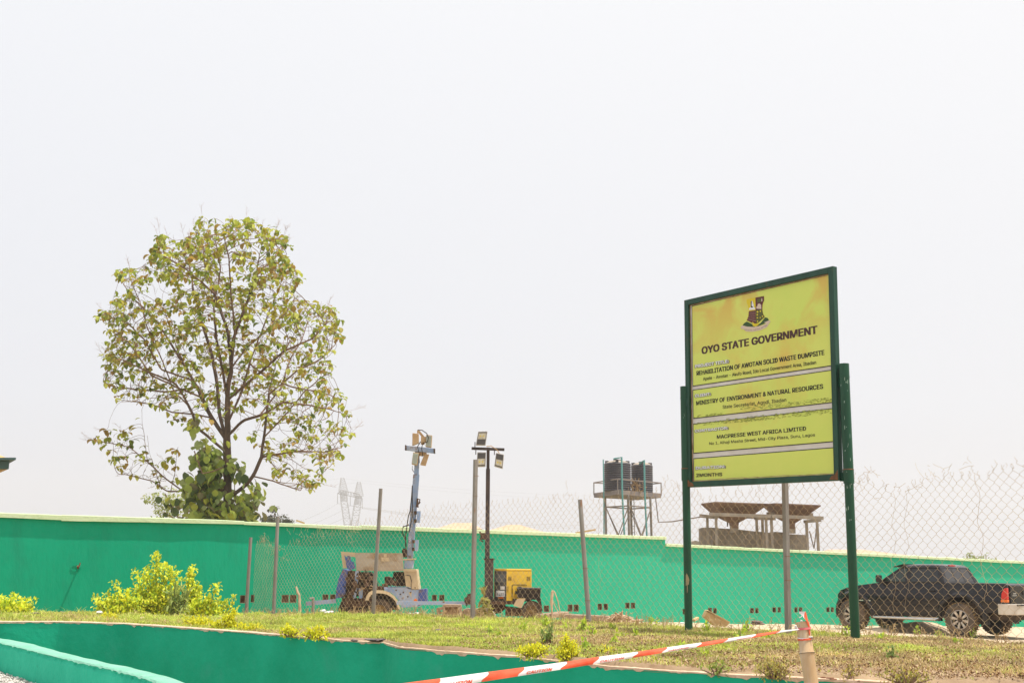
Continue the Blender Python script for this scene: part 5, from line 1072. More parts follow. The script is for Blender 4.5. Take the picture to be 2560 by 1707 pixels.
# ================================================================== FAR ROOFS, PYLON, CABLES
M['rooft'] = mat('faded_tan_roof', (0.62, 0.42, 0.28), (0.52, 0.36, 0.24), scale=0.8, rough=0.8, stretch=(4, 1, 1)); M['farwall'] = plain('cream_house_wall', (0.5, 0.42, 0.33), 0.9)
def roof(label, x0, xa, xb, x1, yr, ye, Y, D=9):
    t = thing('house', label, 'house', at((x0 + x1) / 2, ye + 8, Y + D / 2)); A, B = at(x0, ye, Y), at(x1, ye, Y); r0, r1 = at(xa, yr, Y), at(xb, yr, Y)
    r0 = Vector((r0.x, Y + D / 2, r0.z + (r0.z - EZ) * D / 2 / Y)); r1 = Vector((r1.x, Y + D / 2, r1.z + (r1.z - EZ) * D / 2 / Y)); C_, D_ = B + Vector((0, D, 0)), A + Vector((0, D, 0))
    b = MB(); b.add([A, B, C_, D_, r0, r1], [(0, 1, 5, 4), (1, 2, 5), (2, 3, 4, 5), (3, 0, 4), (3, 2, 1, 0)]); rf = b.build('roof', M['rooft'], t)
    b = MB(); b.box(((A.x + B.x) / 2, Y + D / 2, (A.z + EZ - 2.6) / 2), (B.x - A.x - 0.8, D - 0.8, A.z - EZ + 2.6)); b.build('wall', M['farwall'], t)
roof('low tan roofed house behind the wall, left of the black mast', 1085, 1125, 1175, 1205, 1306.5, 1322, 66)
roof('wide tan hipped roof behind the wall, right of the black mast', 1195, 1270, 1300, 1372, 1311, 1333, 70)
roof('flat tan roof just showing behind the wall above the pickup', 2085, 2120, 2210, 2275, 1373.5, 1388, 75)
# gatehouse at left edge
gh = thing('gatehouse', 'corner of a blue green eaved building with ochre roof at the left edge', 'building', at(-150, 1500, 40))
def z8(x, y): return (x / 9.8, 1100 + y / 9.8)
M['ochre'] = mat('ochre_roof', (0.62, 0.42, 0.14), (0.52, 0.36, 0.16), scale=2, rough=0.7); M['fascia'] = plain('blue_green_fascia', (0.07, 0.14, 0.13), 0.6)
def e8(x, y, Y): return at(*z8(x, y), Y)
b = MB(); A = e8(392, 440, 38); zf = A.z; b.prism([(A.x, 38, zf - .05), (A.x - 6, 38.4, zf - .05), (A.x - 6, 46, zf - .05), (A.x * 45 / 38 - 1.0, 45, zf - .05)], (0, 0, 0.07)); b.build('gutter', M['fascia'], gh)
b = MB(); A2 = e8(235, 470, 38.4); b.prism([(A2.x, 38.4, zf - 0.31), (A2.x - 6, 38.8, zf - 0.31), (A2.x - 6, 45, zf - 0.31), (A2.x * 44.5 / 38.4 - 1.0, 44.5, zf - 0.31)], (0, 0, 0.255)); b.build('fascia', M['fascia'], gh)
b = MB(); R0_ = Vector((A2.x - 0.02, 38.3, zf + .02)); b.add([R0_, (A2.x - 6, 38.7, zf + .02), (A2.x - 6, 45, zf + .02), (A2.x * 44.5 / 38.4 - 1.0, 44.5, zf + .02), (A2.x - 2.6, 41.5, zf + .75), (A2.x - 5, 41.5, zf + .75)], [(0, 1, 5, 4), (1, 2, 5), (2, 3, 4, 5), (3, 0, 4)]); b.build('roof', M['ochre'], gh)
b = MB(); b.prism([(A2.x - 0.1, 38.5, zf - 0.33), (A2.x - 6, 38.9, zf - 0.33), (A2.x - 6, 45, zf - 0.33), (A2.x * 44.5 / 38.4 - 1.1, 44.5, zf - 0.33)], (0, 0, 0.015)); b.build('soffit', M['ochre'], gh)
b = MB(); b.box((A2.x - 5.0, 42, (zf - .33 + EZ - 2.5) / 2), (4.6, 4, zf - .33 - EZ + 2.5)); b.build('wall', M['farwall'], gh)
# pylon
YP = 900.0; PS = YP / 420
def z9(x, y): return (830 + x / 6.816, 1170 + y / 6.816)
def pp(x, y, Y=YP): return at(*z9(x, y), Y)
M['pyl'] = plain('pylon_steel', (0.30, 0.29, 0.29), 0.7, 0.3)
py = thing('power_pylon', 'hazy steel lattice power pylon far behind the wall beside the tree', 'pylon', pp(300, 1400)); hw_ = 1.0
def lattice(b, pts_c, ws, seg, r):
    ws = [w * PS for w in ws]; r = r * PS
    L = []
    for i in range(seg + 1):
        t_ = i / seg * (len(pts_c) - 1); k = min(int(t_), len(pts_c) - 2); f_ = t_ - k; c_ = pts_c[k].lerp(pts_c[k + 1], f_); w = ws[k] + (ws[k + 1] - ws[k]) * f_
        L.append([c_ + Vector((sx * w, sy * w, 0)) for sx, sy in ((-1, -1), (1, -1), (1, 1), (-1, 1))])
    for i in range(seg):
        for k in range(4):
            b.tube([L[i][k], L[i + 1][k]], r, 3, cap=False); b.tube([L[i][k], L[i + 1][(k + 1) % 4]], r * .7, 3, cap=False); b.tube([L[i][k], L[i][(k + 1) % 4]], r * .6, 3, cap=False)
b = MB(); lattice(b, [pp(310, 1250), pp(205, 560), pp(195, 400)], [1.2, 1.1, 1.0], 14, 0.075); lattice(b, [pp(340, 1250), pp(435, 620), pp(455, 470)], [1.2, 1.1, 1.0], 14, 0.075); b.build('leg_lattice', M['pyl'], py, kind='stuff')
b = MB(); lattice(b, [pp(195, 400), pp(178, 160)], [1.5, 0.5], 7, 0.06); lattice(b, [pp(455, 470), pp(460, 230)], [1.5, 0.5], 7, 0.06); b.build('peak_lattice', M['pyl'], py, kind='stuff')
b = MB()
a0, a1, c0, c1 = pp(100, 430), pp(520, 518), pp(160, 375), pp(455, 435)
for o in (-0.8 * PS, 0.8 * PS):
    ov = Vector((0, o, 0)); b.tube([a0 + ov, a1 + ov], 0.11 * PS, 3); b.tube([c0 + ov, c1 + ov], 0.10 * PS, 3); b.tube([a0, c0 + ov], 0.07 * PS, 3); b.tube([a1, c1 + ov], 0.07 * PS, 3)
    for k in range(14): b.tube([a0.lerp(a1, k / 14) + ov, c0.lerp(c1, (k + (1 if k % 2 else 0)) / 14.5) + ov], 0.05 * PS, 3)
b.build('cross_beam', M['pyl'], py, kind='stuff')
ends = [(95, 600, 430), (312, 640, 475), (517, 685, 518)]
for x, y, y0 in ends: b = MB(); b.tube([pp(x, y0), pp(x, y)], 0.10 * PS, 4); b.build('insulator', M['pyl'], py)
for k, (x, y, y0) in enumerate(ends):
    o = thing('power_cable', ['thin power cable from the left insulator of the pylon', 'thin power cable from the middle insulator of the pylon', 'thin power cable from the right insulator of the pylon'][k], 'cable', pp(x, y), group='cables of the pylon')
    l = at(560 + 0 * k, [1320, 1336, 1352][k], 300 * PS); A = pp(x, y); pts = [A.lerp(l, t_) - Vector((0, 0, 3.0 * PS * 4 * t_ * (1 - t_))) for t_ in np.linspace(0, 1, 14)]
    r = at(1500, [1312, 1316, 1320][k], 520 * PS); pts2 = [A.lerp(r, t_) - Vector((0, 0, 2.0 * PS * 4 * t_ * (1 - t_))) for t_ in np.linspace(0, 1, 14)]
    b = MB(); b.tube(pts, 0.05 * PS, 3); b.tube(pts2, 0.05 * PS, 3); b.build('wire', M['pyl'], o)
for k, (x, y) in enumerate(((178, 175), (460, 245))):
    o = thing('power_cable', ['very faint earth wire from the left peak of the pylon', 'very faint earth wire from the right peak of the pylon'][k], 'cable', pp(x, y), group='earth wires of the pylon'); A = pp(x, y); r = at(1700, 1240 + 10 * k, 520 * PS); l = at(500, 1215 + 12 * k, 300 * PS)
    b = MB(); b.tube([A.lerp(r, t_) - Vector((0, 0, 2.0 * PS * 4 * t_ * (1 - t_))) for t_ in np.linspace(0, 1, 14)], 0.02 * PS, 3); b.tube([A.lerp(l, t_) - Vector((0, 0, 4 * t_ * (1 - t_))) for t_ in np.linspace(0, 1, 10)], 0.02 * PS, 3); b.build('wire', M['pyl'], o)

# ================================================================== THE BIG TREE
YR = 38.0
def zt2(x, y): return (200 + x / 1.96, 520 + y / 1.96)
def tz(x, y, dy=0.0): return at(*zt2(x, y), YR + dy)
M['bark'] = mat('grey_brown_bark', (0.20, 0.13, 0.095), (0.09, 0.06, 0.05), scale=3, rough=0.95, bump=0.6, bscale=12, stretch=(1, 1, 0.3))
M['twig'] = mat('pale_brown_twigs', (0.26, 0.165, 0.11), (0.19, 0.115, 0.08), scale=2, rough=0.95)
M['leaf'] = mat('broad_leaves', (0.2, 0.25, 0.05), rough=0.55, trans=0.45, attr=True)
big = thing('broadleaf_tree', 'tall open crowned tree with drooping olive leaves behind the teal wall', 'tree', tz(720, 1700))
limbs = [ # pixel path in the tree crop, depth at the far end, start radius
 ([(722, 1750), (722, 1530), (724, 1300), (720, 1180), (724, 1000), (722, 900), (740, 800)], 0.0, 0.15),
 ([(740, 800), (747, 650), (790, 540), (830, 430), (865, 330), (880, 220)], -0.6, 0.1),
 ([(740, 800), (728, 620), (690, 500), (650, 400), (612, 290), (600, 170)], 0.9, 0.1),
 ([(735, 1420), (800, 1370), (850, 1310), (888, 1220), (905, 1100), (915, 1000), (930, 880), (960, 760), (1040, 640)], 0.8, 0.1),
 ([(850, 1310), (940, 1335), (1040, 1370), (1088, 1388)], -0.8, 0.04),
 ([(890, 1215), (1050, 1190), (1200, 1195), (1280, 1172)], -1.2, 0.04),
 ([(712, 1130), (640, 1020), (595, 920), (530, 800), (480, 700), (430, 560), (400, 440)], 0.8, 0.08),
 ([(660, 1200), (580, 1080), (530, 960), (470, 860), (330, 800), (200, 740)], -1.0, 0.07),
 ([(520, 1385), (430, 1388), (350, 1335), (220, 1305), (180, 1300)], 0.5, 0.035),
 ([(500, 1385), (400, 1310), (330, 1240), (240, 1170), (140, 1150), (45, 1140)], -0.7, 0.04),
 ([(722, 1380), (620, 1372), (500, 1385)], 0.0, 0.05),
 ([(470, 860), (395, 790), (320, 650), (230, 560), (120, 530)], -1.2, 0.04),
 ([(745, 930), (830, 850), (900, 790), (1000, 700), (1140, 640), (1210, 560)], -1.4, 0.06),
 ([(740, 1120), (800, 1040), (900, 1010), (1000, 950), (1150, 970), (1280, 1000)], -1.0, 0.05),
 ([(742, 790), (810, 690), (890, 620), (1000, 520), (1060, 430)], 1.6, 0.06),
 ([(560, 860), (420, 900), (300, 890), (170, 880), (110, 850)], 1.2, 0.035),
 ([(540, 780), (380, 560), (260, 440), (190, 340)], 1.8, 0.05),
 ([(640, 400), (520, 300), (420, 240), (385, 140)], -1.0, 0.035),
 ([(870, 330), (960, 240), (1010, 170)], 1.0, 0.03),
 ([(740, 830), (760, 620), (740, 430), (730, 250), (700, 120)], -1.9, 0.05),
 ([(930, 900), (1060, 800), (1180, 740), (1260, 660)], 1.4, 0.03),
 ([(716, 1160), (684, 1010), (672, 860), (642, 700), (596, 560), (560, 420), (530, 260)], 1.5, 0.05),
 ([(736, 1060), (792, 900), (832, 760), (876, 640), (930, 500), (985, 370)], 0.6, 0.05),
 ([(903, 1110), (1000, 1020), (1100, 900), (1180, 830), (1240, 800)], -0.6, 0.03),
 ([(595, 925), (480, 880), (350, 820), (240, 660), (170, 600)], 0.3, 0.03),
 ([(530, 960), (455, 890), (405, 750), (335, 600), (290, 450), (240, 340)], -0.4, 0.03),
 ([(735, 960), (700, 800), (668, 640), (655, 480), (690, 300), (660, 150)], -1.5, 0.04),
 ([(905, 1000), (985, 880), (1030, 740), (1090, 640), (1120, 540)], 1.9, 0.03),
 ([(640, 1020), (560, 1010), (450, 1000), (350, 960), (200, 940)], 1.5, 0.02),
 ([(820, 750), (900, 820), (1050, 880), (1180, 900), (1260, 930)], 1.2, 0.03),
 ([(330, 1240), (315, 1120), (300, 1010)], 0.2, 0.012), ([(430, 1388), (465, 1290), (478, 1180)], 0.1, 0.012), ([(380, 1360), (340, 1200), (330, 1110)], -0.2, 0.012)]
nodes = []; par = []
def near_node(p):
    if not nodes: return -1
    A = np.array(nodes); return int(((A - np.array(p)) ** 2).sum(1).argmin())
for li, (pp_, dep, r_) in enumerate(limbs):
    P3 = []
    for k, (x, y) in enumerate(pp_):
        t_ = k / (len(pp_) - 1); P3.append(tz(x, y, dep * t_ ** 1.2))
    prev = near_node(P3[0])
    if prev >= 0: # start from the existing limb
        P3[0] = Vector(nodes[prev])
    Q = resample(P3, 0.13)
    for k, q in enumerate(Q):
        if k == 0 and prev >= 0: continue
        q = q + Vector((0.025 * nz(k * .35, li), 0.03 * nz(k * .3, li + 50), 0.02 * nz(k * .4, li + 90))) * min(1, k / 4)
        nodes.append(tuple(q)); par.append(prev); prev = len(nodes) - 1
n_limb = len(nodes)
outline = [(600, 45), (640, 55), (720, 65), (830, 55), (950, 95), (1030, 150), (1030, 260), (1090, 360), (1110, 460), (1180, 470), (1245, 490), (1295, 640), (1230, 720), (1230, 850), (1290, 910), (1330, 1000), (1335, 1080), (1300, 1180), (1230, 1290), (1130, 1395), (1060, 1390), (1000, 1330), (880, 1260), (790, 1180), (600, 1150), (540, 1080), (450, 1040), (380, 960), (200, 950), (150, 900), (95, 860), (140, 820), (85, 740), (120, 690), (170, 640), (140, 570), (60, 535), (150, 470), (200, 410), (165, 330), (240, 285), (325, 290), (340, 220), (375, 115), (410, 115), (440, 200), (500, 160), (560, 110)]
outline2 = [(30, 1140), (150, 1080), (260, 1120), (330, 1200), (400, 1230), (480, 1180), (480, 1370), (400, 1380), (300, 1320), (180, 1310), (140, 1200)]
def inside(poly, x, y):
    c = False; j = len(poly) - 1
    for i in range(len(poly)):
        if (poly[i][1] > y) != (poly[j][1] > y) and x < (poly[j][0] - poly[i][0]) * (y - poly[i][1]) / (poly[j][1] - poly[i][1]) + poly[i][0]: c = not c
        j = i
    return c
att = []
while len(att) < 4600:
    x, y = rng.uniform(0, 1350), rng.uniform(30, 1400); hx = abs(x - 700) / 640; hy = abs(y - 700) / 720
    dmax = 3.3 * math.sqrt(max(0.03, 1 - min(1, hx) ** 2 * .9)) * (0.55 + 0.45 * math.sqrt(max(0, 1 - min(1, hy) ** 2)))
    if inside(outline, x, y):
        if nz(x * .0085, y * .0085, 4) < -0.22 and rng.random() < .9: continue
        if y > 1000 and 560 < x < 900 and rng.random() < 0.85: continue
        if rng.random() < 0.35 * sstep(500, 1000, y): continue
        att.append(tuple(tz(x, y, rng.uniform(-dmax, dmax))))
k = 0
while k < 150:
    x, y = rng.uniform(0, 500), rng.uniform(1050, 1400)
    if inside(outline2, x, y): att.append(tuple(tz(x, y, rng.uniform(-1, 1)))); k += 1
att = np.array(att); alive = np.ones(len(att), bool); NA = np.array(nodes)
best = np.full(len(att), 1e9); bi = np.zeros(len(att), int)
def upd(start):
    global best, bi
    A = np.array(nodes[start:])
    if len(A) == 0: return
    for c0 in range(0, len(A), 400):
        d = ((att[:, None, :] - A[None, c0:c0 + 400, :]) ** 2).sum(2); m_ = d.argmin(1); dv = d[np.arange(len(att)), m_]; w = dv < best; best[w] = dv[w]; bi[w] = m_[w] + start + c0
upd(0); STEP = 0.13; kids = {}
for it in range(110):
    act = alive & (best < 3.2 ** 2); 
    if not act.any(): break
    start = len(nodes); idx = bi[act]; dirs = att[act] - np.array([nodes[i] for i in idx]); dirs /= np.linalg.norm(dirs, axis=1)[:, None] + 1e-9
    acc = {}
    for i, d in zip(idx, dirs): acc[i] = acc.get(i, 0) + d
    for i, d in acc.items():
        d = d / (np.linalg.norm(d) + 1e-9)
        if par[i] >= 0:
            pd = np.array(nodes[i]) - np.array(nodes[par[i]]); pd /= np.linalg.norm(pd) + 1e-9; d = d * 0.62 + pd * 0.55
        d = d + rng.normal(0, 0.07, 3) + np.array([0, 0, 0.07]); d /= np.linalg.norm(d)
        key = (i, round(d[0] * 4), round(d[1] * 4), round(d[2] * 4))
        if key in kids: continue
        kids[key] = 1; nodes.append(tuple(np.array(nodes[i]) + d * STEP)); par.append(i)
    if len(nodes) == start: break
    upd(start); alive &= best > 0.17 ** 2
NA = np.array(nodes); nN = len(nodes); nch = np.zeros(nN, int)
for p_ in par:
    if p_ >= 0: nch[p_] += 1
E_ = 2.35; rad = np.zeros(nN)
for i in range(nN - 1, -1, -1):
    if nch[i] == 0: rad[i] = 0.0058 ** E_
    if par[i] >= 0: rad[par[i]] += rad[i] if nch[i] else 0.0058 ** E_
order_ok = all(p_ < i for i, p_ in enumerate(par))
rad = rad ** (1 / E_); rad = np.minimum(rad * 0.92, 0.145)
# limb minimum
def frusta(sel, nseg):
    V = []; F = []; c = 0
    ang = np.linspace(0, 2 * PI, nseg, endpoint=False)
    for i in sel:
        p_ = par[i]; A = NA[p_]; B = NA[i]; d = B - A; L = np.linalg.norm(d)
        if L < 1e-6: continue
        d /= L; x = np.cross(d, [0.3, 0.9, 0.2]); x /= np.linalg.norm(x); y = np.cross(d, x); ra = min(rad[p_], rad[i] * 1.25 + 0.002); rb = rad[i]
        ring = np.cos(ang)[:, None] * x + np.sin(ang)[:, None] * y; V.append(A - d * ra * .3 + ring * ra); V.append(B + d * rb * .3 + ring * rb)
        for k in range(nseg): F.append((c + k, c + (k + 1) % nseg, c + nseg + (k + 1) % nseg, c + nseg + k))
        c += 2 * nseg
    return np.vstack(V), np.array(F)
thick = [i for i in range(nN) if par[i] >= 0 and rad[i] > 0.035]; thin = [i for i in range(nN) if par[i] >= 0 and rad[i] <= 0.035]
V, F = frusta(thick, 9); fastmesh('trunk', V, F, M['bark'], big, smooth=True)
V, F = frusta(thin, 4); fastmesh('branches', V, F, M['twig'], big, kind='stuff')
# leaves -------------------------------------------------------------
def leaf_shape(fold=0.25, curl=0.35):
    """a drooping broad leaf: 2 x 4 quads, hangs along -z from the origin, length 1"""
    ys = [0.0, 0.22, 0.5, 0.78, 1.0]; ws = [0.03, 0.27, 0.33, 0.22, 0.01]; V = []
    for t_, w in zip(ys, ws):
        zz = -t_; out = curl * math.sin(t_ * 2.2) * 0.5
        V += [(-w, out + fold * w, zz), (0, out, zz * 1.0), (w, out + fold * w, zz)]
    F = []
    for k in range(4):
        a = k * 3; F += [(a, a + 1, a + 4, a + 3), (a + 1, a + 2, a + 5, a + 4)]
    return np.array(V), np.array(F)
LV = [leaf_shape(f, c) for f, c in ((0.3, 0.5), (0.6, 0.3), (0.15, 0.8), (0.9, 0.6))]
def rotz(a): c_, s_ = math.cos(a), math.sin(a); return np.array([[c_, -s_, 0], [s_, c_, 0], [0, 0, 1]])
def rotx(a): c_, s_ = math.cos(a), math.sin(a); return np.array([[1, 0, 0], [0, c_, -s_], [0, s_, c_]])
def leaf_cloud(name, items, mats, parent, kind='stuff', shapes=LV):
    """items: (pos, length, tilt, azimuth, colour)"""
    Vs = []; Fs = []; cs = []; c = 0
    for k, (p, L, tilt, azm, colr) in enumerate(items):
        v, f = shapes[k % len(shapes)]; w = (v * L) @ (rotz(azm) @ rotx(tilt)).T + np.array(p); Vs.append(w); Fs.append(f + c); c += len(v); cs.append(np.tile(colr, (len(f), 1)))
    return fastmesh(name, np.vstack(Vs), np.vstack(Fs), mats, parent, col=np.vstack(cs), kind=kind)
pal = np.array([(0.28, 0.34, 0.045), (0.38, 0.42, 0.05), (0.40, 0.35, 0.045), (0.38, 0.25, 0.055), (0.15, 0.21, 0.04), (0.58, 0.60, 0.14)])
palw = np.array([.24, .24, .2, .14, .1, .08])
tips = [i for i in range(nN) if rad[i] < 0.0085 and i >= n_limb * 0.3]
items = []
for i in tips:
    zrel = (NA[i][2] - 3) / 8.0
    endb = nch[i] == 0
    rr_ = min(1, math.hypot((NA[i][0] - tz(700, 650).x) / 4.1, (NA[i][2] - tz(700, 650).z) / 4.6)); pr = (0.55 + .42 * rr_ ** 1.5) if endb else 0.12
    if rng.random() > pr * (0.5 + 0.7 * min(1, max(0, zrel))): continue
    base_h = rng.choice(6, p=palw)
    for q in range(rng.integers(2, 5) if endb else 1):
        colr = pal[base_h if rng.random() < .6 else rng.choice(6, p=palw)] * rng.uniform(.8, 1.2)
        items.append((NA[i] + rng.normal(0, 0.03, 3), rng.uniform(.11, .25), rng.uniform(0.05, 1.3), rng.uniform(0, 6.28), colr))
print('TREE nodes', nN, 'leaves', len(items))
rng.shuffle(items) if False else None
order = sorted(range(len(items)), key=lambda k: -items[k][1]); front = order[:300]; rest = order[300:]
leaf_cloud('foliage', [items[k] for k in rest], M['leaf'], big)
leafmesh = []
def leaf_meshes(tag, palette, shapes):
    out = []
    for si, (v, f) in enumerate(shapes):
        for c_ in palette:
            me = bpy.data.meshes.new('leaf'); me.from_pydata([tuple(x) for x in v], [], [tuple(map(int, q)) for q in f]); me.materials.append(M['leaf'])
            a_ = me.attributes.new('tint', 'FLOAT_COLOR', 'FACE'); a_.data.foreach_set('color', np.tile([*c_, 1.0], len(f)).astype(np.float32)); out.append(me)
    return out
LM = leaf_meshes('t', pal, LV)
def leaf_objs(parent, its, LMs, npal):
    inv = WM[parent.name].inverted()
    for k, (p, L, tilt, azm, colr) in enumerate(its):
        o = bpy.data.objects.new('leaf', LMs[(k % 4) * npal + int(rng.integers(0, npal))]); COL.objects.link(o); o.parent = parent
        o.location = inv @ Vector(p); o.rotation_euler = (tilt, 0, azm); o.scale = (L, L, L)
leaf_objs(big, [items[k] for k in front], LM, 6)
# fine dry flower sprays beyond the outline
b = MB()
ends_ = [i for i in range(nN) if nch[i] == 0 and rad[i] < 0.01]
for i in random.sample(ends_, min(240, len(ends_))):
    p = Vector(NA[i]); d = Vector((p.x - tz(720, 800).x, p.y - YR, (p.z - 5) * 0.8)).normalized()
    if random.random() < .5: d = (d + Vector((0, 0, .8))).normalized()
    L = random.uniform(.25, .6); e = p + d * L; b.tube([p, p + d * L * .5 + Vector((0, 0, -.02)), e], 0.0035, 3)
    for q in range(5): b.tube([p + d * L * (.4 + .12 * q), p + d * L * (.55 + .12 * q) + Vector((random.uniform(-.12, .12), random.uniform(-.12, .12), random.uniform(-.05, .12)))], 0.003, 3, cap=False)
M['spray'] = plain('dry_flower_sprays', (0.42, 0.30, 0.25), 0.9); b.build('dry_sprays', M['spray'], big, kind='stuff', recalc=False)

# climbing vine with large leaves round the trunk foot
vn = thing('climbing_vine', 'large leaved climbing vine smothering the foot of the tree trunk above the wall', 'vine', tz(640, 1700))
vp = np.array([(0.35, 0.44, 0.14), (0.42, 0.49, 0.20), (0.50, 0.60, 0.14), (0.12, 0.17, 0.07), (0.55, 0.58, 0.10), (0.26, 0.24, 0.13)])
vit = []; vreg = [((615, 1330), (90, 110), 170), ((640, 1230), (65, 80), 80), ((690, 1485), (140, 60), 210), ((555, 1410), (65, 70), 70), ((825, 1450), (55, 90), 90), ((590, 1180), (35, 60), 22), ((560, 1060), (18, 50), 16), ((450, 1450), (50, 40), 16), ((760, 1280), (60, 60), 30), ((860, 1370), (30, 40), 16)]
for (cx, cy), (sx, sy), n in vreg:
    for _ in range(n):
        x, y = rng.normal(cx, sx * .55), rng.normal(cy, sy * .55)
        if y > 1600: y = 1500
        vit.append((np.array(tz(x, y, rng.uniform(-.9, .5))), rng.uniform(.17, .36), rng.uniform(-.1, 1.0), rng.uniform(-1.7, 1.7), vp[rng.choice(6, p=[.25, .25, .18, .18, .06, .08])]))
VS = []
for f_, c_ in ((0.12, 0.3), (0.3, 0.15), (0.2, 0.5), (0.05, 0.25)):
    v, f = leaf_shape(f_, c_); v = v.copy(); v[:, 0] *= 1.35; VS.append((v, f))
VM = leaf_meshes('v', vp, VS)
vord = sorted(range(len(vit)), key=lambda k: vit[k][0][1]); leaf_objs(vn, [vit[k] for k in vord[:290]], VM, 6); leaf_cloud('foliage', [vit[k] for k in vord[290:]], M['leaf'], vn, shapes=VS)
b = MB()
for k in range(9):
    x = 560 + k * 22; y = 1600; pts = []
    for q in range(9): pts.append(tz(x, y, -.4 + .05 * k)); y -= 45; x += random.uniform(-18, 22)
    b.tube(pts, 0.014, 5)
b.tube([tz(560, 1190, -.6), tz(600, 1300, -.8), tz(650, 1290, -.9), tz(700, 1270, -.8)], 0.02, 5); b.build('vine_stem', M['twig'], vn)

# pale shrub tree and far trees over the wall
def bushy(name, label, c, rx, ry, rz_, n, size, pal_, density_mat, group=None, Yd=None, cat='tree', trunk=True):
    t = thing(name, label, cat, (c[0], c[1], EZ - 2.4), group=group); its = []
    blobs = [(rng.normal(0, .45, 3) * np.array([rx, ry, rz_]), rng.uniform(.25, .5)) for _ in range(14)]
    for _ in range(n):
        o, r_ = blobs[rng.integers(0, 14)]; d = rng.normal(0, 1, 3); d /= np.linalg.norm(d); p = np.array(c) + o + d * np.array([rx, ry, rz_]) * r_ * rng.uniform(.6, 1)
        its.append((p, size * rng.uniform(.6, 1.3), rng.uniform(0, 1.5), rng.uniform(0, 6.28), pal_[rng.integers(0, len(pal_))]))
    leaf_cloud('foliage', its, M['leaf'], t)
    if trunk:
        b = MB(); b.tube([(c[0], c[1], EZ - 2.6), (c[0] + .1, c[1], c[2] - rz_ * .3)], rz_ * .09, 6)
        for k in range(10): o, _ = blobs[k]; b.tube([(c[0] + .1, c[1], c[2] - rz_ * .5), tuple(np.array(c) + o)], rz_ * .025, 4)
        b.build('trunk', M['twig'], t)
pp1 = at(445, 1275, 46); bushy('acacia_tree', 'pale feathery tree showing behind the vine, just over the wall', tuple(pp1), 1.4, 1.1, 0.85, 1300, 0.10, np.array([(.40, .44, .16), (.5, .52, .25), (.3, .36, .12)]), None)
pp1 = at(692, 1312, 130); bushy('far_tree', 'small hazy grey green tree above the wall, right of the big tree', tuple(pp1), 1.5, 1.2, 1.1, 900, 0.28, np.array([(.10, .11, .06), (.14, .14, .09)]), None)
pp1 = at(718, 1310, 130); bushy('far_tree', 'smaller of the two far trees, just behind the second post', tuple(pp1), .75, .7, .75, 400, 0.25, np.array([(.10, .11, .06), (.14, .14, .09)]), None)
for k, (x, y, w) in enumerate(((2420, 1396, .7), (2465, 1398, .7), (2447, 1400, .6))):
    pp1 = at(x, y, 48); bushy('wall_plant', ['pale green plant top over the wall above the pickup cab', 'pale green plant top over the wall above the pickup bed', 'lowest pale green plant top over the wall above the pickup'][k], tuple(pp1), w * .6, .4, .22, 130, 0.10, np.array([(.30, .36, .12), (.4, .42, .18)]), None, cat='plant')

# ================================================================== SHRUBS AND WEEDS ON THE BED
def shrub(name, label, px, py, stems, leafL, pal_, Y=None, cat='shrub', group=None, spread=0.5, kind_leaf=None, lean=0.0, curlmat=None, dens=1.0, mound=()):
    """stems: list of (dx px, height px, bend) measured from the foot"""
    foot = gpt(px, py) if Y is None else Vector((at(px, py, Y).x, Y, ground_z(at(px, py, Y).x, Y)))
    k_ = foot.y / 3050.0; t = thing(name, label, cat, foot, group=group); b = MB(); its = []
    for (dx, h, bend) in stems:
        base = foot + Vector((dx * k_ * .35, rng.uniform(-.5, .5) * spread * .3, -0.02)); H = h * k_; pts = []
        ty = rng.uniform(-.5, .5) * spread * .5
        for q in range(7):
            s_ = q / 6; pts.append(base + Vector(((dx * .85 * s_ ** 1.2 + bend * math.sin(s_ * 2)) * k_, ty * s_, H * s_)))
        b.tube(pts, [0.010 * (1 - .7 * q / 6) for q in range(7)], 5)
        nl = max(8, int(H / (leafL * .30) * 3.4 * dens))
        for q in range(nl):
            s_ = 1 - (rng.random() ** 1.1) * 0.88; f_ = s_ * 6; i_ = min(5, int(f_)); p = pts[i_].lerp(pts[i_ + 1], f_ - i_)
            r_ = (0.35 + 0.65 * (1 - s_)) * spread * 0.28 + 0.02; a = rng.uniform(0, 6.28); rr = r_ * math.sqrt(rng.random())
            pos = np.array(p) + np.array([math.cos(a) * rr, math.sin(a) * rr, rng.uniform(-.04, .04)]); L = leafL * rng.uniform(.6, 1.25)
            its.append((pos, L, PI + rng.uniform(-1.2, 1.2) * 1.0 if rng.random() < .75 else rng.uniform(.3, 1.2), a - PI / 2 + rng.uniform(-.5, .5), pal_[rng.integers(0, len(pal_))] * rng.uniform(.85, 1.15)))
    for (mx, mw, mh, n_) in mound:
        for _ in range(n_):
            a = rng.uniform(0, 6.28); e_2 = math.asin(rng.uniform(0, 1)); q_ = rng.uniform(.72, 1.0) * (1 + .18 * nz(a * 1.5, e_2 * 3, mx)); 
            pos = np.array(foot) + np.array([(mx + math.cos(a) * math.cos(e_2) * mw * q_) * k_, math.sin(a) * math.cos(e_2) * mw * q_ * k_ * .7, math.sin(e_2) * mh * q_ * k_])
            its.append((pos, leafL * rng.uniform(.6, 1.2), PI + rng.uniform(-1.3, 1.3), rng.uniform(0, 6.28), pal_[rng.integers(0, len(pal_))] * rng.uniform(.85, 1.15)))
    b.build('stem', M['twig'], t, recalc=False); leaf_cloud('foliage', its, M['leaf'], t, shapes=kind_leaf or SL)
    return t
SL = []
for f_, c_ in ((0.5, .5), (.7, .8), (.3, .3), (.9, .6)):
    v, f = leaf_shape(f_, c_); v = v.copy(); v[:, 0] *= 0.85; SL.append((v, f))
OL = []
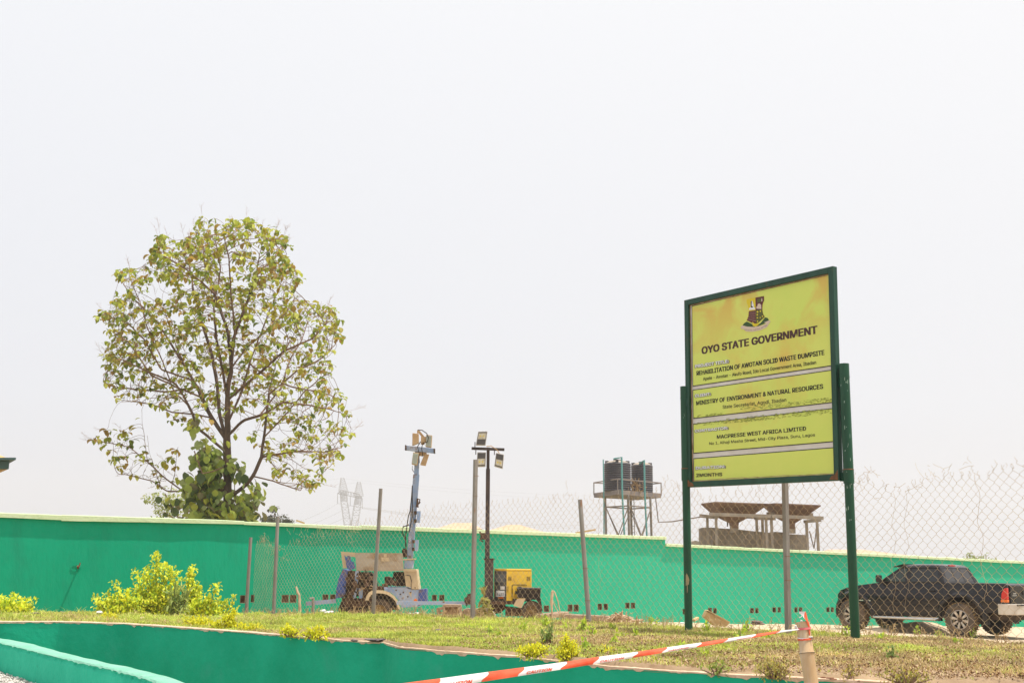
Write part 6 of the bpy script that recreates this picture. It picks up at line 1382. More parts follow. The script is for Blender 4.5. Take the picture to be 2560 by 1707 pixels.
for f_, c_ in ((0.3, .3), (.2, .1), (.4, .5), (.3, .2)):
    v, f = leaf_shape(f_, c_); v = v.copy(); v[:, 0] *= 0.28; OL.append((v, f))
lime = np.array([(.80, .86, .05), (.68, .78, .05), (.88, .90, .10), (.36, .50, .045), (.76, .72, .05)]); yel = np.array([(.84, .78, .03), (.74, .72, .03), (.66, .68, .04)]); dgr = np.array([(.20, .32, .08), (.28, .38, .10), (.36, .42, .14)]); olv = np.array([(.46, .38, .07), (.34, .34, .07), (.55, .44, .10), (.24, .17, .06)])
G_ = 'golden shrubs by the boundary wall'
shrub('golden_shrub', 'bushy golden shrub at the left edge of the picture by the wall', 18, 1531, [(-60, 45, 0), (-40, 50, 3), (-20, 48, 0), (0, 52, 0), (15, 44, 2), (30, 38, 0), (50, 40, 0), (60, 26, 0), (-50, 30, 0), (40, 24, 0), (5, 26, 0), (-25, 26, 0)], 0.088, lime, Y=26.5, group=G_, spread=.9, mound=((-20, 42, 34, 520), (25, 35, 26, 360)))
shrub('golden_shrub', 'low mounded golden shrub at the left side of the shrub cluster', 298, 1531, [(-55, 50, 0), (-40, 40, 0), (-25, 62, 0), (-8, 84, -5), (0, 58, 0), (15, 66, 0), (30, 58, 0), (45, 50, 0), (-45, 28, 0), (-15, 30, 0), (10, 32, 0), (35, 34, 0), (55, 40, 0)], 0.088, lime, Y=27.3, group=G_, spread=.9, mound=((-20, 38, 36, 500), (20, 36, 46, 520)))
shrub('golden_shrub', 'tallest golden shrub with a pointed top in the middle of the cluster', 385, 1530, [(-45, 110, 0), (-30, 100, 0), (-15, 120, 0), (0, 158, 0), (8, 130, 0), (18, 128, 2), (30, 120, 0), (45, 112, 0), (58, 96, 0), (-38, 75, 0), (50, 70, 0), (-20, 60, 0), (20, 62, 0), (0, 50, 0)], 0.088, lime, Y=27.8, group=G_, spread=.8, mound=((-20, 40, 42, 500), (25, 40, 40, 500), (0, 30, 80, 400)))
shrub('golden_shrub', 'narrow upright golden shrub right of the tallest one', 470, 1530, [(0, 122, 6), (6, 112, 0), (-4, 100, 0), (14, 76, 4), (22, 66, 0), (8, 70, 0), (0, 50, 0)], 0.088, lime, Y=27.8, group=G_, spread=.5)
shrub('golden_shrub', 'spreading golden shrub at the right end of the cluster', 508, 1530, [(-40, 42, 0), (-20, 52, 0), (0, 50, 0), (14, 54, 0), (22, 80, 5), (30, 46, 0), (40, 38, 0), (-30, 30, 0), (10, 30, 0)], 0.088, lime, Y=27.3, group=G_, spread=.8, mound=((-10, 34, 36, 460), (22, 24, 30, 260)))
shrub('golden_shrub', 'small sparse golden sapling between the cluster and the shortest fence post', 562, 1532, [(0, 40, 3), (14, 54, 6), (-8, 30, 0), (22, 22, 0), (-14, 20, 0)], 0.07, lime, Y=27.5, group=G_, spread=.4, dens=.6)
shrub('oleander', 'grey green strap leaved oleander in front of the golden shrub cluster', 443, 1532, [(-18, 60, 0), (-8, 70, 0), (2, 80, 0), (12, 62, 0), (20, 50, 0), (-12, 40, 0), (8, 40, 0)], 0.20, np.array([(.38, .46, .12), (.48, .54, .16), (.28, .36, .10)]), Y=26.6, spread=.4, kind_leaf=OL, dens=1.3)
G2 = 'low yellow edging shrubs above the kerb wall'
fl = [(268, 1559, [(-16, 14, 0), (-5, 20, 0), (6, 24, 0), (16, 18, 0), (22, 12, 0)], 'small golden tuft above the kerb wall below the leftmost part of the cluster', .06),
      (500, 1573, [(-32, 22, 0), (-18, 20, 0), (0, 24, 0), (12, 20, 0), (25, 16, 0), (-8, 12, 0)], 'yellow edging shrub above the kerb wall, left of the spiky one', .06),
      (560, 1580, [(-30, 16, 0), (-15, 22, 0), (0, 30, 0), (14, 46, 5), (8, 34, 0), (30, 18, 0), (20, 20, 0)], 'yellow edging shrub with one tall spike above the kerb wall', .06),
      (625, 1584, [(-30, 14, 0), (-15, 17, 0), (0, 18, 0), (15, 15, 0), (32, 12, 0)], 'flat yellow edging shrub right of the spiky one', .055),
      (725, 1592, [(-18, 14, 0), (-6, 22, 0), (6, 18, 0), (18, 12, 0)], 'small rounded yellow shrub above the kerb wall', .05),
      (785, 1598, [(-25, 10, 0), (-10, 18, 0), (4, 22, 0), (16, 24, 0), (28, 14, 0)], 'wider yellow shrub above the kerb wall beside the rounded one', .05),
      (1327, 1640, [(-28, 14, 0), (-16, 20, 0), (-4, 22, 0), (8, 24, 0), (18, 28, 0), (28, 18, 0), (34, 12, 0)], 'bright yellow low shrub in the grass above the caution tape', .04),
      (1412, 1643, [(-14, 14, 0), (-6, 26, 0), (0, 52, 2), (4, 40, 4), (18, 34, 4), (26, 22, 0)], 'bright yellow upright shrub right of the low one', .04),
      (1520, 1634, [(-14, 10, 0), (-2, 22, 0), (6, 16, 0), (14, 8, 0)], 'sparse yellow sprig behind the caution tape', .035)]
for (x, y, stems, lb, L) in fl: shrub('edging_shrub', lb, x, y - (5 if x < 1000 else 0), stems * (2 if L > .037 else 1), L * .66, yel, group=G2, spread=.17, dens=1.2 if L > .037 else .7)
shrub('dry_bush', 'olive brown small leaved bush left of the bamboo post', 1938, 1690, [(-34, 22, 0), (-20, 32, 0), (-6, 28, 0), (8, 34, 0), (20, 28, 0), (32, 20, 0), (-12, 36, 0)] * 3, 0.020, olv, spread=.30, dens=.6, group='olive bushes near the bamboo post')
shrub('dry_bush', 'olive brown low bush right of the bamboo post', 2268, 1704, [(-44, 16, 0), (-30, 24, 0), (-14, 28, 0), (0, 30, 0), (14, 28, 0), (28, 26, 0), (42, 16, 0)] * 3, 0.019, olv, spread=.32, dens=.6, group='olive bushes near the bamboo post')
shrub('dry_bush', 'small yellow green bush in front of the right sign post', 2125, 1690, [(-14, 10, 0), (0, 22, 0), (8, 20, 0), (16, 12, 0)] * 2, 0.019, olv, spread=.15, dens=.6, group='olive bushes near the bamboo post')
shrub('weed', 'spreading pale green weed above the kerb wall right of the tape', 1790, 1683, [(-30, 12, 0), (-14, 20, 0), (0, 26, 0), (14, 22, 0), (26, 10, 0)], 0.03, np.array([(.38, .44, .07), (.25, .33, .06)]), spread=.2, dens=.8)
shrub('weed', 'dark green leafy weed in the dry soil above the bush', 2228, 1650, [(-4, 24, 0), (3, 26, 0), (6, 16, 0)], 0.035, dgr, spread=.08)
shrub('weed', 'taller dark green weed growing between the two yellow shrubs', 1372, 1612, [(-14, 30, 0), (-6, 34, 0), (2, 50, 0), (8, 40, 0), (-10, 22, 0)], 0.045, dgr, spread=.2, dens=.5)
shrub('weed', 'climbing weed growing against the square post by the yellow generator', 1206, 1524, [(-8, 60, 0), (0, 98, 2), (6, 70, 4), (12, 50, 6), (-12, 30, 0), (16, 40, 6)], 0.10, np.array([(.34, .32, .08), (.42, .40, .12), (.28, .22, .07)]), Y=24.3, spread=.45, dens=.9)
wl_ = [(843, 1531, 36), (862, 1531, 20), (905, 1531, 30), (925, 1530, 24), (948, 1530, 40), (980, 1530, 16), (1020, 1531, 14), (1065, 1531, 16), (835, 1531, 14), (1457, 1580, 34), (1478, 1590, 22), (1360, 1570, 28), (1306, 1578, 18), (1222, 1586, 22), (1246, 1592, 16), (1640, 1571, 18), (1590, 1592, 18), (1765, 1580, 28), (1848, 1598, 26), (1864, 1584, 30), (1920, 1600, 18), (1460, 1625, 20), (1550, 1596, 14), (2112, 1590, 22), (2345, 1590, 16), (2290, 1586, 18), (2432, 1594, 24), (2490, 1590, 10), (2400, 1588, 14), (1535, 1612, 14), (1625, 1560, 22), (1805, 1545, 26), (1700, 1620, 12), (1760, 1640, 12), (2200, 1600, 14), (2395, 1610, 10), (1170, 1570, 12), (1530, 1575, 12), (1410, 1574, 14)]
wpal = np.array([(.58, .70, .07), (.46, .60, .07), (.32, .46, .07)])
ordn = ['first', 'second', 'third', 'fourth', 'fifth', 'sixth', 'seventh', 'eighth', 'ninth', 'tenth', 'eleventh', 'twelfth']
seen = {}
for k, (x, y, h) in enumerate(sorted(wl_)):
    near = 'below the blue light tower' if x < 1080 else 'below the yellow generator' if x < 1450 else 'left of the signboard' if x < 1700 else 'under the signboard' if x < 2110 else 'in front of the pickup'
    seen[near] = seen.get(near, 0) + 1
    shrub('broadleaf_weed', f'{ordn[seen[near] - 1]} lime green weed from the left in the grass {near}', x, y, [(-3, h * .7, 0), (2, h, 1), (5, h * .6, 2)], 0.075 if y < 1560 else 0.05, wpal, group=f'broadleaf weeds {near}', cat='weed', spread=.18, dens=.6)

# ================================================================== GRASS
def kerb_front(x, y):
    i = int(((RQA[:, 0] - x) ** 2 + (RQA[:, 1] - y) ** 2).argmin()); nn = RN[i]; return (x - RQA[i, 0]) * nn.x + (y - RQA[i, 1]) * nn.y
RQA = np.array([(q.x, q.y) for q in RQ])
NB = 430000
V = np.zeros((NB * 5, 3), np.float32); C_ = np.zeros((NB, 3), np.float32)
cnt = 0; cand = 0
cell = {}
def ngrid(s, seed):   # cheap smooth noise on a coarse grid for vectorised use
    xs = np.arange(-24, 24, s); ys = np.arange(4, 46, s); return xs, ys, np.array([[nz(x * .55 + seed, y * .55) for x in xs] for y in ys])
xs_, ys_, g1 = ngrid(0.3, 3); _, _, g2 = ngrid(0.3, 77); g3 = np.array([[nz(x * 2.2 + 9, y * 2.2) for x in xs_] for y in ys_]); g4 = np.array([[nz(x * 3.3 + 30, y * 3.3) for x in xs_] for y in ys_]); gzh = np.array([[ground_z(x, y) for x in xs_] for y in ys_])
def samp(G, x, y):
    fx = (x - xs_[0]) / 0.3; fy = (y - ys_[0]) / 0.3; ix = np.clip(fx.astype(int), 0, len(xs_) - 2); iy = np.clip(fy.astype(int), 0, len(ys_) - 2); tx = fx - ix; ty = fy - iy
    return (G[iy, ix] * (1 - tx) + G[iy, ix + 1] * tx) * (1 - ty) + (G[iy + 1, ix] * (1 - tx) + G[iy + 1, ix + 1] * tx) * ty
XX = []; YY = []
tot = 0
while tot < NB * 1.0:
    m_ = 400000
    u = rng.random(m_); y = 7.5 + (31 - 7.5) * u ** 1.25; half = (y * 0.43 + 0.6); x = rng.uniform(-1, 1, m_) * half
    # keep behind the kerb
    ii = np.abs(RQA[:, 0][None, ::6] - x[:20000, None]).argmin(1) if False else None
    # kerb: interpolate path as y(x)
    so_ = np.argsort(RQA[:, 0]); ky = np.interp(x, RQA[so_, 0], RQA[so_, 1]); k1 = y > ky + 0.12
    dF = (x - FA.x) * FN.x + (y - FA.y) * FN.y; k2 = dF < 0.9 + 0.5 * samp(g3, x, y)
    pxx = x / y * 3050 + 1280
    # bare earth: more to the right and near the kerb
    bare = np.clip((pxx - 1150) / 900, 0, 1) * np.clip(1.1 - (y - ky) / 2.6, 0.0, .85)
    dens = 1 - 0.97 * np.clip(bare * 1.25 + samp(g1, x, y) * .9 + samp(g3, x, y) * .7, 0, 1) * (bare > .02)
    dens *= 0.75 + 0.5 * samp(g3, x, y)
    k3 = rng.random(m_) < dens; keep = k1 & k2 & k3; XX.append(x[keep]); YY.append(y[keep]); tot += keep.sum()
x = np.concatenate(XX)[:NB]; y = np.concatenate(YY)[:NB]; z = samp(gzh, x, y); NB = len(x)
pxx = x / y * 3050 + 1280
h = rng.uniform(.018, .046, NB) * (.65 + 3.4 * np.clip(samp(g4, x, y), 0, 1)) * (1 + 0.5 * np.clip((900 - pxx) / 900, 0, 1)); h *= np.where(rng.random(NB) < .05, 1.7, 1)
w = rng.uniform(.0016, .0034, NB) * (0.75 + y / 16)
a = rng.uniform(0, 2 * PI, NB); ln = rng.uniform(.3, 1.8, NB) * h; dx = np.cos(a); dy = np.sin(a); ax = -dy * w; ay = dx * w
P0 = np.stack([x - ax, y - ay, z - .01], 1); P1 = np.stack([x + ax, y + ay, z - .01], 1); P2 = np.stack([x + ax * .8 + dx * ln * .4, y + ay * .8 + dy * ln * .4, z + h * .65], 1); P3 = np.stack([x - ax * .8 + dx * ln * .4, y - ay * .8 + dy * ln * .4, z + h * .65], 1); P4 = np.stack([x + dx * ln, y + dy * ln, z + h], 1)
V = np.stack([P0, P1, P2, P3, P4], 1).reshape(-1, 3)
# quads: blade as two quads would waste; use tri faces
b0 = np.arange(NB)[:, None] * 5; F = np.concatenate([b0 + np.array([[0, 1, 2]]), b0 + np.array([[0, 2, 3]]), b0 + np.array([[3, 2, 4]])], 1).reshape(-1, 3)
green = np.clip(0.90 - np.clip((pxx - 950) / 1500, 0, 1) * .75 + samp(g2, x, y) * 1.1 + samp(g3, x, y) * .5, 0.03, 1)
gcol = np.array([(.40, .48, .06), (.27, .38, .045), (.54, .58, .12), (.46, .48, .09)]); dcol = np.array([(.60, .46, .22), (.48, .33, .15), (.70, .57, .30), (.28, .18, .09), (.44, .38, .13)])
isg = rng.random(NB) < green; colr = np.where(isg[:, None], gcol[rng.integers(0, 4, NB)], dcol[rng.integers(0, 5, NB)]) * rng.uniform(.75, 1.2, (NB, 1)) * np.clip(1.0 + 0.75 * samp(g3, x, y) + .35 * samp(g4, x, y), .45, 1.5)[:, None]
fastmesh('grass', V, F, M['grass'], kind='stuff', col=np.repeat(colr, 3, 0))
# tall dry stalks by the fence foot and the yard edge
its = []
b = MB()
for k in range(900):
    if k < 560: s_ = rng.uniform(S0, S1); p = FA + FD * s_ + FN * rng.normal(0.1, .35)
    else: p = at(rng.uniform(1080, 1400), 1530, 25.5 + rng.random() * 2)
    if p.y > 40: continue
    zz = ground_z(p.x, p.y); hh = rng.uniform(.06, .26) * (1.3 if k > 560 else .8); q = Vector((p.x, p.y, zz - .01)); e = q + Vector((rng.normal(0, .05), rng.normal(0, .05), hh))
    b.tube([q, q.lerp(e, .5) + Vector((rng.normal(0, .01), 0, 0)), e], 0.0025 + .0001 * p.y, 3, cap=False)
    for j in range(3): f_ = rng.uniform(.4, 1); b.tube([q.lerp(e, f_), q.lerp(e, f_) + Vector((rng.normal(0, .03), rng.normal(0, .03), rng.uniform(-.01, .04)))], 0.003, 3, cap=False)
M['straw'] = mat('straw_stalks', (0.55, 0.40, 0.20), (0.38, 0.25, 0.12), scale=4, rough=0.95); b.build('dry_stalks', M['straw'], kind='stuff', recalc=False)
# leaf litter on the dry soil
its = []
for k in range(15000):
    px, py = rng.uniform(1150, 2620), rng.uniform(1590, 1712)
    Y = 0.79 / ((py - 1420) / 3050); p = at(px, py, Y)
    ky = np.interp(p.x, RQA[so_, 0], RQA[so_, 1])
    if p.y < ky + .07: continue
    its.append((np.array([p.x, p.y, ground_z(p.x, p.y) + rng.uniform(.002, .022)]), rng.uniform(.012, .034), rng.uniform(1.0, 2.0), rng.uniform(0, 6.28), np.array([(.38, .24, .12), (.24, .14, .07), (.50, .36, .22), (.14, .085, .05), (.30, .20, .11)])[rng.integers(0, 5)]))
M['litter'] = mat('dead_leaf_litter', (.3, .2, .1), rough=.95, attr=True); leaf_cloud('leaf_litter', its, M['litter'], None, shapes=[(v * np.array([.7, 1, 1]), f) for v, f in LV])

# ================================================================== BAMBOO POST AND CAUTION TAPE
YBm = 7.75
M['bamboo'] = mat('dry_bamboo', (0.58, 0.43, 0.26), (0.48, 0.29, 0.13), scale=6, rough=0.5, bump=0.12, bscale=40, stretch=(1, 1, .25), c3=(0.62, 0.53, 0.42), s3=7, t3=(0.56, 0.7))
bmt = thing('bamboo_post', 'cut bamboo post with tape tied round its top at the lower right', 'post', at(2040, 1800, YBm))
B0, B1 = at(2006.5, 1554.5, YBm), at(2017.3, 1631, YBm - .03); B2 = at(2028.5, 1707, YBm - .06); B3 = B2 + (B2 - B1) * 4.2
k_ = YBm / 3050
b = MB(); ax_ = (B1 - B0)
pts = [B0, B0.lerp(B1, .03), B0.lerp(B1, .5), B0.lerp(B1, .94), B0.lerp(B1, .985), B0.lerp(B1, 1.0), B0.lerp(B1, 1.02), B1.lerp(B2, .1), B1.lerp(B2, 1.0), B1.lerp(B2, 2.2), B1.lerp(B2, 2.32), B1.lerp(B2, 2.4), B3]
b.tube(pts, [17 * k_, 17 * k_, 16.3 * k_, 17 * k_, 19.3 * k_, 19.5 * k_, 18.4 * k_, 17.4 * k_, 17.0 * k_, 17.6 * k_, 19.8 * k_, 18 * k_, 18 * k_], 28, cap=False); bo = b.build('culm', M['bamboo'], bmt, smooth=True)
b = MB(); b.tube([B0 + Vector((0, 0, .001)), B0.lerp(B1, .12)], [13.5 * k_, 13 * k_], 24, cap=False); b.build('culm_inside', M['scuff'], bmt, recalc=False)
b = MB()  # cut rim
vs = []
d0 = (B0 - B1).normalized(); xx = d0.cross(Vector((0, 1, 0))).normalized(); yy = xx.cross(d0)
for k in range(28): a = 2 * PI * k / 28; w_ = 0.0015 * math.sin(3 * a); vs += [B0 + (xx * math.cos(a) + yy * math.sin(a)) * 17.05 * k_ + d0 * w_, B0 + (xx * math.cos(a) + yy * math.sin(a)) * 13.4 * k_ + d0 * (w_ - .001)]
b.add(vs, [(i * 2, ((i + 1) % 28) * 2, ((i + 1) % 28) * 2 + 1, i * 2 + 1) for i in range(28)]); b.build('cut_rim', M['bamboo'], bmt)
b = MB(); sp_ = []
for (x, y) in ((1998, 1560), (1999.5, 1566)): sp_.append(at(x, y, YBm - 17.5 * k_))
b.tube(sp_, 0.0008, 4)
pr_ = [(2026, 1597), (2027.5, 1615), (2030, 1631), (2034.5, 1652), (2038, 1680), (2041.5, 1712)]
b.tube([at(x, y, YBm - 13.5 * k_ - (.03 if y > 1620 else .01)) for x, y in pr_], 0.0013, 4); b.build('split_crack', M['dark'], bmt)
b = MB(); ring = [B0.lerp(B1, 1.012) + (xx * math.cos(a) + yy * math.sin(a)) * 19.3 * k_ for a in np.linspace(0, 2 * PI, 29)]; b.tube(ring, 0.0012, 4, cap=False); b.build('node_ring', M['dark'], bmt)
b = MB(); b.tube([at(2024, 1594, YBm - .05), at(2035, 1593.4, YBm - .06)], 0.0022, 5); b.build('nail', M['rust'], bmt)
# tape
M['tred'] = mat('red_plastic_tape', (0.80, 0.075, 0.022), (0.82, 0.13, 0.05), scale=12, rough=0.35, spec=0.5, trans=0.18); M['twhite'] = mat('white_plastic_tape', (0.80, 0.77, 0.76), rough=0.35, spec=0.5, trans=0.15)
tpx = thing('caution_tape', 'red and white plastic caution tape stretched from the bamboo post to the lower left', 'tape', at(1500, 1650, 6.8))
top_e = [(1990, 1571.7), (1950, 1575), (1889, 1584), (1820, 1594.7), (1753, 1605), (1667, 1617), (1594, 1628), (1497, 1640.6), (1416, 1653), (1310, 1666.7), (1220, 1678.4), (1100, 1694.6), (1000, 1707.5), (880, 1723), (700, 1748)]
bot_e = [(1990, 1574.8), (1950, 1581), (1889, 1592), (1820, 1603.5), (1753, 1615.5), (1667, 1629), (1594, 1641.5), (1497, 1657), (1416, 1670.5), (1310, 1687), (1220, 1701), (1100, 1721.5), (1000, 1738), (880, 1758), (700, 1786)]
def tdep(px): return 5.35 + (YBm - 0.06 - 5.35) * (px - 900) / (1990 - 900)
def tpt(px, f_, o=0.0):
    xt = [p[0] for p in top_e][::-1]; yt_ = np.interp(px, xt, [p[1] for p in top_e][::-1]); yb_ = np.interp(px, xt, [p[1] for p in bot_e][::-1]); 
    Y = tdep(px) - 0.012 * math.sin(f_ * PI) - 0.03 * f_ + 0.004 * math.sin(px * .05 + f_ * 3) - o; return at(px, yt_ + (yb_ - yt_) * f_, Y)
def tstrip(x0, x1, m, name):   # x0 > x1 ; slanting wavy ends
    b = MB(); n_ = 14; m_ = 7; vs = []
    for j in range(m_ + 1):
        f_ = j / m_; sh = -14 * f_ + 5 * math.sin(f_ * 5.5)
        wd = 0.55 + 0.45 * (2000 - (x0 + x1) / 2) / 900
        for i in range(n_ + 1): vs.append(tpt((x0 + sh * wd) + (x1 - x0) * i / n_, f_))
    b.add(vs, [(j * (n_ + 1) + i, j * (n_ + 1) + i + 1, (j + 1) * (n_ + 1) + i + 1, (j + 1) * (n_ + 1) + i) for j in range(m_) for i in range(n_)]); return b.build(name, m, tpx, smooth=True)
xb = [1998, 1950, 1889, 1820, 1753, 1667, 1594, 1497, 1416, 1310, 1220, 1100, 1000, 880, 760]
strips = [tstrip(a_, c_, M['twhite'] if k % 2 == 0 else M['tred'], 'white_stripe' if k % 2 == 0 else 'red_stripe') for k, (a_, c_) in enumerate(zip(xb[:-1], xb[1:]))]
def tape_word(xa, xe, f0, f1):
    letters('CAUTION', 'caution_lettering', M['tred'], None, None, None, None, abs(xe - xa), (f1 - f0) * 22, tpx, 0.035, place=lambda a_, b_, q: tpt(xa + a_ * (xe - xa) + b_ * 4, f1 + (f0 - f1) * b_, 0.004 + .0001 * q))
tape_word(1110, 1178, .38, .98); tape_word(1316, 1378, .40, .93); tape_word(1500, 1558, .45, .92); tape_word(1670, 1720, .5, .88); tape_word(1842, 1876, .5, .85); tape_word(886, 960, .36, .96)
def band(y0, y1, m, name, xl=1989, xr=2026, sl=-3.0, R=18.2):
    b = MB(); vs = []
    for k in range(29):
        a = 2 * PI * k / 28; t_ = (math.cos(a) + 1) / 2; yy_ = sl * t_
        cpt = at(2006.5 + (y0 - 1554) * .14, y0 + yy_, YBm - .03 * (y0 - 1554) / 76); cpb = at(2006.5 + (y1 - 1554) * .14, y1 + yy_ * 1.4, YBm - .03 * (y1 - 1554) / 76)
        off = Vector((math.cos(a), math.sin(a), 0)) * R * k_; vs += [cpt + off, cpb + off * 1.01]
    b.add(vs, [(i * 2, i * 2 + 2, i * 2 + 3, i * 2 + 1) for i in range(28)]); return b.build(name, m, tpx, smooth=True)
M['tpink'] = plain('thin_stretched_tape', (0.70, 0.16, 0.17), .35); band(1568.5, 1574.5, M['tpink'], 'tied_band'); band(1592.5, 1595.5, M['twhite'], 'tied_band', sl=1.5, R=17.9); band(1595.5, 1600.5, M['tred'], 'tied_band', sl=-3.0, R=17.9)
def ribbon(pl, pr, m, name, Y):
    b = MB(); vs = []
    for (a_, c_) in zip(pl, pr): vs += [at(*a_, Y - .012 * math.sin(a_[1] * .2)), at(*c_, Y + .01)]
    b.add(vs, [(i * 2, i * 2 + 2, i * 2 + 3, i * 2 + 1) for i in range(len(pl) - 1)]); return b.build(name, m, tpx, smooth=True)
YF = YBm - 19.5 * k_
ribbon([(2011, 1528), (2011, 1538), (2013, 1548), (2017.5, 1553), (2020.5, 1566), (2022.5, 1578), (2022, 1590)], [(2014.5, 1527.5), (2017.5, 1538), (2020, 1549), (2022, 1555), (2024.5, 1567), (2025.5, 1578), (2026, 1591)], M['tred'], 'tape_tail', YF)
ribbon([(1997.5, 1527.5), (1997.5, 1532), (2002, 1535), (2006, 1538), (2009, 1543), (2013, 1548)], [(2014, 1527.6), (2012, 1531), (2011.5, 1535), (2011, 1539), (2012, 1544), (2014, 1549)], M['twhite'], 'tape_tail', YF - .003)
b = MB(); b.tube([at(2007, 1536, YF), at(2003, 1541, YF), at(1999, 1543, YF), at(1998.5, 1540.5, YF)], 0.0028, 5); b.build('tape_end', M['twhite'], tpx)
b = MB()
for (x, y, r_) in ((1990.5, 1570, 3.4), (1989, 1564.5, 2.0), (1993, 1573, 2.4), (2024, 1593.5, 2.6), (2029, 1592, 2.0), (2028.5, 1596, 1.8), (2003.5, 1552.5, 2.4)):
    c_ = at(x, y, YF + (.02 if x > 2003 and y < 1560 else 0)); st_ = [(c_ + Vector((math.cos(q) * r_ * k_ * .8, math.sin(q * 1.7) * .004, math.sin(q) * r_ * k_))) for q in np.linspace(0, 9, 12)]; b.tube(st_, 0.003, 5)
b.build('knot', M['twhite'], tpx)

# ================================================================== DEBRIS
M['edge'] = mat('dusty_edging', (0.42, 0.31, 0.22), (0.28, 0.19, 0.13), scale=6, rough=.95, bump=.6)
M['wood'] = mat('sawn_timber', (0.66, 0.50, 0.26), (0.56, 0.38, 0.18), scale=3, rough=0.9, stretch=(1, 6, 6)); M['bone'] = mat('pale_dry_husk', (0.60, 0.46, 0.32), (0.42, 0.28, 0.17), scale=7, rough=0.95)
wd = thing('timber_board', 'thick sawn timber board tipped up in the grass right of the left sign post', 'board', gpt(1790, 1562))
YW = 18.4; b = MB(); prism_at(b, [(1767, 1527), (1825, 1556), (1815, 1566), (1785, 1563), (1761, 1541)], YW, 0.25); b.build('board_body', M['wood'], wd, bevel=0.008)
b = MB(); prism_at(b, [(1768, 1525.5), (1772, 1525), (1826, 1554), (1824, 1557)], YW - .015, 0.28); b.build('board_edge', M['wood'], wd)
w2 = thing('timber_offcut', 'short timber offcut leaning just right of the left sign post', 'board', gpt(1740, 1552)); b = MB(); b.bar(at(1734, 1550, 18.2), at(1744, 1543.5, 18.3), 0.05, 0.03); b.build('offcut_body', M['wood'], w2)
w3 = thing('timber_plank', 'orange brown plank lying on top of the wall behind the round fence post', 'plank', on_wall(1465, 1330)); b = MB(); b.bar(on_wall(1440, 1334) + Vector((0, .15, .03)), on_wall(1489, 1328.5) + Vector((0, .1, .06)), 0.08, 0.05); b.build('plank_body', M['lamp_tan'], w3)
w4 = thing('timber_plank', 'short tan plank on the wall just right of the second fence post', 'plank', on_wall(748, 1306)); b = MB(); b.bar(on_wall(738, 1304.5) + Vector((0, .12, .05)), on_wall(760, 1309) + Vector((0, .1, .02)), 0.06, 0.04); b.build('plank_body', M['lamp_tan'], w4)
hk = thing('husk_pile', 'pile of pale dry husks by the foot of the round fence post', 'debris pile', at(1553, 1552, 20.6))
b = MB()
for k in range(110):
    px = rng.normal(1550, 16); top_y = 1535 + abs(px - 1548) * .45; py = rng.uniform(min(top_y, 1552), 1553); Y = 20.6 + rng.uniform(-.25, .25); c_ = at(px, py, Y); d = Vector((rng.normal(0, 1), rng.normal(0, .6), rng.normal(-.1, .35))).normalized() * rng.uniform(.05, .16); b.tube([c_ - d, c_ + Vector((0, 0, .015)), c_ + d], [0.006, 0.022, 0.008], 5)
b.build('husks', M['bone'], hk, kind='stuff', recalc=False)
def rubble_obj(name, label, px, py, Y, w, h, m, n=1, cat='rubble', group=None):
    c_ = at(px, py, Y); t = thing(name, label, cat, c_, group=group); b = MB()
    for k in range(n):
        v = stone_verts(1.0); o = np.array([rng.uniform(-.35, .35) * w, rng.uniform(-.1, .1), rng.uniform(-.1, .3) * h]) if n > 1 else np.zeros(3); s_ = (0.55 if n > 1 else 1) ; b.add([tuple(np.array(c_) + o + q * np.array([w / 2, min(w, .4) / 2, h / 2]) * s_ * 1.2) for q in v], [tuple(int(i) for i in f) for f in ICO])
    b.build('fragment', m, t, recalc=False, kind='stuff' if n > 1 else None); return t
M['trash'] = mat('dark_trash', (0.10, 0.07, 0.07), (0.22, 0.17, 0.15), scale=14, rough=0.8); M['bag'] = plain('white_litter', (0.75, 0.75, 0.74), 0.6)
rubble_obj('trash_heap', 'dark crumpled rubbish on the grass edge under the signboard', 1894, 1556, 18.0, .2, .12, M['trash'], 6, 'rubbish')
rubble_obj('plastic_bag', 'white crumpled plastic bag below the drawbar of the blue light tower', 818, 1530, 27, .26, .16, M['bag'], 3, 'litter')
rubble_obj('plastic_bag', 'white crumpled bag on the grass ridge between the two light towers', 1037, 1536, 26, .30, .12, M['bag'], 3, 'litter')
rubble_obj('plastic_bottle', 'white and red litter at the foot of the left sign post', 1703, 1556, 17.4, .16, .05, M['bag'], 2, 'litter')
rubble_obj('dead_leaf', 'dark curled leaf on the kerb wall below the grass, left one', 887, 1600, 13.0, .08, .04, M['trash'], 1, 'dead leaf', 'dead leaves on the kerb wall')
rubble_obj('dead_leaf', 'large dark brown curled leaf on the kerb wall, right one', 938, 1600, 12.9, .22, .05, M['trash'], 4, 'dead leaf', 'dead leaves on the kerb wall')
rubble_obj('stump', 'small dark stub in the grass above the kerb wall', 1094, 1575, 15.5, .08, .06, M['trash'], 1, 'stub')
rubble_obj('dead_leaf', 'orange brown dry leaf heap on the kerb wall right of the bamboo post', 2068, 1695, 9.0, .1, .03, M['rust'], 4, 'dead leaf')
rubble_obj('stone', 'dark stone in the grass by the left edge golden shrub', 88, 1532, 25, .18, .06, M['trash'], 1, 'stone')
rubble_obj('stone', 'small round pale stone in the grass below the blue tower', 1052, 1563, 17, .05, .05, M['mortar'], 1, 'stone')
rubble_obj('paper_scrap', 'white pointed paper scrap left of the golden shrub cluster', 250, 1530, 25.5, .12, .10, M['bag'], 1, 'litter')
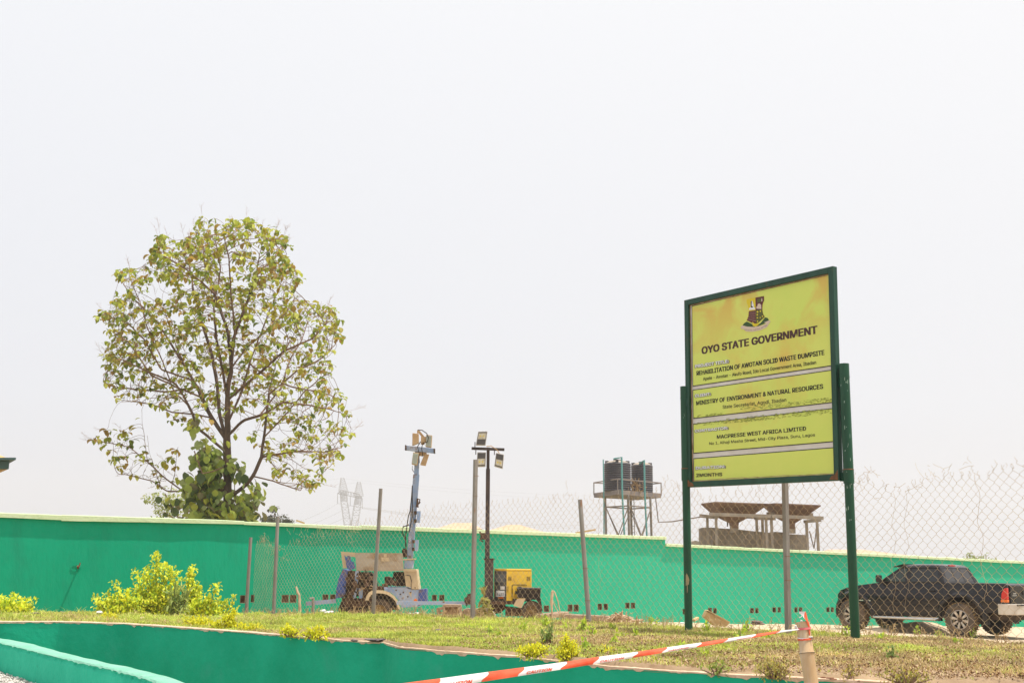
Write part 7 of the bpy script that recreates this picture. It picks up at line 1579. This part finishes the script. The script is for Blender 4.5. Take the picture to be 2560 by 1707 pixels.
# concrete block chunks below the drawbar
cb_ = thing('broken_block', 'broken tan concrete block with a dark hollow below the drawbar', 'concrete block', at(1130, 1535, 26.6)); b = MB()
prism_at(b, [z5(350, 410), z5(400, 395), z5(950, 405), z5(950, 470), z5(400, 480)], 26.4, .4); prism_at(b, [z5(340, 440), z5(410, 460), z5(400, 720), z5(350, 740)], 26.4, .4); prism_at(b, [z5(850, 460), z5(955, 470), z5(970, 700), z5(900, 740)], 26.4, .4); b.build('block_shell', M['edge'], cb_)
b = MB(); prism_at(b, [z5(400, 470), z5(860, 470), z5(900, 740), z5(400, 740)], 26.6, .2); b.build('hollow', M['block'], cb_)
cb_ = thing('broken_block', 'small dark ended block left of the broken tan block', 'concrete block', at(1100, 1535, 26.8)); b = MB(); prism_at(b, [z5(140, 520), z5(340, 470), z5(350, 560), z5(240, 600), z5(300, 700), z5(170, 740)], 26.7, .3); b.build('block_shell', M['block'], cb_)
cb_ = thing('rubble_bank', 'low crumbling rubble bank under the yellow generator', 'rubble', at(1190, 1535, 26.6)); b = MB(); prism_at(b, [z5(1040, 560), z5(1150, 530), z5(1400, 540), z5(1700, 520), z5(1800, 540), z5(2010, 650), z5(2080, 760), z5(950, 800), z5(960, 640)], 26.6, .5); b.build('bank_body', M['plaster'], cb_)
b = MB(); prism_at(b, [z5(1050, 580), z5(1600, 570), z5(1700, 620), z5(1200, 640)], 26.55, .06); b.build('bank_shadow_strip', M['block'], cb_)  # solid brown strip on the bank face standing in for a shaded gap
# yard edging between generator and the round post
ke = thing('concrete_edging', 'long low tan concrete edging at the wall foot between generator and round post', 'edging', at(1450, 1535, 26)); b = MB(); b.bar(at(1350, 1541, 26.5), at(1412, 1533, 27), .3, .10); b.bar(at(1412, 1541, 26), at(1540, 1547, 25), .25, .12); b.build('edging_body', M['edge'], ke, bevel=.02)
# sticks
for lb, pts, r_ in (('forked brown stick planted by the second fence post', [(740, 1465), (744, 1480), (748, 1487), (750, 1528)], .03), ('bent brown stick with a trailing wire right of the generator wheel', [(1380, 1545), (1379, 1500), (1381, 1478), (1384, 1476)], .035)):
    t = thing('stick', lb, 'stick', at(*pts[-1], 26.5)); b = MB(); b.tube([at(x, y, 26.5) for x, y in pts], [r_ * .6] + [r_] * (len(pts) - 1), 6); b.build('stick_body', M['bone'], t)
    if 'bent' in lb: b = MB(); b.tube([at(x, y, 26.4) for x, y in [(1384, 1476), (1388, 1482), (1395, 1503), (1400, 1527)]], .012, 5); b.tube([at(x, y, 26.4) for x, y in [(1381, 1500), (1390, 1520), (1402, 1536)]], .01, 5); b.build('trailing_wire', M['bone'], t)
# dried hose strips on the left grass
for lb, pts in (('long pale dry strip lying on the grass from the left edge', [(-30, 1546), (20, 1541), (60, 1537), (110, 1534), (140, 1531.5), (160, 1533.5), (180, 1536)]), ('second pale strip on the grass below the long one', [(-40, 1550), (0, 1546), (40, 1544.5), (70, 1544)]), ('thin pale strip on the grass toward the shrub cluster', [(160, 1541), (200, 1540), (225, 1538), (248, 1536)]), ('curled pale husk in the grass below the tallest golden shrub', [(350, 1553), (352, 1549), (360, 1547), (372, 1546)]), ('short pale husk in the grass right of the curled one', [(385, 1542.5), (392, 1541), (399, 1544)])):
    t = thing('dry_strip', lb, 'dry strip', gpt(*pts[len(pts) // 2]), group='pale strips on the left grass'); b = MB(); P_ = [gpt(x, y) + Vector((0, 0, .03)) for x, y in pts]; b.tube(P_, .022, 6); b.build('strip_body', M['bone'], t)
# sand heaps behind the pickup
for lb, px, Y, w, h in (('pale sand heap under the middle of the pickup', 2290, 34.5, 2.6, .28), ('pale sand heap behind the rear wheels of the pickup', 2520, 34, 3.0, .22), ('small sandy mound beside the front wheel of the pickup', 2190, 33.5, 1.2, .14)):
    c_ = at(px, 1500, Y); z_ = ground_z(c_.x, Y); t = thing('sand_heap', lb, 'sand heap', (c_.x, Y, z_)); n_ = 26; V = []
    for j in range(n_):
        for i in range(n_):
            u, v = i / (n_ - 1) * 2 - 1, j / (n_ - 1) * 2 - 1; r_ = min(1, math.hypot(u, v)); V.append((c_.x + u * w / 2, Y + v * w * .35, z_ - .04 + h * (1 - r_ * r_) ** 1.0 * (1 + .5 * nz(u * 2 + px, v * 2)) + .02 * nz(u * 6, v * 6, px)))
    fastmesh('heap_body', np.array(V), np.array([[j * n_ + i, j * n_ + i + 1, (j + 1) * n_ + i + 1, (j + 1) * n_ + i] for j in range(n_ - 1) for i in range(n_ - 1)]), M['sand'], t, smooth=True)

# ================================================================== HAZE
def haze():
    me = bpy.data.meshes.new('haze'); x0, x1, y0, y1, z0, z1_ = -900, 900, -40, 1200, EZ - 3.7, 80
    vs = [(x, y, z) for z in (z0, z1_) for y in (y0, y1) for x in (x0, x1)]; me.from_pydata(vs, [], [(0, 2, 3, 1), (4, 5, 7, 6), (0, 1, 5, 4), (2, 6, 7, 3), (0, 4, 6, 2), (1, 3, 7, 5)])
    m = bpy.data.materials.new('haze_air'); m.use_nodes = True; N = m.node_tree.nodes; N.clear(); o = N.new('ShaderNodeOutputMaterial'); v = N.new('ShaderNodeVolumePrincipled'); v.inputs['Color'].default_value = (0.93, 0.93, 0.96, 1); v.inputs['Density'].default_value = HAZE; v.inputs['Anisotropy'].default_value = 0.3
    m.node_tree.links.new(v.outputs[0], o.inputs['Volume']); me.materials.append(m); h = bpy.data.objects.new('haze', me); COL.objects.link(h); h['kind'] = 'stuff'
HAZE = 0.0005
haze()
